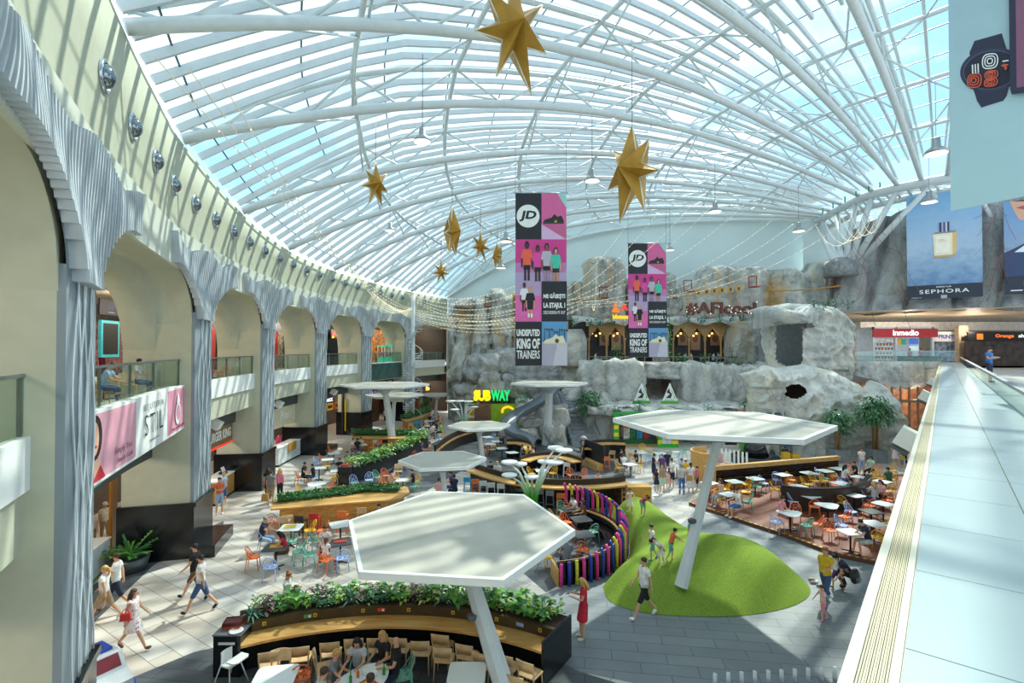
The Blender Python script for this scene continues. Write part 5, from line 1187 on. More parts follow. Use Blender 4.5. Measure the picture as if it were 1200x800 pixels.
# ---------------------------------------------------------------- red deck on the right
DPX = [(807, 588), (820, 592.5), (846, 601), (872, 610), (910, 622), (940, 633), (960, 640.5), (985, 649), (1021, 656.5), (1080, 660)]
fr = [at_z(x, y, .16) for x, y in DPX]; bk = [Vector((24.5, 24, .16)), Vector((25, 32, .16)), Vector((20.3, 32.3, .16)), Vector((10.8, 29.4, .16)), Vector((10.0, 27.2, .16))]
poly = [(p.x, p.y) for p in fr+bk]; mb = MB(); mb.prism(poly, 0, .16, 0, 1); struct(mb.build('floor', [M_DECK, mat('deck_riser', '#5d3a2c', .5)]))
mb = MB()
for a, b in zip(fr, fr[1:]):
    d = (b-a); n = int(d.length/.24)
    for k in range(n):
        u = a+d*(k+.15)/n; v = a+d*(k+.6)/n; o = Vector((0, .07, .006)); mb.bar(u+o, v+o, .07, .006)
struct(mb.build('trim_10', mat('yellow_marking', '#e3c83c', .5)))
BA, BB = Vector((11.05, 28.9, .16)), Vector((20.1, 31.7, .16)); bd = (BB-BA).normalized(); bn = Vector((bd.y, -bd.x, 0)); BL = (BB-BA).length
bt = empty('long_bench', BA.lerp(BB, .5))
def bpart(nm, m, s0, s1, o0, o1, z0, z1):
    mb = MB(); vs = [bd*(s-BL/2)+bn*o+Vector((0, 0, z)) for z in (z0, z1) for s, o in ((s0, o0), (s0, o1), (s1, o1), (s1, o0))]
    mb.add(vs, [(0, 3, 2, 1), (4, 5, 6, 7), (0, 1, 5, 4), (1, 2, 6, 5), (2, 3, 7, 6), (3, 0, 4, 7)]); part(mb, nm, m, bt)
bpart('top_board', M_OAK, -.1, BL+.1, -.15, .12, .98, 1.22); bpart('back_panel', M_OAK, -.1, BL+.1, -.15, -.02, 0, .98); bpart('end_board', M_OAK, -.25, -.1, -.2, .75, 0, 1.22)
for z in (.5, .62, .74, .86): bpart('back_slat', M_BLACK, 0, BL, -.02, .06, z, z+.09)
bpart('seat', M_BLACK, 0, BL, .0, .55, .38, .45); bpart('seat_base', M_OAKD, 0, BL, .0, .4, 0, .38)
tag(bt, 'long straight bench with a wooden top board and black slatted back behind the red deck', 'bench')
curve_bar('curved_partition', 'curved dark brown partition wall dividing the tables on the red deck', [(915, 569), (930, 571.5), (950, 573), (972, 573), (995, 571), (1013, 565.5), (1022, 557)], 1.25, .2, [('wall', M_BROWNB, rect(0, .18, .16, 1.25)), ('cap', M_BLACK, rect(-.03, .21, 1.25, 1.29))])
p = at_z(818, 562); arcbar('wooden_booth', 'rounded wooden booth panel at the left end of the long bench', 'booth', (p.x+1.1, p.y+.2), math.radians(90), math.radians(235), [('shell', M_OAK, rect(1.3, 1.4, 0, 1.75)), ('lining', M_BLACK, rect(1.27, 1.3, .3, 1.2))], 16)
ZR = 'on the red deck'; DZ = .16
for x, y, k, s in ((860.5, 564, 'pale', 'square'), (885, 560.5, 'pale', 'square'), (917.5, 556, 'white', 'square'), (948, 554, 'pale', 'square'), (967, 551.5, 'white', 'square'), (982.5, 549, 'pale', 'square')): tbl(x, y, k, s, 'along the long bench', DZ, rz=.3)
for x, y, k, s in ((926, 601, 'white', 'tri'), (970, 592, 'white', 'tri'), (1001, 580, 'white', 'square'), (949, 581, 'white', 'square'), (1021, 599, 'dark', 'square'), (996.5, 623, 'white', 'square'), (1023.6, 613, 'white', 'square'), (1035, 590, 'white', 'square'), (854, 579, 'white', 'square'), (831, 565.5, 'white', 'square'), (936, 570, 'pale', 'square'), (985, 566, 'white', 'square'), (1034, 564, 'white', 'square'), (1028, 574, 'white', 'square'), (1008, 559, 'white', 'square')): tbl(x, y, k, s, ZR, DZ)
for x, y, c in ((839.5, 579, 'orange'), (849, 584, 'yellow'), (850, 573, 'yellow'), (876, 587, 'teal'), (874, 576, 'yellow'), (875, 567, 'yellow'), (884.5, 569, 'teal'), (895, 566, 'blue'), (908.5, 573, 'yellow'), (911, 562, 'blue'), (927, 562, 'yellow'), (928, 567, 'orange'), (944, 567, 'yellow'), (954, 563, 'yellow'), (930, 587, 'blue'), (932, 600, 'orange'), (935.5, 612, 'teal'), (952, 591, 'orange'), (953.5, 614, 'orange'), (911.5, 611, 'blue'), (969, 587, 'orange'), (995, 588, 'yellow'), (997, 599, 'blue'), (1011, 581, 'blue'), (1011, 590, 'orange'), (982.5, 603, 'orange'), (973, 621, 'orange'), (986, 615, 'blue'), (1024.5, 580, 'orange'), (1035, 584, 'orange'), (1030, 598, 'orange'), (1024.5, 608, 'yellow'), (1027, 629, 'yellow'), (975.5, 557, 'yellow'), (966, 560, 'teal'), (956, 563, 'yellow'), (960.6, 556, 'blue'), (986, 563, 'blue'), (979, 568, 'orange'), (996.5, 558, 'orange'), (1024.5, 556, 'yellow'), (1028, 551, 'orange'), (1030, 560, 'yellow'), (1042, 561, 'yellow'), (1046, 551, 'yellow'), (1039, 573, 'yellow'), (996, 550, 'orange'), (1018, 569, 'orange')): chair(x, y, c, ZR, dz=DZ)
def stand(x, y, face, zz=0, **k):
    p = at_z(x, y, zz); return person(p, face, z=zz, **k)
def mound(x, y):
    """stand a child on the grass mound: feet seen at this pixel"""
    z = .5
    for _ in range(12): p = at_z(x, y, z); z = hump(p.x, p.y)
    return p, z
def sit(x, y, face, zz=0, hz=1.2, seat=.46, **k):
    """seated figure, found from the place of the head"""
    hz = seat+.74*(k.get('h', 1.72)/1.72); p = at_z(x, y, zz+hz); a = math.radians(face); d = {'sitlean': .30, 'sithand': .16}.get(k.get('pose', 'sit'), .08 if k.get('pose') != 'sitrelax' else -.05)
    return person((p.x-math.cos(a)*d, p.y-math.sin(a)*d), face, z=zz, seat=seat, **{'pose': 'sit', **k})
def thing(mb, name, m, loc, label, cat, rz=0, grp=None):
    o = mb.build(name, m, loc=loc, rz=rz); tag(o, label, cat, grp); return o
W = 'on the pale tiles at left'
stand(136, 716, 200, pose='walk2', h=1.8, top='white', bottom='shorts', bcol='navy', shoe='brown', hair='brown', where=W)
stand(122, 728, 188, pose='walk', h=1.66, top='white', bottom='shorts', bcol='khaki', shoe='white', hair='blonde', style='tail', where=W)
stand(156, 761, 8, pose='walk2', h=1.64, top='white', pat='floral', bottom='dress', sleeve=.2, shoe='brown', hair='brown', style='long', where=W)
stand(235, 717, 195, pose='walk', h=1.76, top='white', bottom='shorts', bcol='jeans', shoe='black', hair='dark', where=W)
stand(228, 702, 190, pose='walk2', h=1.8, top='black', bottom='shorts', bcol='brown', shoe='black', hair='dark', where=W)
stand(257, 602, -60, pose='cross', h=1.75, top='orange', bottom='shorts', bcol='lightblue', shoe='white', hair='brown', where='by the burger counter')
stand(262, 592, 170, pose='stand', h=1.65, top='lightblue', bottom='shorts', bcol='jeans', shoe='white', hair='blonde', style='bun', where='by the burger counter')
WB = 'beyond the hedge-topped bar'
stand(317, 593, 95, pose='stand', h=1.8, top='grey', bottom='shorts', bcol='khaki', shoe='white', hair='brown', where=WB)
stand(328, 586, 80, pose='stand', h=1.66, top='pink', sleeve=1, bottom='pants', bcol='black', shoe='black', hair='blonde', style='long', where=WB)
stand(314, 585, 110, pose='stand', h=1.66, top='black', bottom='pants', bcol='black', shoe='black', hair='dark', style='long', where=WB)
stand(336, 737, 5, pose='phone', h=1.62, top='teal', pat='floral', bottom='dress', sleeve=.6, shoe='black', hair='ginger', style='bun', where='behind the foreground planter')
stand(684, 748, 175, pose='phone', h=1.66, top='red', bottom='dress', sleeve=.5, shoe='cream', hair='blonde', style='long', where='on the grey paving')
stand(755, 724, 192, pose='walk', h=1.82, top='white', bottom='shorts', bcol='black', shoe='white', hair='brown', where='on the grey paving')
stand(968, 708, 212, pose='walkphone', h=1.8, top='yellow', bottom='pants', bcol='jeans', shoe='teal', hair='ginger', where='beside the mound')
stand(965, 727, 185, pose='play', h=1.02, child=True, top='salmon', bottom='shorts', bcol='pink', shoe='pink', hair='brown', style='tail', where='beside the mound')
stand(981, 690, 100, pose='play', h=1.2, child=True, top='white', sleeve=.15, bottom='shorts', bcol='purple', shoe='brown', hair='brown', style='tail', where='by the deck edge')
stand(998, 692, 165, pose='crouch', h=1.75, top='navy', bottom='pants', bcol='black', shoe='black', hair='dark', where='by the deck edge')
HM = 'on the green mound'
def kid(x, y, face, **k): p, z = mound(x, y); person(p, face, z=z, child=True, where=HM, **k)
kid(738, 597, -80, pose='play', h=1.1, top='cream', bottom='dress', sleeve=.3, shoe=None, hair='brown', style='tail')
kid(753, 600, -70, pose='bend', h=1.15, top='hotpink', bottom='shorts', bcol='teal', shoe=None, hair='dark', style='tail')
kid(765, 656, 190, pose='play', h=1.2, top='white', bottom='shorts', bcol='teal', shoe='blue', hair='dark')
kid(786, 657, 10, pose='reach', h=1.1, top='orange', bottom='shorts', bcol='teal', shoe=None, hair='dark')
kid(776, 662, 200, pose='bend', h=1.15, top='white', bottom='pants', bcol='white', shoe=None, hair='dark', style='tail')
kid(811, 645, 90, pose='stand', h=1.1, top='teal', bottom='shorts', bcol='navy', shoe=None, hair='dark')
# the front table
FT = 'at the oval foreground table'
sit(418, 754, -95, pose='sithand', h=1.66, top='lightgrey', bottom='pants', bcol='jeans', hair='black', style='long', where=FT)
sit(448, 746, -120, pose='sit', h=1.68, top='black', bottom='pants', bcol='grey', hair='blonde', style='long', where=FT)
sit(465, 752, 200, pose='sitrelax', h=1.8, top='black', bottom='pants', bcol='navy', style='bald', where=FT)
sit(395, 768, -5, pose='sithand', h=1.6, top='grey', bottom='pants', bcol='jeans', hair='blonde', style='curly', where=FT)
sit(380, 789, 20, pose='sithand', h=1.76, top='lightgrey', bottom='pants', bcol='navy', hair='brown', where=FT)
sit(434, 797, 95, pose='sit', h=1.7, top='grey', bottom='pants', bcol='jeans', hair='brown', where=FT)
for a in ((418, 754, -95), (448, 746, -120), (465, 752, 200), (395, 768, -5), (380, 789, 20), (434, 797, 95)):
    p = at_z(a[0], a[1], 1.2); r = math.radians(a[2]); chair(0, 0, 'teal' if a[0] in (418, 465) else 'tan', ZF, 'lattice' if a[0] in (418, 465) else 'wood', at=Vector((p.x-math.cos(r)*.1, p.y-math.sin(r)*.1, 0)), rz=r-PI/2)
# left middle
sit(311, 609, 5, pose='sithand', h=1.78, top='navy', bottom='pants', bcol='lightblue', hair='grey', where=ZA)
sit(326, 625, 195, pose='sitlean', h=1.66, top='red', sleeve=.2, bottom='shorts', bcol='brown', hair='black', style='long', where=ZA)
sit(381, 620, -75, h=1.68, top='cream', pat='floral', bottom='pants', bcol='navy', hair='brown', style='bun', where=ZA)
sit(382, 634, 100, h=1.25, child=True, top='white', bottom='dress', hair='brown', style='tail', where=ZA, seat=.46)
BH = 'beyond the mixed-wood bar'
for x, y, f, d in ((357, 544, 0, dict(top='black', bottom='shorts', bcol='black', hair='dark')), (366, 546, 180, dict(h=1.5, top='black', bottom='shorts', bcol='jeans', hair='dark')), (398, 539, -60, dict(top='black', bottom='pants', bcol='black', hair='brown')), (406, 541, 180, dict(top='cream', bottom='pants', bcol='jeans', hair='blonde', style='bun')), (407, 531, -60, dict(top='grey', bottom='pants', bcol='jeans')), (413, 530, -90, dict(top='green', bottom='pants', bcol='black')), (414, 515.5, -30, dict(top='white', bottom='pants', bcol='jeans')), (419, 515.5, 95, dict(top='black', bottom='pants', bcol='jeans')), (423, 514, -120, dict(top='mint', bottom='pants', bcol='grey', hair='brown')), (426, 532, 170, dict(top='navy', bottom='pants', bcol='jeans')), (483, 552, 190, dict(top='black', bottom='shorts', bcol='grey')), (461, 551, 0, dict(top='salmon', bottom='pants', bcol='cream', hair='brown', style='long')), (356, 577, 180, dict(top='black', bottom='pants', bcol='jeans')), (444, 594, -95, dict(top='navy', bottom='pants', bcol='jeans'))): sit(x, y, f, where=ZBB, **d)
CB = 'left of the long curved bar'
for x, y, f, d in ((528, 555, 180, dict(top='purple', bottom='pants', bcol='jeans')), (532, 559, 120, dict(top='navy', bottom='pants', bcol='black')), (514, 563, 100, dict(top='salmon', bottom='shorts', bcol='khaki', hair='brown'))): sit(x, y, f, where=CB, **d)
for x, y, f, d in ((575, 543, -80, dict(top='black', bottom='pants', bcol='black')), (582.5, 543, -90, dict(top='lightgrey', bottom='pants', bcol='jeans', hair='blonde')), (612, 523, 0, dict(top='grey', bottom='pants', bcol='navy')), (619, 525, -60, dict(top='yellow', bottom='pants', bcol='black')), (624, 525.5, 200, dict(top='salmon', bottom='pants', bcol='jeans', hair='brown')), (701, 554.5, -80, dict(top='salmon', sleeve=.1, bottom='pants', bcol='jeans', hair='brown', style='bun'))): sit(x, y, f, where=ZE, **d)
sit(608, 557, 0, seat=.75, top='black', bottom='shorts', bcol='grey', where='on a stool at the long curved bar')
stand(588, 528, -100, pose='cross', h=1.8, top='grey', bottom='shorts', bcol='navy', shoe='brown', style='bald', skin='b', where='before the slide')
stand(645, 522, 90, pose='stand', h=1.3, child=True, top='hotpink', bottom='shorts', bcol='blue', hair='dark', where='by the tall umbrella pole')
stand(683, 547, 160, pose='stand', h=1.68, top='black', bottom='dress', sleeve=.1, shoe='brown', hair='blonde', style='bun', where='beside the dark partition')
for x, y, f, d in ((728, 529, -40, dict(top='black', bottom='pants', bcol='jeans')), (731, 534, 90, dict(top='white', bottom='shorts', bcol='grey', hair='brown', h=1.5)), (745, 530, 190, dict(top='black', bottom='pants', bcol='lightgrey'))): sit(x, y, f, where=ZG, **d)
sit(671, 583, 200, top='white', bottom='pants', bcol='grey', pose='sithand', where=ZN); sit(682.5, 588, 190, top='brown', bottom='pants', bcol='jeans', hair='plum', style='long', where=ZN); sit(664, 633, 95, top='grey', bottom='pants', bcol='black', where=ZN)
GP = 'in the group beyond the mound'
for x, y, f, d in ((766, 564, 0, dict(h=1.66, pose='phone', top='navy', bottom='dress', hair='dark', style='bun')), (776, 566, -90, dict(h=1.72, top='purple', bottom='pants', bcol='grey', hair='blue', style='cap')), (782, 561, -90, dict(h=1.75, top='navy', bottom='pants', bcol='jeans', style='bald')), (788, 571, 200, dict(h=1.66, pose='phone', top='white', bottom='shorts', bcol='navy', hair='dark', style='bun')), (776, 577, 95, dict(h=1.5, top='khaki', sleeve=.1, bottom='shorts', bcol='mint', hair='blonde', style='bun')), (769.5, 575.5, 80, dict(h=1.22, child=True, top='navy', bottom='dress', hair='dark', style='tail')), (783, 573.5, -90, dict(h=1.0, child=True, top='salmon', bottom='dress', hair='brown')), (799, 580, 90, dict(h=1.68, top='lightgrey', bottom='pants', bcol='blue', hair='grey')), (809.5, 577.5, 85, dict(h=1.66, top='white', bottom='skirt', bcol='teal', pat='floral', hair='black', style='tail')), (817, 574, 170, dict(h=1.3, child=True, top='hotpink', sleeve=.2, bottom='shorts', bcol='navy', hair='dark')), (804, 568, -90, dict(h=1.45, top='yellow', bottom='pants', bcol='jeans', hair='brown')), (799, 563, -100, dict(h=1.3, child=True, top='lightgrey', bottom='shorts', bcol='jeans', hair='dark'))): stand(x, y, f, where=GP, **d)
for x, y, f, d in ((844, 564, 190, dict(top='salmon', sleeve=.1, bottom='pants', bcol='lightblue', hair='brown', style='long')), (863.5, 575, 185, dict(top='white', bottom='shorts', bcol='blue', hair='dark', style='bun', pose='sit')), (917, 585, -50, dict(top='pink', bottom='dress', hair='dark', style='bun')), (1008.5, 611, 175, dict(h=1.8, top='navy', bottom='shorts', bcol='lightgrey', shoe='black', pose='sitlean')), (1020.5, 537, 200, dict(top='mint', bottom='pants', bcol='black', hair='black', style='tail')), (1001, 543, 170, dict(top='black', bottom='pants', bcol='black')), (990.5, 547, 0, dict(top='white', bottom='pants', bcol='jeans', hair='black', style='long')), (997, 563, 90, dict(top='grey', bottom='pants', bcol='jeans')), (1009, 564, 170, dict(h=1.3, child=True, top='brown', bottom='shorts', bcol='khaki')), (1040.5, 550, 95, dict(top='green', bottom='pants', bcol='black')), (1024, 567, 80, dict(top='lightgrey', bottom='pants', bcol='jeans', hair='blonde', style='long')), (1031.5, 565, 190, dict(top='salmon', bottom='pants', bcol='black', hair='plum', style='long', pose='sithand'))): sit(x, y, f, zz=DZ, where=ZR, **d)
stand(1010, 556, -90, zz=DZ, h=1.66, top='white', bottom='shorts', bcol='lightblue', hair='brown', style='bun', where='at the back of the deck')
stand(1049, 546, 90, h=1.66, top='mint', pat='floral', bottom='dress', sleeve=.1, hair='black', style='long', where='by the potted trees')
stand(1060, 544, 100, h=1.74, top='blue', bottom='pants', bcol='navy', hair='dark', where='by the potted trees'); stand(1057, 549, 90, h=1.0, child=True, top='yellow', bottom='shorts', bcol='grey', hair='brown', where='by the potted trees')
FL = 'in the far left crowd'
for x, y, f, d in ((475.5, 489, -90, dict(top='white', bottom='pants', bcol='grey', hair='white', style='cap')), (470, 490, 0, dict(top='blue', bottom='shorts', bcol='black')), (468, 486, 180, dict(top='red', bottom='pants', bcol='navy')), (452, 498, 80, dict(top='white', bottom='shorts', bcol='black')), (459, 500, 100, dict(top='blue', bottom='pants', bcol='black'))): stand(x, y, f, where=FL, **d)
for x, y, f, d in ((499, 501.5, -100, dict(top='lime', bottom='shorts', bcol='black', hair='brown')), (516, 497, 180, dict(top='lime', bottom='pants', bcol='navy')), (496, 499, 0, dict(top='white', bottom='pants', bcol='jeans')), (503.5, 486.5, -90, dict(top='black', bottom='pants', bcol='grey')), (511, 495, 190, dict(top='black', bottom='pants', bcol='jeans')), (507, 498, 95, dict(top='white', bottom='shorts', bcol='black')), (513, 485, 180, dict(top='orange', bottom='pants', bcol='jeans')), (505, 499.5, 0, dict(top='lightgrey', bottom='pants', bcol='brown')), (500, 491, -60, dict(top='cream', bottom='pants', bcol='jeans', hair='brown')), (503.5, 519.5, 180, dict(top='salmon', bottom='shorts', bcol='khaki', hair='brown')), (494.5, 519.5, 0, dict(top='purple', bottom='pants', bcol='black')), (508, 487, 90, dict(top='grey', bottom='pants', bcol='black'))): sit(x, y, f, where=FL, **d)
# upper gallery at left, upper walkway at right
UG = 'in the left upper gallery'
p = at_Y(1159, 421, 26); person((p.x, 26), -75, 'phone', 1.76, top='blue', bottom='shorts', bcol='navy', shoe='black', z=6.3, where='on the upper walkway at right')
# things carried
def bag(loc, w, d, h, m, label, rz=0, handle=True):
    t = empty('handbag', loc, rz); mb = MB(); mb.box((0, 0, h/2), (w, d, h), taper=.8); part(mb, 'pouch', m, t)
    if handle: mb = MB(); mb.tube([(w*.3*math.cos(a), 0, h*.95+h*.7*math.sin(a)) for a in [PI*i/8 for i in range(9)]], .012, 5); part(mb, 'handle', m, t)
    tag(t, label, 'bag')
LR = mat('leather_red', '#cf2f34', .4); LT = mat('leather_tan', '#b98a4e', .5); LB = mat('leather_black', '#202024', .4)
p = at_z(147, 727, .98); bag(p, .26, .09, .18, LR, 'red handbag with the walking person in the floral dress', .3)
p = at_z(310.5, 587, .4); bag(p, .34, .12, .36, LT, 'tan tote bag carried beside the hedge-topped bar', .2)
p = at_z(346, 706, .75); bag(p, .28, .1, .3, LB, 'black shoulder bag of the person behind the foreground planter', 1.2)
p = at_z(862, 585, .75); bag(p, .3, .16, .2, LB, 'black bag on the lap of the seated person on the deck', .4)
p = at_z(808, 563, .85); bag(p, .34, .12, .3, LT, 'tan shoulder bag of the person in the floral skirt', 0)
t = empty('backpack', at_z(1002, 683, .45), .5); mb = MB(); mb.sph((0, 0, .22), (.19, .13, .25), 10, 8); part(mb, 'pack', LB, t); mb = MB(); mb.sph((0, -.1, .15), (.13, .07, .13), 8, 6); part(mb, 'pocket', M_GREYM, t); tag(t, 'dark backpack on the crouching person by the deck edge', 'backpack')
# ---------------------------------------------------------------- flat printed things (banners, boards, signs)
class Print:
    """u to the right, v downwards from the top left corner; layers stack towards the viewer"""
    def __init__(s, w, h): s.w, s.h, s.mb, s.ms, s.z = w, h, MB(), [], 0.0
    def m(s, m):
        if isinstance(m, str): m = mat('print_'+m, m, .6, var=.02)
        if m not in s.ms: s.ms.append(m)
        return s.ms.index(m)
    def poly(s, pts, m):
        s.z += .003; n = len(pts)
        a = sum(pts[i][0]*pts[(i+1) % n][1]-pts[(i+1) % n][0]*pts[i][1] for i in range(n))
        if a > 0: pts = list(reversed(pts))
        s.mb.add([(u, -s.z, -v) for u, v in pts], [tuple(range(n))], s.m(m)); return s
    def rect(s, u0, v0, u1, v1, m): return s.poly([(u0, v0), (u1, v0), (u1, v1), (u0, v1)], m)
    def ell(s, u, v, ru, rv, m, n=20): return s.poly([(u+ru*math.cos(2*PI*i/n), v+rv*math.sin(2*PI*i/n)) for i in range(n)], m)
    def text(s, t, u, v, h, m, w=None, bold=0, shear=0, depth=.004, align='CENTER', sp=1.0):
        tm = text_mb(t, 1.0, depth, bold, spacing=sp, align=align); xs = [p[0] for p in tm.v]; zs = [p[2] for p in tm.v]
        k = h/(max(zs)-min(zs)); kx = k if w is None else w/(max(xs)-min(xs)); zc = (max(zs)+min(zs))/2; xc = (max(xs)+min(xs))/2 if align == 'CENTER' else min(xs)
        s.z += .003
        s.mb.add([(u+(x-xc)*kx+shear*(z-zc)*k, y-s.z, -v+(z-zc)*k) for x, y, z in tm.v], tm.f, s.m(m)); return s
    def back(s, t, m, e=0): s.mb.box((s.w/2, t/2+.002, -s.h/2), (s.w+e, t, s.h+e), mi=s.m(m)); return s
def frameM(o, r):
    r = Vector((r[0], r[1], 0)).normalized(); y = UP.cross(r); M = Matrix((r, y, UP)).transposed().to_4x4(); M.translation = Vector(o); return M
def hang(pr, name, part_name, o, r, label, cat, extra=None, grp=None):
    t = empty(name, o); t.matrix_world = frameM(o, r); part(pr.mb, part_name, pr.ms, t)
    if extra: extra(t)
    tag(t, label, cat, grp); return t
INK, OFFW = '#23262d', '#eef0ec'
def glow(n, c, e): return mat('glow_'+n, c, .4, var=0, emit=e)
# ---- tall sports banners
def figure(p, u, v, h, top, legs, skin, hair):
    v0, h0 = v, h; q_ = Print.poly; n0 = len(p.mb.v)
    p.rect(u-.11*h, v+.62*h, u-.02*h, v+h, legs); p.rect(u+.02*h, v+.62*h, u+.11*h, v+h, legs)
    p.poly([(u-.16*h, v+.2*h), (u+.16*h, v+.2*h), (u+.24*h, v+.42*h), (u+.15*h, v+.44*h), (u+.13*h, v+.62*h), (u-.13*h, v+.62*h), (u-.15*h, v+.44*h), (u-.24*h, v+.42*h)], top)
    p.rect(u-.13*h, v+.6*h, u+.13*h, v+.72*h, '#1d1d22'); p.rect(u-.22*h, v+.43*h, u-.16*h, v+.66*h, skin); p.rect(u+.16*h, v+.43*h, u+.22*h, v+.66*h, skin)
    p.ell(u, v+.085*h, .085*h, .1*h, hair); p.ell(u, v+.11*h, .055*h, .075*h, skin)
    for k in range(n0, len(p.mb.v)): a = p.mb.v[k]; p.mb.v[k] = (u+(a[0]-u)*.68, a[1], a[2])
def shoe(p, u, v, w, c, sole):
    p.poly([(u-w/2, v), (u-w*.42, v-.1*w), (u-.1*w, v-.2*w), (u+.05*w, v-.38*w), (u+.18*w, v-.25*w), (u+.4*w, v-.3*w), (u+w/2, v-.05*w), (u+w/2, v+.06*w), (u-w/2, v+.06*w)], c); p.rect(u-w/2, v+.03*w, u+w/2, v+.1*w, sole)
def sport_banner(o, W, H, label, r=(1, 0)):
    p = Print(W, H); x = lambda a: a/209*W; y = lambda a: a/702*H
    p.back(.02, INK)
    p.rect(x(107), y(0), x(209), y(195), '#d8659b'); p.poly([(x(107), y(128)), (x(209), y(190)), (x(209), y(195)), (x(107), y(195))], '#d9b4d6'); p.poly([(x(107), y(125)), (x(209), y(133)), (x(209), y(186))], '#c4638f'); p.poly([(x(170), y(0)), (x(209), y(0)), (x(209), y(62))], '#9ed3cc')
    shoe(p, x(156), y(118), x(84), '#26262c', '#3d3a38'); p.rect(x(160), y(112), x(170), y(121), '#c9a13a')
    p.ell(x(52), y(95), x(47), x(47), OFFW, 40); p.text('JD', x(52), y(95), x(44), INK, x(66), .04, .22)
    p.rect(0, y(190), W, y(362), '#d23f8e'); p.rect(0, y(285), W, y(362), '#c07fb6'); p.rect(0, y(325), W, y(362), '#b6a3c8')
    for u, v, h, t_, l_, sk, hr in ((47, 200, 158, '#f0664c', '#3b2a28', '#4a3028', '#241a1a'), (91, 215, 148, '#e64aa8', '#4a3230', '#6a4334', '#2c1e1e'), (128, 208, 152, '#b9b7c2', '#a8879f', '#8a5a44', '#241a1a'), (165, 225, 140, '#3fc6a8', '#c98a6c', '#d8a27e', '#2a2a30')): figure(p, x(u), y(v), y(h), t_, l_, sk, hr)
    p.rect(0, y(362), x(107), y(420), '#b9a0c4'); p.rect(0, y(420), x(107), y(525), '#e86db2'); figure(p, x(36), y(368), y(115), '#e9e6ea', '#26262c', '#6a4334', '#241a1a'); figure(p, x(60), y(384), y(128), '#1d1d22', '#d8a27e', '#d8a27e', '#c9a061'); p.rect(x(50), y(492), x(58), y(508), OFFW); p.rect(x(62), y(492), x(70), y(508), OFFW)
    p.rect(x(107), y(362), W, y(525), INK); p.text('NE GĂSEȘTI', x(158), y(422), y(27), OFFW, x(88), .045); p.text('LA ETAJUL 1', x(158), y(462), y(27), OFFW, x(88), .045); p.text('DESCHIDEREA PE 18.07', x(158), y(488), y(13), OFFW, x(88), .01)
    p.rect(0, y(525), x(107), H, INK); p.text('UNDISPUTED', x(52), y(570), y(28), OFFW, x(94), .045); p.text('KING OF', x(52), y(614), y(42), OFFW, x(94), .045); p.text('TRAINERS', x(52), y(658), y(34), OFFW, x(94), .02)
    p.rect(x(107), y(525), W, y(610), '#5f9ccb')
    rr = random.Random(3)
    for k in range(5):
        u0, v0 = 118+k*20, 560+rr.uniform(-14, 12)
        for q in range(7): a = rr.uniform(0, .045); p.poly([(x(u0), y(v0)), (x(u0+16*math.cos(a)), y(v0+16*math.sin(a)+3)), (x(u0+13*math.cos(a+.3)), y(v0+13*math.sin(a+.3)+6))], '#36433f')
        p.rect(x(u0-1.5), y(v0), x(u0+1.5), y(612), '#3c4640')
    p.rect(x(107), y(608), W, H, '#c9c7d2'); p.poly([(x(107), y(612)), (x(170), y(612)), (x(150), y(702)), (x(107), y(702))], '#b3adc0'); shoe(p, x(158), y(607), x(86), '#e6e1c4', '#d6d0b4'); p.ell(x(168), y(603), x(8), x(9), '#5a4a22')
    def ex(t):
        mb = MB(); mb.tube([(-.1, .02, 0), (W+.1, .02, 0)], .04, 6); tr_ = part(mb, 'top_rod', M_ALU, t)
        mb = MB(); mb.tube([(-.1, .02, -H), (W+.1, .02, -H)], .04, 6); part(mb, 'bottom_rod', M_ALU, t)
        mb = MB(); mb.tube([(0, .02, 0), (0, .02, 3.6)], .012, 4); mb.tube([(W, .02, 0), (W, .02, 3.4)], .012, 4); part(mb, 'suspension_wire', M_GREYM, tr_)
    hang(p, 'hanging_banner', 'printed_cloth', o, r, label, 'banner', ex, 'tall sports banners')
a = at_Y(604, 226, 33); b = at_Y(664, 428, 33); sport_banner(a, b.x-a.x, a.z-b.z, 'larger pink and dark sports banner hanging nearer, left of the other tall banner')
a = at_Y(736, 285, 45); b = at_Y(781, 418, 45); sport_banner(a, b.x-a.x, a.z-b.z, 'smaller pink and dark sports banner hanging farther back, before the restaurant terrace')
# ---- perfume banner, face banner, smartwatch banner
def sky_print(n, l, b, c0, c1, c2):
    tc = n.new('ShaderNodeTexCoord'); sp = n.new('ShaderNodeSeparateXYZ'); l.new(tc.outputs['Generated'], sp.inputs[0])
    t = n.new('ShaderNodeTexNoise'); t.inputs['Scale'].default_value = 7; t.inputs['Detail'].default_value = 6; mp = n.new('ShaderNodeMapping'); mp.inputs['Scale'].default_value = (1, 1, 2.2); l.new(tc.outputs['Generated'], mp.inputs[0]); l.new(mp.outputs[0], t.inputs['Vector'])
    r = n.new('ShaderNodeValToRGB'); r.color_ramp.elements[0].position = .1; r.color_ramp.elements[0].color = srgb(c0); r.color_ramp.elements[1].position = .95; r.color_ramp.elements[1].color = srgb(c2); e = r.color_ramp.elements.new(.5); e.color = srgb(c1)
    ad = n.new('ShaderNodeMath'); ad.operation = 'MULTIPLY_ADD'; ad.inputs[1].default_value = .5; l.new(t.outputs['Fac'], ad.inputs[0]); l.new(sp.outputs['Z'], ad.inputs[2])
    sb = n.new('ShaderNodeMath'); sb.operation = 'SUBTRACT'; sb.inputs[1].default_value = .25; l.new(ad.outputs[0], sb.inputs[0]); l.new(sb.outputs[0], r.inputs['Fac']); l.new(r.outputs[0], b.inputs['Base Color']); b.inputs['Roughness'].default_value = .6
M_SKYP = node_mat('printed_clouds', lambda m, n, l, b: sky_print(n, l, b, '#5f86ae', '#a9bfd6', '#7fb0d8'))
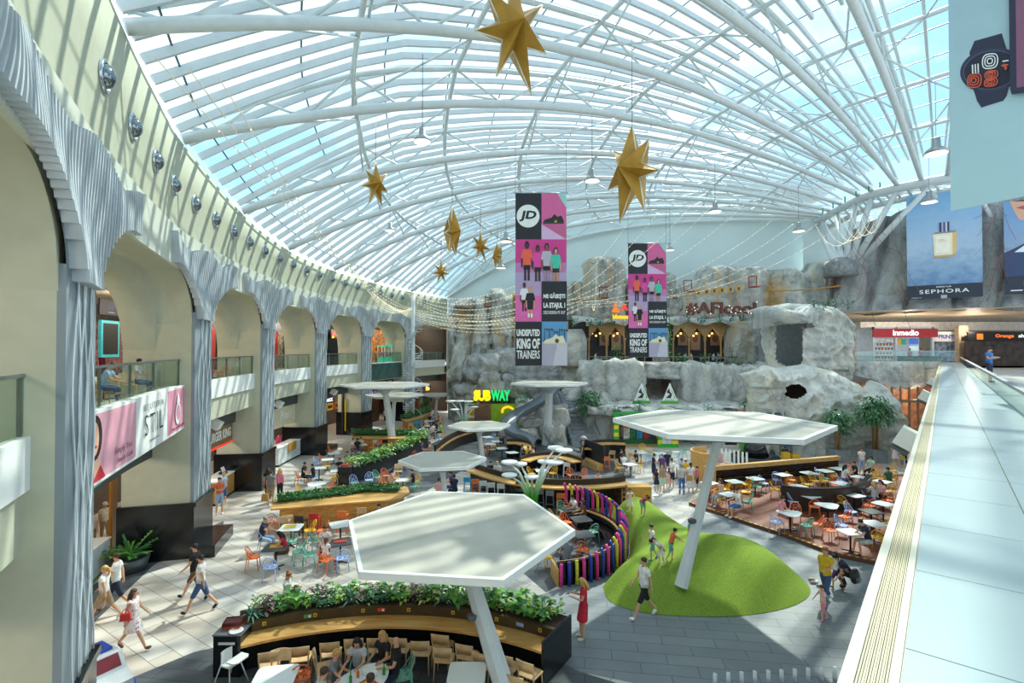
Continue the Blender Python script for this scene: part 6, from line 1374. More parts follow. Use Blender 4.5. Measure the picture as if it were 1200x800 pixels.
M_MTN = node_mat('printed_mountain', lambda m, n, l, b: sky_print(n, l, b, '#22304f', '#8ea3bd', '#6f9dca'))
M_PALEP = node_mat('printed_pale', lambda m, n, l, b: sky_print(n, l, b, '#b3d2d8', '#a9c6cf', '#9dbac6'))
SR = (PR1-PR0).normalized()
def on_wall(x, y, off=1.6):
    """the point of the plane of the upper right rock wall seen at this pixel"""
    d = ray(x, y); q = PR0+rn*off; t = (q.x*rn.x+q.y*rn.y)/(d.x*rn.x+d.y*rn.y); return Vector((d.x*t, d.y*t, CAMZ+d.z*t))
a = on_wall(1062, 231); b = on_wall(1152, 346); W, H = (b.xy-a.xy).length, on_wall(1062, 231).z-on_wall(1066, 351).z
p = Print(W, H); p.back(.03, M_SKYP); bh = H*.13
p.rect(0, H-bh, W, H, '#2b3242'); p.text('NOU LA', W*.5, H-bh*.84, H*.014, OFFW, W*.2, .02); p.text('SEPHORA', W*.5, H-bh*.52, H*.036, OFFW, W*.66, .01, sp=1.2)
for k in range(4): p.rect(W*.46, H-bh*.22+k*H*.008, W*.54, H-bh*.22+k*H*.008+H*.004, OFFW)
p.text('MAGAZINUL TAU', W*.13, H-bh*.1, H*.009, OFFW, W*.14); p.text('HERMÈS', W*.14, H*.075, H*.018, '#c6d8ea', W*.2); p.text('PARIS', W*.14, H*.1, H*.008, '#c6d8ea', W*.07)
p.poly([(W*.11, H*.055), (W*.13, H*.035), (W*.18, H*.04), (W*.19, H*.055)], '#b6cbe0')
p.poly([(W*.36, H*.385), (W*.66, H*.385), (W*.64, H*.6), (W*.38, H*.6)], '#efe3c4'); p.poly([(W*.62, H*.385), (W*.68, H*.37), (W*.67, H*.58), (W*.62, H*.6)], '#e2bd7a'); p.rect(W*.4, H*.41, W*.59, H*.57, '#f6efdc'); p.poly([(W*.345, H*.39), (W*.4, H*.372), (W*.68, H*.37), (W*.65, H*.39)], '#8c8f9a'); p.rect(W*.37, H*.595, W*.64, H*.615, '#c9a66a')
for k, c in enumerate(('#3a3c58', '#a9a6c4', '#54567a', '#c6c4da', '#3a3c58')): p.rect(W*(.45+k*.026), H*.285, W*(.476+k*.026), H*.375, c)
p.text('TERRE', W*.47, H*.45, H*.008, '#c8743a', W*.08); p.text("D'HERMÈS", W*.49, H*.465, H*.008, '#c8743a', W*.12)
hang(p, 'wall_banner', 'printed_cloth', a, SR, 'large blue perfume banner on the rock wall above the news kiosk', 'banner')
a = on_wall(1176, 237); W2 = 6; H2 = on_wall(1176, 237).z-on_wall(1181, 345).z
p = Print(W2, H2); p.back(.03, M_MTN); p.rect(0, H2*.81, W2, H2, '#2b3242'); p.text('SEPHORA', W2*.5, H2*.88, H2*.045, OFFW, W2*.62, .01, sp=1.2); p.rect(W2*.06, H2*.955, W2*.18, H2*.965, OFFW)
p.poly([(W2*.06, 0), (W2*.9, 0), (W2*.85, H2*.12), (W2*.62, H2*.24), (W2*.3, H2*.26), (W2*.15, H2*.2), (W2*.1, H2*.1)], '#d7a48b'); p.poly([(W2*.12, H2*.075), (W2*.22, H2*.055), (W2*.38, H2*.075), (W2*.22, H2*.11)], '#b4535a'); p.poly([(W2*.08, 0), (W2*.3, 0), (W2*.24, H2*.02)], '#2a2024')
p.poly([(0, H2*.55), (W2*.12, H2*.5), (W2*.3, H2*.42), (W2*.55, H2*.55), (W2*.8, H2*.45), (W2, H2*.55), (W2, H2*.81), (0, H2*.81)], '#33456a'); p.poly([(W2*.1, H2*.55), (W2*.3, H2*.42), (W2*.42, H2*.53), (W2*.3, H2*.56)], '#dfe6ee')
hang(p, 'wall_banner', 'printed_cloth', a, SR, 'banner with a face above snowy mountains at the right edge of the rock wall', 'banner')
a = Vector((12.9, 15, 0)); r_ = Vector((.45, -.9, 0)).normalized(); zb = at_Y(1117, 247, 15).z; W, H = 9.0, 10.5
p = Print(W, H); p.back(.02, M_PALEP); sc = 1.0
def wpix(x, y):
    d = ray(x, y); n_ = Vector((r_.y, -r_.x, 0)); t = (a.x*n_.x+a.y*n_.y)/(d.x*n_.x+d.y*n_.y); q = Vector((d.x*t, d.y*t, CAMZ+d.z*t)); return ((q-a).dot(r_), zb+H-q.z)
pts = lambda L: [wpix(*q) for q in L]
p.poly(pts([(1136, 62), (1142, 48), (1174, 39), (1180, 58), (1190, 70), (1140, 82)]), '#2e3048'); p.poly(pts([(1138, 96), (1186, 88), (1180, 112), (1176, 118), (1150, 126), (1145, 118)]), '#2e3048')
def wring(cx, cy, rx, ry, m, tilt=-.18, n=36): p.poly(pts([(cx+rx*math.cos(2*PI*i/n)*math.cos(tilt)-ry*math.sin(2*PI*i/n)*math.sin(tilt), cy+rx*math.cos(2*PI*i/n)*math.sin(tilt)+ry*math.sin(2*PI*i/n)*math.cos(tilt)) for i in range(n)]), m)
wring(1162, 82, 37, 26, '#34364f'); wring(1162, 82, 33.5, 23, '#4d4f6b'); wring(1162, 82, 32, 21.5, '#23253a')
def seg(L, m, w=2.0):
    p.z += .003; zz = p.z
    for (x0, y0), (x1, y1) in zip(L, L[1:]):
        p.z = zz
        dx, dy = x1-x0, y1-y0; q = math.hypot(dx, dy) or 1; nx, ny = -dy/q*w/2, dx/q*w/2; p.poly(pts([(x0+nx, y0+ny), (x1+nx, y1+ny), (x1-nx, y1-ny), (x0-nx, y0-ny)]), m)
def oval(cx, cy, rx, ry, m, w): seg([(cx+rx*math.copysign(abs(math.cos(t))**.6, math.cos(t)), cy+ry*math.copysign(abs(math.sin(t))**.8, math.sin(t))-.18*rx*math.cos(t)) for t in [2*PI*i/16 for i in range(17)]], m, w)
for k in range(3): seg([(1140+k*3, 78-k*.6), (1140.3+k*3, 87-k*.6)] if False else [(1140+k*3.4, 76-k*.6), (1140.4+k*3.4, 87-k*.6)], OFFW, 1.6)
oval(1161, 72, 9, 8.6, OFFW, 1.4); oval(1161, 72, 6, 5.9, OFFW, 1.4); oval(1161, 72, 3, 3, OFFW, 1.4)
for k in (8, 5.2, 2.6): oval(1143, 95, k, k*1.0, '#e0603c', 1.4); oval(1163, 88, k*.95, 4.6*k/8, '#e0603c', 1.3); oval(1162.5, 97, k*.95, 4.6*k/8, '#e0603c', 1.3)
seg([(1177, 73), (1184, 72)], OFFW, 1.4); seg([(1180, 76), (1178, 79), (1182, 80), (1180, 83)], '#e0603c', 1.8); seg([(1176, 78), (1184, 77)], '#e0603c', 1.4)
p.poly(pts([(1184, -60), (1260, -70), (1260, 100), (1188, 112), (1186, 105)]), '#2e3048'); p.poly(pts([(1192, -60), (1260, -70), (1260, 96), (1194, 104)]), '#8a5a74')
hang(p, 'hanging_banner', 'printed_cloth', Vector((a.x, a.y, zb+H)), r_, 'huge pale banner with a dark smartwatch hanging at top right', 'banner')
# ---------------------------------------------------------------- helpers along the left facade
def s_at(x, wo, z=6):
    a, b = sY(.9), S1
    for _ in range(26):
        m = (a+b)/2; p = Lpt(m, wo)
        if p.y < .2 or px_of((p.x, p.y, z))[0] < x: a = m
        else: b = m
    return (a+b)/2
def facing(s, wo, z):
    p = Lpt(s, wo); q = Lpt(s+.5, wo); return Vector((p.x, p.y, z)), (q-p).normalized()
def strip(name, label, cat, s0, s1, wo, z0, z1, m, th=.06, grp=None):
    mb = MB(); mb.sweep(path(s0, s1, .4), [(wo-th, z0), (wo-th, z1), (wo, z1), (wo, z0)]); o = mb.build(name, m); recenter(o); tag(o, label, cat, grp); return o
def board(pr, name, s, wo, ztop_, label, cat, pn='board'):
    o, r = facing(s, wo, ztop_); return hang(pr, name, pn, o, r, label, cat)
# long jewellery banner on the first balcony
s0, s1 = s_at(103, .3), s_at(216, .3); o, _ = facing(s0, .27, 6.62); e_, _ = facing(s1, .27, 6.62); Wb = (e_-o).length; p = Print(Wb, 1.66)
n_ = 14; dx = (e_-o).normalized()
fr_ = lambda x: ((Lpt(s_at(x, .3), .27).xy-o.xy).dot(dx.xy))
p.back(.05, M_WHITE); u1, u2 = fr_(150), fr_(187)
p.rect(.05, .08, u1, 1.58, '#e2a3b4'); p.rect(u2, .08, Wb-.06, 1.58, '#dc93a8')
uf = fr_(108); p.ell(uf, .6, .42, .5, '#2a1c1c'); p.ell(uf-.05, .62, .26, .38, '#e3b49a'); p.poly([(uf-.5, 1.58), (uf-.3, 1.1), (uf+.3, 1.1), (uf+.6, 1.58)], '#e3b49a'); p.poly([(uf-.2, 1.58), (uf+.3, 1.25), (uf+.62, 1.58)], '#cf2c3a'); p.ell(uf-.02, .8, .09, .035, '#c4243a')
p.text('Simply You', (uf+u1)/2+.4, 1.15, .2, '#7a5560', 1.3, -.012, .3); p.text('Simply Gold', (uf+u1)/2+.5, 1.4, .16, '#7a5560', 1.2, -.012, .3)
uc = (u1+u2)/2; p.text('BIJUTERIA', uc, .36, .24, '#2b2b2b', (u2-u1)*.62, -.01, sp=1.5); p.text('STIL', uc, .86, .6, '#1f1f1f', (u2-u1)*.58, -.012, sp=1.3); p.text('bijuteriastil.ro', uc, 1.36, .09, '#777777', (u2-u1)*.3)
ur = (u2+Wb)/2; p.ell(ur, .95, .42, .4, '#eef0f4'); p.ell(ur, .93, .3, .28, '#dc93a8'); p.poly([(ur-.25, .55), (ur, .2), (ur+.25, .55), (ur, .62)], '#f4f6fa'); p.text('Pentru momente speciale', ur, 1.44, .1, '#3a2a2e', (Wb-u2)*.7)
hang(p, 'fascia_banner', 'printed_panel', o, dx, 'long pink and white jewellery shop banner on the nearest balcony', 'banner')
# ---- upper gallery shop fronts
def bayuv(k, f): return lerp(BAY[k][0], BAY[k][1], f)
M_CRIM = mat('crimson_curtain', '#8e1f48', .7, var=.15, scale=2, stretch=(8, 8, .3)); M_RED = mat('red_panel', '#b3272c', .5, var=.05)
strip('shop_header', 'dark blue-grey shop header above the crimson curtain in the gallery', 'shop front', bayuv(1, -.05), bayuv(1, .99), 6.0, 9.35, 10.5, mat('slate_blue', '#3a4452', .4), .2)
p = Print(1.9, .75); p.back(.06, '#1b2130'); p.text('PANDORA', .95, .55, .1, OFFW, .6) if False else p.ell(.95, .3, .3, .2, '#2d3650'); p.text('Douglas', .95, .62, .09, '#9fb0cc', .55) if False else p.rect(.7, .6, 1.2, .63, '#9fb0cc')
board(p, 'shop_screen', s_at(117, 5.7, 9.9), 5.7, 10.35, 'dark screen in the shop header of the nearest gallery bay', 'screen')
s0 = s_at(110, 5.6, 8.8); o, r = facing(s0, 5.3, 9.3); p = Print(1.5, 1.7); p.back(.12, mat('turq_frame', '#3fb8c4', .4, emit=.25)); p.rect(.13, .13, 1.37, 1.57, '#191c1f'); hang(p, 'shop_screen', 'frame', o, r, 'turquoise framed screen hanging in the nearest gallery bay', 'screen')
mb = MB(); P = []
for i in range(40):
    u = i/39; c = []
    for j in range(14):
        v = j/13; z = 9.3-v*3.0; cut = 1-.85*max(0, min(1, (v-.05)/.4))**.7 if v < .45 else .15+.12*(v-.45)
        q = Lpt(lerp(s_at(118, 5.9, 8), s_at(140, 5.9, 8), u*cut), 5.9+.08*math.sin(u*40)); c.append(Vector((q.x, q.y, z)))
    P.append(c)
mb.grid(P); o = mb.build('curtain', M_CRIM); recenter(o); tag(o, 'crimson curtain drawn aside in the nearest gallery bay', 'curtain')
M_SHELF = mat('shelf_goods', '#8d5a56', .6, var=.45, scale=6)
strip('display_shelves', 'warm lit shelves of goods behind the crimson curtain', 'shelf', s_at(108, 6.6, 8), s_at(142, 6.6, 8), 6.6, 6.3, 9.3, M_SHELF)
for k, xs in ((2, (244, 250)), (3, (318, 324))):
    strip('red_pillar', 'red shop panel in the gallery bay above the '+('burger restaurant' if k == 2 else 'ice cream shop'), 'panel', s_at(xs[0]-8, 5.6, 8), s_at(xs[1], 5.6, 8), 5.6, 6.3, 9.4, M_RED, .15)
    strip('shop_header', 'dark header in the gallery bay above the '+('burger restaurant' if k == 2 else 'ice cream shop'), 'shop front', s_at(xs[0]-8, 5.6, 8), s_at(xs[1]+6, 5.6, 8), 5.6, 9.4, 10.5, mat('slate_blue', '#3a4452', .4), .15)
strip('poster_column', 'colourful poster column beside the red shop panel in the gallery', 'poster', s_at(324, 5.5, 8), s_at(330, 5.5, 8), 5.5, 6.3, 9.4, mat('poster_mix', '#7a6a58', .5, var=.6, scale=4), .1)
strip('storefront', 'grey shop front under the red neon sign in the gallery', 'shop front', bayuv(4, -.05), bayuv(4, .95), 6.2, 6.3, 10.5, M_DARK, .1)
o, r = facing(s_at(386, 5.6, 9.5), 5.4, 9.95); p = Print(2.6, .9); p.back(.08, M_DARK); p.text('RULETA', 1.2, .45, .5, glow('red', '#ff3a20', 2.2), 1.9, .03, .1); p.poly([(.1, .85), (.35, .6), (.6, .8)], glow('yel', '#ffd21a', 2)); p.poly([(2.0, .2), (2.35, .1), (2.45, .5), (2.2, .6)], glow('yel', '#ffd21a', 2)); hang(p, 'neon_sign', 'sign_panel', o, r, 'red and yellow neon sign in the fourth gallery bay', 'sign')
strip('storefront', 'black shop front behind the green claw machines', 'shop front', bayuv(5, .0), bayuv(5, .7), 6.4, 6.3, 10.5, M_BLACK, .1); strip('storefront', 'orange lit shelf panel left of the claw machines', 'shop front', s_at(434, 5.9, 8.5), s_at(439, 5.9, 8.5), 5.9, 6.3, 9.4, mat('amber_panel', '#b5762e', .5, var=.3, emit=.4), .1)
for i in range(2):
    q, r = facing(s_at(452+i*8, 1.6, 7.4), 1.9, 6.3); t = empty('claw_machine', q); t.matrix_world = frameM(q, r)
    mt = mat('machine_turq', '#3fc8a0', .4, emit=.4); mb = MB(); mb.box((0, 0, .4), (.9, .9, .8)); part(mb, 'cabinet', mt, t); mb = MB(); mb.box((0, 0, 2.0), (.9, .9, .2)); part(mb, 'marquee', mt, t); mb = MB()
    for sx in (-.42, .42):
        for sy in (-.42, .42): mb.bar((sx, sy, .8), (sx, sy, 1.9), .06)
    part(mb, 'frame', M_WHITE, t); mb = MB(); mb.box((0, .1, 1.1), (.8, .6, .5)); part(mb, 'prizes', mat('prizes', '#c08a8a', .7, var=.6, scale=9), t); mb = MB(); mb.tube([(0, 0, 1.9), (0, 0, 1.5)], .03, 5); part(mb, 'claw', M_CHROME, t)
    later(t, 'turquoise claw machine behind the gallery balustrade', 'claw machine', 'claw machines')
strip('fascia_sign', 'dark green blank sign band below the claw machines', 'sign', bayuv(5, .02), bayuv(5, .98), .3, 4.9, 6.5, mat('dark_green_sign', '#1d4a45', .4, var=.1), .06)
strip('storefront', 'amber lit restaurant shelves at the far end of the gallery', 'shop front', bayuv(6, .1), bayuv(6, .62), 6.2, 6.3, 10.3, mat('amber_shelves', '#8a5a2a', .5, var=.6, scale=2.5, emit=.5), .1)
# gallery furniture of the near bays
UGZ = 'in the upper gallery'
def gal(s, wo, z=6.3): q = Lpt(s, wo); return Vector((q.x, q.y, z))
for x, wo, c, kd in ((131, 1.6, 'tan', 'wood'), (150, 1.5, 'tan', 'wood'), (195, 1.7, 'white', 'lattice'), (114, 1.6, 'tan', 'wood'), (249, 1.3, 'orange', 'lattice'), (262, 1.3, 'orange', 'lattice'), (275, 1.6, 'tan', 'wood')):
    q = gal(s_at(x, wo, 6.9), wo); chair(0, 0, c, UGZ, kd, at=q, rz=random.uniform(0, 6), dz=6.3)
for x, wo in ((172, 1.9), (122, 2.0), (281, 1.9)): q = gal(s_at(x, wo, 7), wo); tbl(0, 0, 'pale', 'square', UGZ, 6.3, at=q)
for x, wo, fc, kw in ((160, 1.45, 15, dict(top='white', bottom='pants', bcol='jeans')), (187, 1.9, 200, dict(h=1.5, top='purple', bottom='pants', bcol='lightgrey')), (119, 1.5, 20, dict(top='lightblue', bottom='pants', bcol='jeans', hair='brown', pose='sitlean'))):
    q = gal(s_at(x, wo, 7.5), wo); person(q, fc, z=6.3, seat=.46, **{'pose': 'sit', **kw}, where='in the left upper gallery')
# ---- ground floor shop fronts
M_YT = tile_mat('yellow_tiles', '#d9962c', '#cf8a24', '#8a6a30', .15, .15, 0, rough=.3); M_KIOSKW = mat('counter_white', '#dfe3e2', .4)
q0, q1 = s_at(104, 2.2, 2.5), s_at(133, 2.2, 2.5)
def counter(name, label, s0, s1, w0, w1, z, m, mtop, plinth=None):
    c, _ = facing((s0+s1)/2, (w0+w1)/2, 0); t = empty(name, c)
    def T(mb): mb.v = [tuple(Vector(v)-c) for v in mb.v]; return mb
    mb = MB(); mb.sweep(path(s0, s1, .4), [(w0, .12), (w0, z), (w1, z), (w1, .12)]); part(T(mb), 'front', m, t); mb = MB(); mb.sweep(path(s0, s1, .4), [(w0-.04, z), (w0-.04, z+.05), (w1, z+.05), (w1, z)]); part(T(mb), 'worktop', mtop, t); mb = MB(); mb.sweep(path(s0, s1, .4), [(w0-.02, 0), (w0-.02, .12), (w1, .12), (w1, 0)]); part(T(mb), 'plinth', plinth or M_BLACK, t); tag(t, label, 'counter'); return t
counter('shop_counter', 'white food counter with a green base beside the yellow tiled pillar at left', PC[2]-HW-4.0, PC[2]-HW-.3, 2.5, 3.3, 1.1, M_KIOSKW, M_WHITE, mat('green_base', '#7ea05a', .5))
strip('tiled_pillar', 'narrow yellow tiled pillar at the first food counter', 'pillar', s_at(128, 3.2, 3), s_at(134, 3.2, 3), 3.2, 0, 4.7, M_YT, .12)
o, r = facing(s_at(112, 3.4, 3.8), 3.4, 4.6); p = Print(2.0, 1.1); p.back(.08, '#e9eef0'); p.rect(.05, .05, .5, 1.05, '#d83a2a'); p.ell(.27, .55, .18, .25, '#efc03a')
for k in range(9): p.rect(.6+(k % 2)*.7, .15+.1*k, 1.15+(k % 2)*.6, .18+.1*k, '#5b6a78')
hang(p, 'menu_screen', 'screen', o, r, 'lit menu screen above the first food counter at left', 'screen')
for x, kw in ((123, dict(h=1.7, top='cream', bottom='pants', bcol='khaki', hair='cream', style='cap')), (107, dict(h=1.66, top='cream', bottom='pants', bcol='khaki', hair='brown'))): q = gal(s_at(x, 3.9, 1), 3.9, 0); person(q, -30, 'stand', **kw, where='behind the first food counter')
# burger restaurant
s0, s1 = s_at(232, 1.7, 3.4), min(s_at(277, 1.7, 3.4), PC[3]-HW-.05); o, r = facing(s0, 1.45, 3.95); e_, _ = facing(s1, 1.45, 3.95); Wb = (e_-o).length; dx = (e_-o).normalized(); p = Print(Wb, 1.15); p.back(.1, wood_mat('sign_wood', '#7d5a34', '#94703f')); p.text('BURGER KING', Wb*.53, .52, .5, OFFW, Wb*.8, .035); p.rect(0, 1.04, Wb, 1.15, glow('redline', '#e8261c', .8)); hang(p, 'shop_sign', 'sign_board', o, dx, 'brown burger restaurant sign board with white letters and a red line', 'sign')
counter('shop_counter', 'wood fronted service counter of the burger restaurant', s_at(234, 2.0, .5), PC[3]-HW-.15, 1.3, 2.1, 1.15, M_OAKD, M_WHITE)
p = Print(1.3, 1.5); p.back(.06, '#20262e'); [p.rect(.1+.4*(k % 3), .1+.48*(k//3), .42+.4*(k % 3), .5+.48*(k//3), '#3e6c9a') for k in range(9)]; o, r = facing(s_at(243, 4.5, 2.5), 4.0, 2.9); hang(p, 'menu_screen', 'screen', o, r, 'blue menu screens inside the burger restaurant', 'screen')
p = Print(.9, .75); p.back(.06, '#3c4a5c'); o, r = facing(s_at(253, 2.4, 2.7), 2.2, 2.9); hang(p, 'order_monitor', 'screen', o, r, 'small monitor hanging over the burger counter', 'screen')
o, r = facing(s_at(266, 1.4, 1.2), 1.6, 1.2); t = empty('cash_register', o); t.matrix_world = frameM(o, r); mb = MB(); mb.box((0, 0, .06), (.35, .3, .12)); part(mb, 'base', M_DARK, t); mb = MB(); mb.box((0, .0, .25), (.34, .04, .26), M=Matrix.Rotation(-.4, 3, 'X')); part(mb, 'screen', M_WHITE, t); tag(t, 'cash register on the burger counter', 'cash register')
# script-lettered shop
s0, s1 = s_at(316, 1.7, 3.2), min(s_at(349, 1.7, 3.2), PC[4]-HW-.05); o, r = facing(s0, 1.45, 3.98); e_, _ = facing(s1, 1.45, 3.98); Wb = (e_-o).length; dx = (e_-o).normalized(); p = Print(Wb, 1.5); p.back(.1, mat('sign_cream', '#e0d3b4', .5)); p.text('Frool', Wb*.52, .68, .62, OFFW, Wb*.38, .02, .35); hang(p, 'shop_sign', 'sign_board', o, dx, 'cream shop sign board with white script lettering', 'sign')
strip('shop_wall_panel', 'white patterned wall panel inside the cream-signed shop', 'wall panel', s_at(331, 4, 2), s_at(346, 4, 2), 3.6, 0, 2.6, mat('terrazzo_print', '#dcdad4', .5, var=.4, scale=5), .06)
counter('shop_counter', 'white counter of the cream-signed shop', s_at(314, 1.7, .5), PC[4]-HW-.15, 1.0, 1.8, 1.2, M_KIOSKW, M_WHITE); strip('wood_panel', 'small wooden panel at the end of the white shop counter', 'panel', s_at(338, .95, 1), s_at(347, .95, 1), .97, .7, 1.3, M_OAKD, .05)
for x in (326, 331): q = gal(s_at(x, 2.5, 1.2), 2.5, 0); person(q, -30, 'stand', 1.66, top='hotpink', bottom='pants', bcol='black', hair='dark', style='bun', where='behind the white counter')
# dark shop with the yellow poster
strip('storefront', 'dark shop front panel beside the yellow poster', 'shop front', s_at(399, 1.9, 2), s_at(412, 1.9, 2), 1.8, 0, 3.9, M_DARK, .15)
p = Print(1.15, 3.0); p.back(.06, '#efc71e'); p.ell(.55, 1.6, .42, .5, '#d8432a'); p.ell(.7, 1.1, .25, .3, '#3a6fb0'); p.ell(.5, 2.2, .35, .3, '#f0efe6'); p.rect(.2, .2, .95, .5, OFFW); o, r = facing(s_at(403.5, 1.5, 2), 1.4, 3.4); hang(p, 'poster', 'printed_panel', o, r, 'tall yellow poster on the dark shop front at left', 'poster')
p = Print(2.4, .5); p.back(.06, M_DARK); p.text('HACK', 1.6, .25, .3, glow('white', '#e8f2ff', 1.5), 1.2, .03); o, r = facing(s_at(376, 1.2, 3.5), 1.2, 3.85); hang(p, 'shop_sign', 'sign_board', o, r, 'small white lit sign on the dark header left of the yellow poster', 'sign')
for i, c in enumerate(('#e7b51f', '#c9642a')): p = Print(1.1, .7); p.back(.05, c); p.rect(.15, .2, .95, .5, '#3a2a14'); o, r = facing(s_at(379+i*9, 5.0, 2.4), 4.6, 2.6); hang(p, 'menu_board', 'board', o, r, ('yellow' if i == 0 else 'orange-brown')+' menu board inside the dark shop at left', 'menu board')
# pink-lettered shop, far restaurant
p = Print(3.4, .6); p.back(.06, '#3a2a2c'); p.ell(.3, .3, .2, .2, glow('violet', '#b45ad8', 1.2)); p.text('PRALI', 1.5, .3, .3, '#e9d8ea', 1.6, .02); o, r = facing(s_at(434, 1.2, 3.4), 1.2, 3.8); hang(p, 'shop_sign', 'sign_board', o, r, 'dark sign board with a violet dot above the brown shop', 'sign')
strip('brown_shop_wall', 'brown wooden wall of the shop under the green sign band', 'wall panel', bayuv(5, .05), bayuv(5, .95), 3.0, 0, 3.9, wood_mat('brown_boards', '#5a3c2c', '#6f4a34', (1, 1, 8)), .1); strip('restaurant_wall', 'reddish wooden back wall of the far corner restaurant', 'wall panel', bayuv(6, .1), bayuv(6, .98), 4.5, 0, 3.9, wood_mat('red_boards', '#6a3f2e', '#7d4d36', (1, 1, 8)), .1)
p = Print(1.6, .9); p.back(.05, '#3a2418'); p.text('fe', .8, .4, .6, glow('amber', '#ffb24a', 2), .9, .05); o, r = facing(s_at(497, 1.2, 3.4), 1.2, 3.5); hang(p, 'neon_sign', 'sign_panel', o, r, 'amber neon sign over the far corner restaurant', 'sign')
# small white floodlights under the balconies
for x in (255, 328, 392, 458):
    q, r = facing(s_at(x, .9, 4.5), .95, 4.25); t = empty('floodlight', q); t.matrix_world = frameM(q, r); mb = MB(); mb.box((0, 0, 0), (.55, .4, .4), M=Matrix.Rotation(.5, 3, 'X')); part(mb, 'housing', M_WHITE, t); mb = MB(); mb.bar((0, .1, .1), (0, .3, .5), .06); part(mb, 'bracket', M_ALU, t); later(t, 'white floodlight under a balcony of the left side', 'light', 'balcony floodlights')
# ---------------------------------------------------------------- restaurant terrace in the rock
mb = MB(); a, b = at_Y(655, 400, 55), at_Y(872, 400, 55); mb.box(((a.x+b.x)/2, 55, 8.6), (b.x-a.x, .2, 5)); struct(mb.build('wall_back', mat('terrace_dark', '#2e2d2f', .6, var=.1)))
mb = MB(); mb.box(((a.x+b.x)/2, 52.6, 6.2), (b.x-a.x, 5.4, .2)); struct(mb.build('floor', mat('terrace_floor', '#6d5c4c', .6)))
M_ARCH = mat('tan_arch', '#b9935f', .6, var=.08)
def arcade(x0, x1, n, label):
    A = at_Y(x0, 378, 52.4); B = at_Y(x1, 378, 52.4); zt = A.z+.15; zb = 6.4; t = empty('arcade', ((A.x+B.x)/2, 52.4, zb)); c = t.location; w = (B.x-A.x)/n; mb = MB(); m = 14
    for k in range(n):
        xs = A.x+k*w; top, bot = [], []
        for i in range(m+1):
            u = i/m; e = abs(u-.5)*2; q = 2.6+.95*(1-e**1.6)+(.25*max(0, 1-e*4)); top.append(Vector((xs+u*w-c.x, 0, zt-c.z))); bot.append(Vector((xs+u*w-c.x, 0, q)))
        mb.grid([[p_, q_] for p_, q_ in zip(top, bot)], smooth=False); mb.grid([[q_, q_+Vector((0, .3, 0))] for q_ in bot])
    part(mb, 'arches', M_ARCH, t)
    for k in range(n+1): mb = MB(); mb.lathe([(.16, 0), (.11, .2), (.1, 2.3), (.18, 2.7)], (A.x+k*w-c.x, .12, 0), 8); part(mb, 'column', M_ARCH, t)
    tag(t, label, 'arcade')
    for k in range(n):
        for q in range(3):
            lamp = MB(); x = A.x+(k+.25+.25*q)*w; z = 9.6-.25*(q % 2); lamp.sph((0, 0, 0), .11, 7, 5); lamp.tube([(0, 0, .1), (0, 0, .9)], .012, 4, mi=1); o = lamp.build('pendant_bulb', [glow('bulb', '#ffc069', 3), M_DARK], loc=(x, 53.2+.3*q, z)); later(o, 'glowing warm bulb hanging in the terrace arcade of the rock', 'light bulb', 'terrace bulbs')
arcade(690, 732, 2, 'tan ogee arches of the restaurant terrace left of the small banner'); arcade(789, 864, 4, 'tan ogee arches of the restaurant terrace right of the small banner'); arcade(652, 666, 1, 'tan arch of the terrace beside the large banner')
for k, x in enumerate((708, 722, 800, 815, 838, 860)):
    p_ = at_Y(x, 398, 54.6); pr = Print(1.0, 1.9 if k % 2 else 1.4); pr.back(.05, '#8f7a62'); pr.ell(.5, .7, .3, .4, '#6a4a36'); o = Vector((p_.x-.5, 54.6, p_.z+.8)); t = hang(pr, 'framed_picture', 'panel', o, (1, 0), 'x', 'picture'); LABELS['x'].remove(t); later(t, 'tan framed picture on the dark back wall of the rock terrace', 'picture', 'terrace pictures', o)
rl = empty('metal_railing', at_Y(780, 418, 50.6)); c = rl.location; mb = MB(); A, B = at_Y(690, 418, 50.6)-c, at_Y(868, 418, 50.6)-c; mb.tube([A, B], .05, 6); part(mb, 'handrail', M_ALU, rl); mb = MB()
for k in range(20): q = A.lerp(B, k/19); mb.bar(q, q-Vector((0, 0, 1.0)), .05)
part(mb, 'posts', M_ALU, rl); tag(rl, 'thin metal railing of the rock terrace', 'railing')
for x in (705, 718, 806, 826, 846): p_ = at_Y(x, 420, 51.9); tbl(0, 0, 'white', 'square', 'on the rock terrace', 6.3, at=Vector((p_.x, 52, 0)))
for x, f, kw in ((802, 0, dict(top='lightblue', bottom='pants', bcol='jeans')), (810, 180, dict(top='salmon', bottom='pants', bcol='navy')), (842, 190, dict(top='teal', bottom='pants', bcol='navy')), (835, 0, dict(top='lightgrey', bottom='pants', bcol='jeans')), (697, 0, dict(top='white', bottom='pants', bcol='black')), (731, 180, dict(top='black', bottom='pants', bcol='black'))): p_ = at_Y(x, 420, 51.6); person((p_.x, 51.5), f, z=6.3, seat=.46, **{'pose': 'sit', **kw}, where='on the rock terrace')
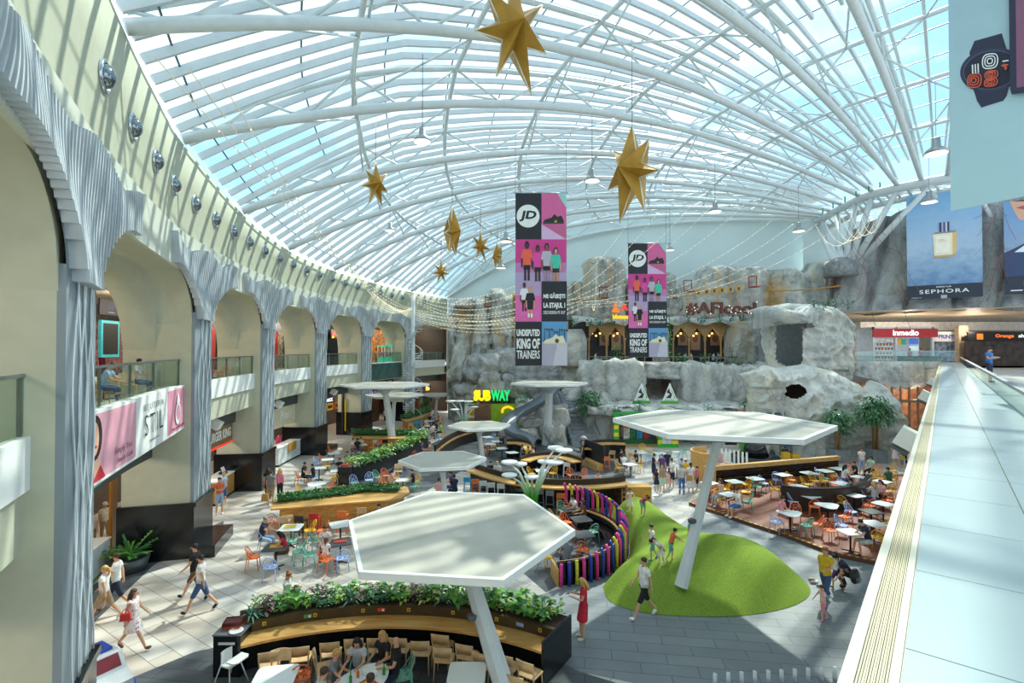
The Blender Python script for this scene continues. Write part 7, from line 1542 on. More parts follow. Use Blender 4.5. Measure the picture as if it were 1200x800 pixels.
# climbing greenery: each trailing plant is its own
rnd = random.Random(11)
def vine(x, y0, y1, Y, w, label, grp, mats=(1, 0), n=70, sz=.2):
    a, b = at_Y(x, y0, Y), at_Y(x, y1, Y); mb = MB()
    for i in range(n):
        u = rnd.random(); q = Vector((rnd.uniform(-w, w)*(1-.6*u), rnd.uniform(-.25, .1), (a.z-b.z)*(1-u))); an = rnd.uniform(0, 2*PI); leaf(mb, q, Vector((math.cos(an), math.sin(an)-.3, rnd.uniform(-.6, .4))), sz*rnd.uniform(.8, 1.4), sz*.7, i % 2, .3)
    mb.tube([(0, .1, a.z-b.z), (.1*w, .05, (a.z-b.z)*.5), (0, .1, 0)], .03, 4, mi=1); o = mb.build('trailing_plant', [LEAF[mats[0]], LEAF[mats[1]]], loc=b); later(o, label, 'plant', grp, b)
for x, y0, y1 in ((697, 422, 440), (723, 404, 440), (741, 418, 440), (796, 414, 432), (804, 418, 430), (826, 414, 446), (858, 410, 448), (871, 424, 431), (697, 420, 432), (785, 368, 420)): vine(x, y0, y1, 50.2, .9 if y1-y0 < 30 else .7, 'green plant trailing over the rock terrace railing', 'terrace trailing plants', n=110)
M_FAKE = [mat('ivy_turq', '#2f8f6e', .5, var=.2), mat('ivy_deep', '#1f6f52', .5, var=.2)]; LEAF += M_FAKE
for x, y in ((661, 378), (672, 376), (692, 376), (703, 376), (717, 375), (806, 372), (822, 372), (843, 371), (858, 370), (871, 370), (886, 368), (904, 369)): vine(x, y-4, y+6, 50.6, .55, 'turquoise-green ivy tuft hanging from the rock ledge above the terrace', 'ledge ivy', (6, 7), 50, .2)
for x, y in ((954, 356), (965, 357), (980, 354), (994, 355)): vine(x, y-4, y+7, 43.4, .5, 'ivy tuft on top of the right rock tower', 'tower ivy', (6, 7), 50, .18)
for x, y, Y in ((872, 475, 42), (887, 473, 42), (898, 476, 42), (910, 480, 42), (749, 474, 42.2), (724, 480, 42.2), (712, 482, 43), (690, 470, 46), (610, 468, 48.5), (616, 470, 48.5), (568, 351, 54), (830, 478, 42)): vine(x, y-5, y+6, Y-.4, .6, 'ivy tuft on the lower rock ledge', 'lower ivy', (6, 7), 50, .2)
# ---------------------------------------------------------------- letters and signs on the rock
def letters(txt, x0, y0, x1, y1, Y, ms, name, label, cat='sign', depth=.25, bold=.02, shear=0, split=None, rz=0):
    A, B = at_Y(x0, y0, Y), at_Y(x1, y1, Y); p = Print(B.x-A.x, A.z-B.z)
    if split:
        n = len(split[0]); f = split[2]; p.text(split[0], p.w*f/2, p.h/2, p.h, ms[0], p.w*f*.98, bold, shear, depth); p.z = 0; p.text(split[1], p.w*(1+f)/2, p.h/2, p.h, ms[1], p.w*(1-f)*.98, bold, shear, depth)
    else: p.text(txt, p.w/2, p.h/2, p.h, ms[0], p.w, bold, shear, depth)
    return hang(p, name, 'letters', A, (1, rz), label, cat)
letters('', 555, 457, 598, 469.5, 48.6, [glow('subyellow', '#ffd800', 1.3), glow('subgreen', '#15c465', 1.2)], 'food_stand_sign', 'bright yellow and green block letter sign on the rock above the sandwich stand', split=('SUB', 'WAY', .47), bold=.05)
t = letters('#AFIcool', 804, 354, 886, 369, 50.2, [mat('rust_letters', '#6b3a2e', .6)], 'bulb_letter_sign', 'rust coloured letter sign studded with bulbs above the terrace', bold=.03)
A, B = at_Y(804, 354, 50.2), at_Y(886, 369, 50.2); mb = MB(); rr = random.Random(2); tm = text_mb('#AFIcool', 1, 0); xs = [v[0] for v in tm.v]; zs = [v[2] for v in tm.v]
for v in tm.v[::11]: mb.sph(((v[0]-min(xs))/(max(xs)-min(xs))*(B.x-A.x), -.17, (v[2]-max(zs))/(max(zs)-min(zs))*(A.z-B.z)), .05, 5, 4)
part(mb, 'bulbs', glow('signbulb', '#fff3d8', 2), t)
letters('AL', 727, 356, 742, 364, 50.4, [glow('albared', '#e8402a', .8)], 'restaurant_sign', 'red letters beside the small tall banner above the terrace'); letters('lebanese cuisine', 718, 368, 752, 373.5, 50.4, [glow('lebyel', '#e8c22a', .8)], 'restaurant_sign', 'small yellow lettering under the red letters above the terrace', bold=.03)
A = at_Y(716, 353, 50.4); p = Print(.9, 1.1); p.poly([(.45, 0), (.6, .25), (.5, .5), (.75, .8), (.85, 1.1), (.05, 1.1), (.15, .8), (.4, .5), (.3, .25)], glow('orangeico', '#f07a20', .8)); hang(p, 'restaurant_sign', 'emblem', A, (1, 0), 'small orange emblem left of the red letters above the terrace', 'sign')
for k, x in enumerate((818, 828, 837, 846, 856, 865.5)):
    q = at_Y(x, 343-k*.9, 51.5); mb = MB(); mb.box((0, 0, .28), (.62, .08, .56)); mb.box((0, -.05, .28), (.2, .02, .3), mi=1); o = mb.build('wooden_lantern', [mat('lantern_wood', '#c79a4c', .5), M_DARK], loc=(q.x, q.y, q.z-.25)); later(o, 'small square wooden tag on the rock above the bulb letters', 'tag', 'wooden tags')
for k, (x, y, Y) in enumerate(((572, 354, 53), (707, 343, 52), (806, 335, 52), (882, 330, 52), (974, 331, 51))):
    w_, h_ = (9, 13) if k != 0 else (7, 11); A, B = at_Y(x-w_/2, y-h_/2, Y), at_Y(x+w_/2, y+h_/2, Y); t = empty('climbing_frame', (A.x, Y, B.z)); mb = MB(); W_, H_ = B.x-A.x, A.z-B.z
    for q0, q1 in (((0, 0, 0), (0, 0, H_)), ((W_, 0, 0), (W_, 0, H_)), ((0, 0, H_), (W_, 0, H_)), ((0, 0, 0), (W_, 0, 0)), ((0, -.8, 0), (W_, -.8, 0)), ((0, 0, 0), (0, -.8, 0)), ((W_, 0, 0), (W_, -.8, 0))): mb.bar(q0, q1, .09)
    part(mb, 'frame', mat('rust_red', '#a0432e', .5), t); mb = MB(); mb.box((W_/2, -.4, .02), (W_, .8, .04)); part(mb, 'platform', mat('rust_red', '#a0432e'), t); later(t, 'rust red metal climbing frame high on the rock wall', 'climbing frame', 'climbing frames', A)
# rope course lines
def rope(pts, label, m, r=.03, sag=.3, cat='rope'):
    mb = MB(); P = []
    for a, b in zip(pts, pts[1:]):
        for i in range(10): u = i/10; q = a.lerp(b, u); q = q-UP*sag*4*u*(1-u); P.append(q)
    P.append(pts[-1]); mb.tube(P, r, 4); o = mb.build('rope', m); recenter(o); tag(o, label, cat, 'ropes on the rock wall')
M_ROPE = mat('rope_yellow', '#b98f45', .7); M_RROPE = mat('rope_red', '#8f4a48', .7)
rope([at_Y(665, 351, 51), at_Y(705, 349, 51)], 'yellowish rope bridge on the rock right of the large banner', M_ROPE, .07, .1); rope([at_Y(782, 346, 51), at_Y(806, 345, 51)], 'short yellowish rope right of the small banner', M_ROPE, .06, .1); rope([at_Y(897, 340, 50), at_Y(988, 334, 49)], 'long yellowish rope at the right of the rock wall', M_ROPE, .06, .2)
rr = random.Random(4); mb = MB()
for k in range(26):
    x = rr.uniform(988, 1062); y = rr.uniform(235, 345); a = on_wall(x, y, 1.9); b = on_wall(x+rr.uniform(-30, 30), y+rr.uniform(15, 50), 1.9); mb.tube([a, a.lerp(b, .5)-UP*.4, b], .016, 4)
for k in range(18):
    x = rr.uniform(1153, 1175); y = rr.uniform(235, 335); a = on_wall(x, y, 1.9); b = on_wall(x+rr.uniform(-18, 18), y+rr.uniform(10, 40), 1.9); mb.tube([a, a.lerp(b, .5)-UP*.3, b], .016, 4)
o = mb.build('climbing_net', M_RROPE); recenter(o); o['kind'] = 'stuff'; tag(o, 'tangled red ropes of the high course in front of the right rock wall', 'rope net')
for k, x in enumerate((964, 976, 990, 1003, 1018, 1031, 1047)): q = at_Y(x, interp(x, [964, 1003, 1047], [250, 230, 214]), 47); mb = MB(); mb.tube([(0, 0, .5), (.03, 0, .25), (0, 0, 0)], .06, 5); o = mb.build('green_strap', mat('strap_green', '#2f9a52', .6), loc=q); later(o, 'green strap tied around the roof ring beam', 'strap', 'green straps', q)
# ---------------------------------------------------------------- slide, stairs, ground floor shops of the rock
M_SLIDE = mat('slide_grey', '#7b868e', .25, var=.04)
sl = [at_Y(652, 452, 47.5), at_Y(640, 468, 46), at_Y(622, 479, 44.6), at_Y(606, 487, 43.2), at_Y(597, 496, 42), at_Y(598, 505, 41.2), at_Y(607, 511, 40.6), at_Y(618, 514, 40.2), at_Y(624, 518, 40)]
sp = catmull([(p.x, p.y) for p in sl], 8); zs = [interp(i/(len(sp)-1), [k/8 for k in range(9)], [p.z for p in sl]) for i in range(len(sp))]
mb = MB(); P = []
for i, q in enumerate(sp):
    d = (sp[min(i+1, len(sp)-1)]-sp[max(i-1, 0)]).normalized(); nrm = Vector((-d.y, d.x, 0)); P.append([Vector((q.x, q.y, zs[i]))+nrm*(.62*math.cos(a))+UP*(.62*math.sin(a)+.35) for a in [PI+PI*k/10 for k in range(11)]])
mb.grid(P); mb.grid([[v+(v-Vector((sp[i].x, sp[i].y, zs[i]+.35)))*.1 for v in r] for i, r in enumerate(P)]); o = mb.build('slide', M_SLIDE); recenter(o); tag(o, 'smooth grey half-pipe slide curving down through the rocks', 'slide')
st = empty('rock_stairs', at_z(690, 524)); c = st.location; n_ = 17; A, B = at_z(688, 524), at_Y(662, 458, 50); mb = MB(); d = Vector((B.x-A.x, B.y-A.y, 0)); rz_ = math.atan2(d.y, d.x)
for k in range(n_): u = k/(n_-1); q = A.lerp(Vector((B.x, B.y, 0)), u)-c; z = lerp(.12, B.z, u); mb.box((q.x, q.y, z/2), (d.length/n_*1.15, 2.2, z), rz=rz_)
part(mb, 'steps', mat('step_grey', '#8f959a', .7, var=.1), st); mb = MB(); nn = Vector((-d.y, d.x, 0)).normalized()
for s in (-1, 1): mb.tube([A-c+nn*s*1.1+UP*1.0, Vector((B.x, B.y, B.z))-c+nn*s*1.1+UP*1.0], .05, 6)
part(mb, 'handrail', M_GREYM, st); tag(st, 'steep grey stairs climbing through the rocks right of the tall umbrella', 'stairs')
# sandwich stand
A, B = at_Y(575, 471, 49.6), at_Y(608, 497, 49.6); t = empty('food_stand', ((A.x+B.x)/2, 49.9, 0)); W_ = B.x-A.x; mb = MB(); mb.box((0, .3, 1.3), (W_, .1, 2.6)); part(mb, 'back_wall', mat('stand_green', '#6f8f1f', .5, emit=.25), t); mb = MB(); mb.box((0, -.6, .5), (W_*.8, .5, 1.0)); part(mb, 'counter', mat('stand_counter', '#4c5a3a', .5), t); mb = MB(); mb.tube([(.3+.55*math.cos(a), .2, 1.9+.4*math.sin(a)) for a in [-.6+4.2*i/14 for i in range(15)]], .13, 6); part(mb, 'wall_emblem', glow('emblem', '#f0c020', 1), t); mb = MB(); mb.box((-W_*.5-.8, .2, 1.3), (1.6, .3, 2.6)); part(mb, 'brick_pier', mat('brick_brown', '#7a5c4e', .7, var=.15, scale=8), t); tag(t, 'lit green food stand under the bright block letter sign', 'food stand')
A = at_z(553, 500); p = Print(1.5, 2.9); p.back(.15, '#e6ecee'); p.rect(.2, .35, 1.3, .55, '#3a9a5a'); p.rect(.2, .7, 1.3, .85, '#3a9a5a'); p.ell(.75, 1.5, .5, .3, '#d9a43a'); p.ell(.75, 2.3, .5, .28, '#c98a3a'); hang(p, 'menu_board', 'panel', Vector((A.x-.75, A.y, 2.95)), (1, 0), 'tall white menu totem with food pictures left of the food stand', 'menu board')
# sports shop
A, B = at_z(719, 524), at_z(794, 527); Y0 = A.y; SW = 8.0*0+(at_Y(794, 500, Y0).x-A.x); t = empty('sports_shop', (A.x+SW/2, Y0, 0)); G_, Yl = mat('shop_green', '#2fae3e', .5), mat('shop_yellow', '#f0d21e', .5)
mb = MB(); mb.box((0, 0, 2.78), (SW, .3, .2)); part(mb, 'fascia', G_, t)
def striped(x, w):
    mb = MB()
    for k in range(9): mb.box((x, -.05, .15+k*.3), (w, .2, .3), mi=k % 2)
    part(mb, 'striped_post', [G_, Yl], t)
striped(-SW/2+.2, .4); striped(SW*.22, .35); striped(SW/2-.25, .5); mb = MB(); mb.box((SW*.36, 0, 1.5), (SW*.2, .06, 2.4)); part(mb, 'poster', mat('shop_poster', '#cfc6cc', .5, var=.3, scale=1.5), t); mb = MB(); mb.box((SW*.36, 0, .15), (SW*.28, .2, .3)); part(mb, 'base', G_, t)
mb = MB(); mb.box((0, 4, 1.5), (SW*1.2, .2, 3)); part(mb, 'back_wall', mat('shop_goods', '#9a7a5c', .6, var=.5, scale=3, emit=.15), t); tag(t, 'sports shop front with green and yellow striped posts under the rocks', 'shop front')
mb = MB(); mb.add([(A.x, Y0, .012), (A.x+SW, Y0, .012), (A.x+SW, Y0+4, .012), (A.x, Y0+4, .012)], [(0, 1, 2, 3)]); struct(mb.build('floor', mat('shop_floor', '#c8a678', .5)))
q = at_z(749, 519); t = empty('display_island', q); mb = MB(); mb.box((0, .5, .2), (2.9, 1.8, .35)); part(mb, 'base', mat('island_green', '#2a6a3a', .5), t)
for k, c_ in enumerate(('#d8d2c4', '#2f7a4a', '#2f8fc0', '#b8433a', '#4a4a6a')): mb = MB(); mb.box((-1.1+k*.55, .5, .85), (.5, 1.4, .95)); part(mb, 'rack', mat('rack_'+c_, c_, .6, var=.3, scale=6), t)
mb = MB(); mb.prism([(-1.5, -.5), (1.5, -.5), (1.5, 1.5), (-1.5, 1.5)], 1.35, 1.6); part(mb, 'top', mat('island_top', '#b06a4a', .6, var=.2), t); tag(t, 'island display of colourful goods inside the sports shop', 'display stand')
for k, x in enumerate((752, 785)):
    A2 = at_Y(x, 448, 42); w_ = 1.45; p = Print(w_, 1.75); p.poly([(w_/2, 0), (w_, 1.75), (0, 1.75)], OFFW); p.poly([(w_*.5, .22), (w_*.84, 1.32), (w_*.16, 1.32)], '#dfe8df'); p.poly([(w_*.46, .45), (w_*.3, .8), (w_*.5, .95), (w_*.25, 1.28), (w_*.55, 1.28), (w_*.62, .95), (w_*.5, .75)], '#2c3436'); p.poly([(w_*.54, .5), (w_*.62, .8), (w_*.75, 1.0), (w_*.72, 1.28), (w_*.82, 1.3), (w_*.66, .75)], '#6fc22e'); p.poly([(w_*.07, 1.5), (w_*.93, 1.5), (w_, 1.75), (0, 1.75)], '#4fae2e'); p.text('ALPIN SPORT', w_*.5, 1.42, .09, '#4a5a4a', w_*.6)
    p.mb.box((w_/2, .1, -1.66), (w_, .16, .18), mi=p.m('#4fae2e')); t = hang(p, 'triangle_sign', 'sign_face', Vector((A2.x-w_/2, 42, A2.z)), (1, 0), 'white triangular sign with a green winding path, '+('left' if k == 0 else 'right')+' one of the pair', 'sign')
# white doors, beige shop, dark panel behind the deck
A = at_z(846, 523); mb = MB(); mb.box((0, 0, 1.3), (1.5, .1, 2.6)); mb.box((0, -.06, 1.3), (1.2, .04, 2.3), mi=1); o = mb.build('glass_door', [M_WHITE, M_DARK], loc=(A.x+.6, A.y, 0)); tag(o, 'white framed dark door in the rock behind the deck bench', 'door')
mb = MB(); a, b = at_z(862, 524), at_z(908, 526); mb.box(((a.x+b.x)/2, 41, 1.6), (b.x-a.x, .2, 3.2)); struct(mb.build('wall_back', mat('beige_shop', '#b59a7c', .5, var=.2, scale=1, emit=.12)))
A = at_z(917, 533); t = empty('dark_wall_panel', A); mb = MB(); mb.box((0, 0, 1.6), (2.4, .12, 3.2)); part(mb, 'panel', mat('slate_panel', '#55626c', .5), t); mb = MB(); mb.box((1.25, -.02, 1.6), (.14, .16, 3.2)); part(mb, 'red_edge', mat('red_edge', '#e02a3c', .4, emit=.4), t); mb = MB(); tm = text_mb('SWEET', 1, .01); xs = [v[0] for v in tm.v]; k_ = 1.7/(max(xs)-min(xs)); place(tm, Matrix.Translation((0, -.07, .65)) @ Matrix.Scale(k_, 4), 0, mb); part(mb, 'lettering', OFF if False else M_WHITE, t); tag(t, 'slate grey panel with a red edge behind the deck bench', 'wall panel')
# play things behind the bench
q = at_z(921, 536); t = empty('toy_globe', q); mb = MB(); mb.sph((0, 0, 1.55), .75, 16, 12); part(mb, 'globe', mat('globe_blue', '#2f9ad0', .3), t); rr = random.Random(8); mb = MB()
for k in range(14):
    a, b_ = rr.uniform(0, 2*PI), rr.uniform(-1, 1); n_ = Vector((math.cos(a)*math.cos(b_), math.sin(a)*math.cos(b_), math.sin(b_))); mb.sph(Vector((0, 0, 1.55))+n_*.62, .19, 8, 6, mi=k % 2)
part(mb, 'spots', [mat('spot_red', '#c0443c', .4), mat('spot_green', '#4f8a5a', .4)], t)
for k in range(4): mb = MB(); a = k*PI/2+.4; mb.tube([(.5*math.cos(a), .5*math.sin(a), 1.1), (.5*math.cos(a), .5*math.sin(a), 0)], .025, 5); part(mb, 'leg', M_GREYM, t)
mb = MB(); mb.box((-.3, -.5, .25), (.5, .4, .5)); mb.box((.45, -.4, .18), (.6, .4, .36)); part(mb, 'seat', hue('yellow'), t); tag(t, 'blue spotted toy globe on thin legs behind the deck bench', 'toy')
q = at_z(885, 541); t = empty('round_sofa', q); mb = MB(); mb.lathe([(1.6, 0), (1.65, .4), (1.5, .48), (.9, .48)], n=20); part(mb, 'seat', M_BLACK, t); mb = MB(); mb.lathe([(.9, .48), (.65, 1.25), (.55, 1.28)], n=16); part(mb, 'back', M_BLACK, t); tag(t, 'round black sofa with a central backrest behind the deck bench', 'sofa')
q = at_z(882, 536); mb = MB(); mb.box((0, 0, 1.5), (.5, .5, 3.0)); o = mb.build('green_pillar', mat('pillar_green', '#2fa02e', .5), loc=(q.x, q.y+1.2, 0)); tag(o, 'bright green square pillar behind the round sofa', 'pillar')
q = at_z(845, 552); t = empty('armchair', q, .3); mp_ = mat('pink_pattern', '#c9a6a6', .8, var=.15, scale=10); mb = MB(); mb.box((0, 0, .42), (.65, .6, .18)); part(mb, 'seat', mp_, t); mb = MB(); mb.prism([(-.34, .22), (.34, .22), (.34, .34), (-.34, .34)], .45, 1.05); mb.sph((0, .28, 1.05), (.33, .07, .2), 10, 6); part(mb, 'backrest', mp_, t)
for s in (-1, 1): mb = MB(); mb.box((s*.37, 0, .5), (.07, .6, .12)); part(mb, 'armrest', M_OAK, t)
for s in (-1, 1):
    for s2 in (-1, 1): mb = MB(); mb.bar((s*.33, s2*.26, 0), (s*.33, s2*.26, .42), .05); part(mb, 'leg', M_OAK, t)
tag(t, 'pink patterned armchair with wooden arms behind the bench end', 'armchair')
for k in range(9): q = at_z(836+k*4.9, 541+k*1.1); mb = MB(); mb.box((0, 0, .55), (.1, .1, 1.1)); o = mb.build('fence_post', M_WHITE, loc=q); later(o, 'thin white post behind the bench end', 'post', 'white posts')
# potted trees
def ptree(x, y, h, r, label, n=420):
    q = at_z(x, y); t = empty('potted_tree', q); mb = MB(); mb.prism([(-.42, -.42), (.42, -.42), (.42, .42), (-.42, .42)], 0, .02); mb.box((0, 0, .45), (1.05, 1.05, .9)); part(mb, 'pot', mat('zinc_pot', '#80878a', .6, var=.1), t); mb = MB()
    for k in range(4): a = k*PI/2+.5; mb.tube([(.12*math.cos(a), .12*math.sin(a), .8), (.18*math.cos(a), .18*math.sin(a), h*.5), (.5*r*math.cos(a), .5*r*math.sin(a), h*.8)], [.07, .05, .02], 6)
    part(mb, 'trunk', mat('trunk_tan', '#9a7a4e', .8, var=.15, scale=6), t); mb = MB(); rr = random.Random(int(x))
    for i in range(n):
        a, b_ = rr.uniform(0, 2*PI), rr.uniform(-1, 1.3); rad = r*rr.uniform(.35, 1); p0 = Vector((rad*math.cos(a)*math.cos(b_), rad*math.sin(a)*math.cos(b_), h*.72+.85*rad*math.sin(b_))); leaf(mb, p0, Vector((math.cos(a), math.sin(a), rr.uniform(-.6, .3))), rr.uniform(.28, .45), .15, i % 2, .5)
    part(mb, 'foliage', [LEAF[0], LEAF[4]], t); tag(t, label, 'tree')
ptree(982, 541, 3.9, 1.15, 'smaller potted tree with dark leaves against the light rock'); ptree(1026, 541, 4.9, 1.35, 'taller potted tree with a thick trunk against the light rock', 560); ptree(690, 517, 4.6, 1.35, 'leafy tree beside the sports shop and the stairs'); 
q = at_z(500, 492); ptree(499, 488, 2.6, .8, 'small dark potted plant at the far left rock foot', 160)
q = at_z(152, 668); t = empty('potted_plant', q); mb = MB(); mb.lathe([(.5, 0), (.62, .45), (.58, .5), (.5, .46)], n=18); part(mb, 'pot', M_GREYM, t); mb = MB(); rr = random.Random(9)
for k in range(26):
    a = rr.uniform(0, 2*PI); e_ = rr.uniform(.5, 1.4); d_ = Vector((math.cos(a)*math.cos(e_), math.sin(a)*math.cos(e_), math.sin(e_))); L_2 = rr.uniform(.7, 1.2); pr_ = Vector((0, 0, .45))
    for i in range(7): q2 = Vector((0, 0, .45))+d_*L_2*(i+1)/7-UP*.25*((i+1)/7)**2; mb.bar(pr_, q2, .018); [leaf(mb, q2, d_+d_.cross(UP)*s*1.4, .17, .09, k % 2, .2) for s in (-1, 1)]; pr_ = q2
part(mb, 'foliage', [LEAF[0], LEAF[1]], t); tag(t, 'large glossy green plant in a round grey pot against the black plinth', 'plant')
# ---------------------------------------------------------------- kiosk and shops of the upper right gallery
A, B = at_Y(1022, 383, 47), at_Y(1098, 423, 47); W_ = B.x-A.x; t = empty('news_kiosk', ((A.x+B.x)/2, 47, 6.3)); top = A.z-6.3; X = lambda f: -W_/2+W_*f
mb = MB(); mb.box((0, 1.0, top-.1), (W_, 2.2, .2)); mb.box((X(.0)+.08, 0, top/2), (.16, .2, top)); mb.box((X(.36), 0, top/2), (.16, .2, top)); mb.box((X(.93), 0, top*.5), (.2, .2, top)); mb.box((0, 0, .06), (W_, .3, .12)); part(mb, 'frame', M_KIOSKW, t)
mb = MB(); mb.box((0, -.08, top-.55), (W_*1.0, .12, .78)); sb_ = part(mb, 'sign_band', mat('kiosk_red', '#b81e26', .45, emit=.15), t); tm = text_mb('inmedio', 1, .03, .03); xs = [v[0] for v in tm.v]; k_ = W_*.4/(max(xs)-min(xs)); mb = MB(); place(tm, Matrix.Translation((0, -.16, top-.55)) @ Matrix.Scale(k_, 4), 0, mb); part(mb, 'lettering', glow('kioskw', '#ffffff', .6), sb_)
mb = MB(); mb.box((0, 2.1, top/2), (W_, .1, top)); part(mb, 'back_wall', mat('kiosk_back', '#c3cdd0', .5, emit=.2), t)
for k in range(5): mb = MB(); mb.box((X(.18), .3, .35+k*.4), (W_*.3, .4, .05)); sh_ = part(mb, 'shelf', M_WHITE, t); mb = MB(); [mb.box((X(.05+.025*q), .25, .48+k*.4), (.16, .2, .22), mi=(q*7+k*3) % 4) for q in range(12)]; part(mb, 'goods', [mat('g%d' % i, c_, .5) for i, c_ in enumerate(('#c8402f', '#e0c040', '#3a6a9a', '#d8d2c8'))], sh_)
mb = MB(); mb.box((X(.18), .05, top-1.25), (W_*.3, .06, .35)); part(mb, 'ad_panel', mat('ad_cream', '#e8dcc8', .5, var=.2, scale=6), t)
mb = MB(); [mb.box((X(.45+.075*q), 1.5, top-1.35), (W_*.07, .06, .5), mi=q) for q in range(4)]; part(mb, 'menu_panels', [mat('mp%d' % i, c_, .5, emit=.4) for i, c_ in enumerate(('#a04ab8', '#e05a9a', '#e8a83a', '#2fae7a'))], t); mb = MB(); mb.box((X(.83), 1.4, top-1.3), (W_*.14, .06, .55)); mb.box((X(.83), 1.4, top-2.0), (W_*.14, .06, .55), mi=1); part(mb, 'screens', [mat('scr_b', '#4a78d8', .4, emit=.5), mat('scr_w', '#cfe6ea', .4, emit=.5)], t)
mb = MB(); mb.box((X(.66), -.2, .5), (W_*.55, .5, 1.0)); part(mb, 'counter', mat('kiosk_counter', '#5a7672', .4, var=.3, scale=5), t); tag(t, 'news kiosk with a red sign band in the upper right gallery', 'kiosk')
for x, c_ in ((1067, 'red'), (1080, 'red')): q = at_Y(x, 400, 48); person((q.x, 48.1), -90, 'stand', 1.7, top=c_, bottom='pants', bcol='black', z=6.3, where='inside the news kiosk')
g = empty('glass_railing', at_Y(1050, 423, 45.8)); c = g.location; A, B = at_Y(1002, 423, 45.8), at_Y(1120, 423, 45.8); mb = MB(); mb.box(((A.x+B.x)/2-c.x, 0, .45), (B.x-A.x, .03, .85)); part(mb, 'glass_panel', M_RAILG, g); mb = MB(); mb.box(((A.x+B.x)/2-c.x, 0, .9), (B.x-A.x, .08, .05)); part(mb, 'handrail', M_ALU, g); tag(g, 'glass railing in front of the news kiosk', 'railing')
p = Print(2.9, 1.0); p.back(.1, '#e4e8ea'); p.text('PRINTO', 1.5, .5, .42, '#2a3ab8', 2.0, .03); A = at_Y(1094, 388.5, 52); hang(p, 'shop_sign', 'sign_board', A, (1, 0), 'white shop sign with blue letters right of the news kiosk', 'sign')
mb = MB(); A, B = at_Y(1094, 395, 52.3), at_Y(1120, 424, 52.3); mb.box(((A.x+B.x)/2, 52.3, 7.9), (B.x-A.x, .1, 3.1)); o = mb.build('storefront', mat('print_shop', '#5c6a78', .5, var=.6, scale=2.5, emit=.2)); recenter(o); tag(o, 'lit shop front with posters under the blue lettered sign', 'shop front')
mb = MB(); A, B = at_Y(1121, 383, 51.5), at_Y(1133, 424, 51.5); mb.box(((A.x+B.x)/2, 51.5, 8.3), (B.x-A.x, .5, 4.0)); mb.box(((A.x+B.x)/2, 51.2, 9.0), (.5, .05, .4), mi=1); o = mb.build('clad_pillar', [wood_mat('pale_boards', '#b5a28a', '#c6b49c', (1, 1, 6)), M_DARK]); recenter(o); tag(o, 'pale wood clad pillar with a small dark icon between two shops', 'pillar')
p = Print(9.5, .9); p.back(.12, '#1c1c1e'); p.rect(.9, .2, 1.5, .75, glow('orangesq', '#ff6a10', 1.2)); p.text('Orange', 3.6, .45, .42, glow('orangetx', '#ff6a10', 1.2), 1.8, .03); p.text('shop', 5.6, .45, .42, glow('whitetx', '#ffffff', .9), 1.3, .03); A = at_Y(1134, 388.5, 50); hang(p, 'shop_sign', 'sign_board', A, (1, 0), 'black shop sign with orange and white letters at far right', 'sign')
mb = MB(); A = at_Y(1134, 397, 50.3); mb.box((A.x+5.5, 50.6, 7.8), (11, .1, 3.0)); o = mb.build('storefront', mat('dark_shop', '#2b201c', .5, var=.7, scale=1.6, emit=.3)); recenter(o); tag(o, 'dark phone shop front with warm lights at far right', 'shop front')
# ---------------------------------------------------------------- gold stars, high bay lamps, light strings, mast stair
M_GOLD = mat('gold_card', '#b58a34', .45, .25, var=.08, scale=2); M_EDGE = mat('star_edge_white', '#e6e2d2', .5)
def star(x, y, Y, R, th, label, rot):
    t = empty('star_ornament', at_Y(x, y, Y)); rr = random.Random(int(x)); mb = MB(); eb = MB(); pts = []
    n = 7; M = Matrix.Rotation(rot, 3, 'Z')
    for k in range(n*2):
        a = PI/2+PI*k/n; r = R*(rr.uniform(.85, 1.1) if k % 2 == 0 else .36); r *= 1.15 if abs(math.sin(a)) > .7 and k % 2 == 0 else 1; pts.append(M @ Vector((r*math.cos(a)*.75, 0, r*math.sin(a))))
    f, b = M @ Vector((0, -th, 0)), M @ Vector((0, th, 0)); m_ = len(pts); mb.add(pts+[f, b], [((k+1) % m_, k, m_) for k in range(m_)]+[(k, (k+1) % m_, m_+1) for k in range(m_)]); bd_ = part(mb, 'body', M_GOLD, t)
    for k in range(m_): eb.tube([pts[k], pts[(k+1) % m_]], .012*R+.01, 4)
    part(eb, 'edge_trim', M_EDGE, bd_); wb = MB(); wb.tube([pts[0]+Vector((0, 0, 0)), Vector((0, 0, R*3))], .012, 4); part(wb, 'hanging_wire', M_GREYM, t); tag(t, label, 'star ornament', 'gold stars'); return t
star(601, 36, 16, 1.75, .75, 'large gold star cut by the top edge of the photo', .5); star(741, 199, 20, 1.75, .8, 'large gold star right of the tall banners', -1.0); star(440, 216, 24, 1.05, .5, 'gold star highest among the small ones at left', .8); star(530, 271, 27, 1.1, .5, 'narrow gold star seen nearly edge-on left of the large banner', 1.25); star(563, 288, 30, .85, .35, 'small gold star just left of the large banner', .4); star(583, 299, 34, .8, .35, 'small gold star nearest the large banner', -.9); star(517, 318, 33, .75, .3, 'lowest small gold star at left', .3)
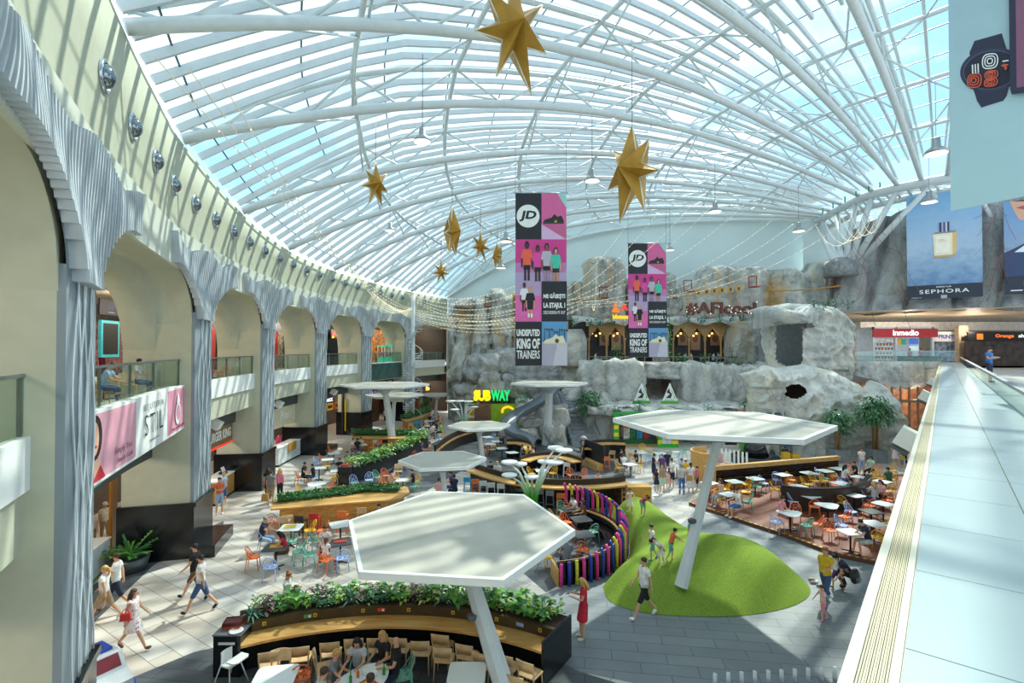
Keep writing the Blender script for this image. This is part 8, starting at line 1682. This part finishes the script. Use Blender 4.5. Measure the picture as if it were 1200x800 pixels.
for x, y, Y, r in ((495, 166, 22, .38), (694, 212, 30, .45), (838, 248, 40, .5), (936, 271, 44, .5), (1097, 180, 30, .6), (1089, 237, 42, .6), (593, 283, 36, .45), (587, 314, 44, .45), (457, 270, 40, .4), (785, 293, 46, .4)):
    t = empty('pendant_lamp', at_Y(x, y, Y)); mb = MB(); mb.lathe([(r*1.0, 0), (r*.85, r*.35), (r*.4, r*.7), (r*.36, r*1.5), (r*.2, r*1.6)], n=14); sd_ = part(mb, 'shade', M_ALU, t); mb = MB(); mb.lathe([(r*.95, -.02), (r*.9, .03)], n=14); part(mb, 'lens', glow('lamp', '#fff6e4', 1.5), sd_); mb = MB(); mb.tube([(0, 0, r*1.6), (0, 0, r*1.6+3.2)], .015, 4); part(mb, 'cable', M_GREYM, t); later(t, 'grey high-bay pendant lamp hanging from the roof', 'lamp', 'high-bay lamps')
M_STR = mat('string_wire', '#d8d2bc', .5, emit=.25); M_BULB = glow('fairy', '#fff1cc', 1.4)
def string(a, b, sag, i, mid=None):
    mb = MB(); P = []; N = 40
    for k in range(N+1): u = k/N; P.append(a.lerp(b, u)-UP*sag*4*u*(1-u))
    mb.tube(P, .018, 3)
    for k in range(2, N, 1): mb.sph(P[k]-UP*.03, .026, 4, 3, mi=1)
    o = mb.build('light_string', [M_STR, M_BULB]); recenter(o); later(o, 'drooping string of tiny warm bulbs crossing the hall', 'light string', 'light strings', P[N//2])
mast = at_Y(484, 380, 52); hub = Vector((mast.x, 52, at_Y(484, 362, 52).z))
ends = [(735, 262, 44), (770, 250, 44), (812, 238, 44), (842, 232, 45), (872, 240, 46), (905, 258, 47), (930, 262, 48), (958, 262, 49), (980, 268, 49), (700, 300, 48)]
for i, (x, y, Y) in enumerate(ends): m_ = at_Y(640+i*6, 352+(i % 4)*2.5, 46); string(m_, at_Y(x, y, Y), 1.0+.15*i, i); string(hub-UP*(.25*(i % 5)), m_, .9+.12*i, i)
for i in range(8): string(hub+UP*(.2*i-1), at_Y(400+i*6, 300+i*8, 48), .8, i)
for i in range(5): string(at_Y(470+i*3, 338+3*i, 46), at_Y(615+10*i, 330+5*i, 40), 1.1+.2*i, i)
for i in range(6): string(at_Y(955+i*10, 262-i*5, 47), at_Y(1000+i*7, 272-i*6, 46.5), 1.6+.2*i, i)
for i in range(3): string(Vector((-8.8+.5*i, 12.5+.5*i, 15.2)), hub, 1.2+.4*i, i)
t = empty('spiral_stair', (mast.x, 52, 0)); ht = 13.4; mb = MB(); mb.tube([(0, 0, 0), (0, 0, ht)], .2, 10); part(mb, 'mast', M_STEEL, t); mb = MB()
for k in range(44): a = k*.42; z = .22*(k+1); mb.bar((.15*math.cos(a), .15*math.sin(a), z), (.95*math.cos(a), .95*math.sin(a), z), .3, .05)
part(mb, 'treads', M_STEEL, t); mb = MB(); mb.tube([(.95*math.cos(k*.42), .95*math.sin(k*.42), .22*k+1.0) for k in range(45)], .035, 5)
for k in range(0, 45, 2): mb.bar((.95*math.cos(k*.42), .95*math.sin(k*.42), .22*k), (.95*math.cos(k*.42), .95*math.sin(k*.42), .22*k+1), .03)
part(mb, 'balustrade', M_STEEL, t); tag(t, 'white spiral stair around a tall mast at the far left', 'stair')
# ---------------------------------------------------------------- flower lamps, children's ride, small things
def flower(base, stems, label):
    t = empty('flower_lamp', base)
    def grad(m, n, l, b):
        tc = n.new('ShaderNodeTexCoord'); sp = n.new('ShaderNodeSeparateXYZ'); l.new(tc.outputs['Object'], sp.inputs[0]); r = n.new('ShaderNodeValToRGB'); r.color_ramp.elements[0].position = .22; r.color_ramp.elements[0].color = srgb('#4fae2c'); r.color_ramp.elements[1].position = .52; r.color_ramp.elements[1].color = srgb('#eef1ee')
        mm = n.new('ShaderNodeMath'); mm.operation = 'DIVIDE'; mm.inputs[1].default_value = 4.0; l.new(sp.outputs['Z'], mm.inputs[0]); l.new(mm.outputs[0], r.inputs['Fac']); l.new(r.outputs[0], b.inputs['Base Color'])
    M_STEM = node_mat('stem_gradient', grad)
    for hx, hy, hz, r in stems:
        e_ = Vector((hx, hy, hz)); mb = MB(); mb.tube([Vector((hx*.05, hy*.05, 0)), Vector((hx*.15, hy*.15, hz*.35)), Vector((hx*.55, hy*.55, hz*.8)), e_], [.11, .085, .06, .04], 7); sm_ = part(mb, 'stem', M_STEM, t); mb = MB(); mb.lathe([(r*.3, -.12), (r, 0), (r*.95, .07), (r*.4, .1)], e_, 14); part(mb, 'lamp_head', M_WHITE, sm_)
    tag(t, label, 'lamp')
def fl_at(bx, by, heads, label, z0=None):
    b_ = at_z(bx, by); Y = b_.y; L_3 = []
    for x, y, r, dy in heads: q = at_Y(x, y, Y+dy); L_3.append((q.x-b_.x, dy, q.z, r))
    flower(b_, L_3, label)
fl_at(624, 602, [(597, 542, .42, .2), (610, 544, .34, .8), (623, 559, .36, -.4), (638, 541, .36, .8), (650, 542, .46, -.2), (651, 525, .42, 1.2), (661, 528, .44, .3), (597, 557, .38, -.6)], 'white flower-shaped lamp cluster with green stems before the long curved bar')
fl_at(544, 508, [(528, 470, .5, .2), (538, 470, .5, .6), (549, 470.5, .5, .2), (533, 480, .45, -.5), (556, 477, .4, -.4)], 'far flower-shaped lamp cluster beside the white menu totem')
q = at_z(112, 820); t = empty('toy_car', q, -.5); b_ = mat('toy_white', '#e6e8ea', .3); mb = MB(); prof = [(-.75, .25), (-.75, .6), (-.45, .72), (-.2, 1.0), (.25, 1.02), (.5, .7), (.8, .55), (.8, .25)]
mb.add([(x, -.4, z) for x, z in prof]+[(x, .4, z) for x, z in prof], [tuple(range(8)), tuple(reversed(range(8, 16)))]+[(i, i+8, (i+1) % 8+8, (i+1) % 8) for i in range(8)]); part(mb, 'body', b_, t); mb = MB(); mb.box((.36, 0, .88), (.02, .62, .3), M=Matrix.Rotation(-.65, 3, 'Y')); part(mb, 'screen', mat('toy_screen', '#7a2a30', .2, emit=.2), t)
for sx in (-.5, .5):
    for sy in (-.42, .42): mb = MB(); mb.tube([(sx, sy-.06, .25), (sx, sy+.06, .25)], .25, 14, smooth=False); part(mb, 'wheel', mat('toy_blue', '#2a52c0', .4), t)
mb = MB(); mb.tube([(.1+.0*math.cos(a), .18*math.cos(a), .8+.18*math.sin(a)) for a in [2*PI*i/14 for i in range(14)]], .025, 5, closed=True); part(mb, 'steering_wheel', M_BLACK, t); mb = MB(); mb.box((-.2, 0, 1.05), (.5, .6, .06)); part(mb, 'roof', mat('toy_blue', '#2a52c0', .4), t); mb = MB(); mb.box((-.78, 0, .5), (.08, .8, .3)); part(mb, 'rear_bumper', hue('yellow'), t); tag(t, 'white and blue coin-operated toy car at the lower left corner', 'toy car')
# food and drink on the foreground table
TX, TY = -3.35, 11.15
def bottle(x, y, c, label, h=.24): mb = MB(); mb.lathe([(.033, 0), (.035, h*.55), (.014, h*.75), (.013, h)], n=10); later(mb.build('bottle', mat('bottle_'+c, {'green': '#2f8a3a', 'orange': '#e0702a'}[c], .15), loc=(x, y, .752)), label, 'bottle', None, (x, y, .75))
bottle(TX-.15, TY+.05, 'green', 'green bottle on the oval foreground table'); bottle(TX+.5, TY+.35, 'green', 'green bottle on the oval foreground table'); bottle(TX-.5, TY-.35, 'green', 'green bottle on the oval foreground table'); bottle(TX-.05, TY+.25, 'orange', 'orange bottle on the oval foreground table', .2)
o = tray((TX+.2, TY-.05, .752), mat('tray_red', '#c8323a', .4), .9); tag(o, 'red food tray on the oval foreground table', 'tray'); mb = MB(); mb.lathe([(.09, 0), (.12, .03), (.1, .02)], n=12); tag(mb.build('plate', mat('food', '#c9a45a', .6, var=.5, scale=20), loc=(TX+.2, TY-.05, .766)), 'plate of food on the red tray', 'plate')
for dx_, dy_ in ((.05, .35), (.32, .3), (-.28, -.2)): mb = MB(); mb.lathe([(.032, 0), (.042, .11), (.036, .11)], n=10); later(mb.build('cup', M_WHITE, loc=(TX+dx_, TY+dy_, .752)), 'small white cup on the oval foreground table', 'cup', 'cups on the table', (TX+dx_, TY+dy_, .75))
for x, y, c_ in ((324, 640, '#d8a83a'), (340, 617, '#e0c23a'), (399, 634, '#b8402f')): q = at_z(x, y, .755); o = tray((q.x, q.y, .753), mat('tray_'+c_, c_, .5), .3); later(o, 'tray on a table by the hedge bar', 'tray', 'trays on tables', q)
# metal bollards at the bottom edge
for k in range(10): q = at_z(838+k*15.6, 803-k*.9); mb = MB(); mb.tube([(0, 0, 0), (0, 0, .28)], .05, 8); o = mb.build('short_post', M_STEEL, loc=(q.x, q.y, 0)); later(o, 'short pale metal post at the bottom edge of the grey paving', 'post', 'short metal posts')
t = empty('stroller', at_z(684, 528)); mb = MB(); mb.box((0, 0, .6), (.5, .7, .3)); part(mb, 'seat', M_DARK, t); mb = MB(); mb.sph((0, .1, .9), (.3, .35, .25), 10, 6); part(mb, 'hood', mat('pram_grey', '#a89aa0', .7), t)
for sx in (-.25, .25):
    for sy in (-.35, .35): mb = MB(); mb.tube([(sx-.03, sy, .12), (sx+.03, sy, .12)], .12, 10); part(mb, 'wheel', M_BLACK, t)
mb = MB(); mb.tube([(-.25, -.3, .15), (-.25, .45, 1.0), (.25, .45, 1.0), (.25, -.3, .15)], .02, 5); part(mb, 'frame', M_ALU, t); tag(t, 'grey stroller parked near the stairs in the rock', 'stroller')
q = at_z(1031, 525); 
for k, (x, y) in enumerate(((951, 680), (957, 683), (960, 688), (953, 684))): q = at_z(x, y); mb = MB(); mb.sph((0, 0, .05), (.12, .05, .05), 8, 5); o = mb.build('shoe', mat('shoe_pile%d' % k, ('#c8b0a0', '#e0d6d0', '#8a9aa8', '#b0a09a')[k], .6), loc=q); o.rotation_euler.z = k; later(o, 'small shoe left on the paving beside the mound', 'shoe', 'shoes by the mound', q)
resolve()
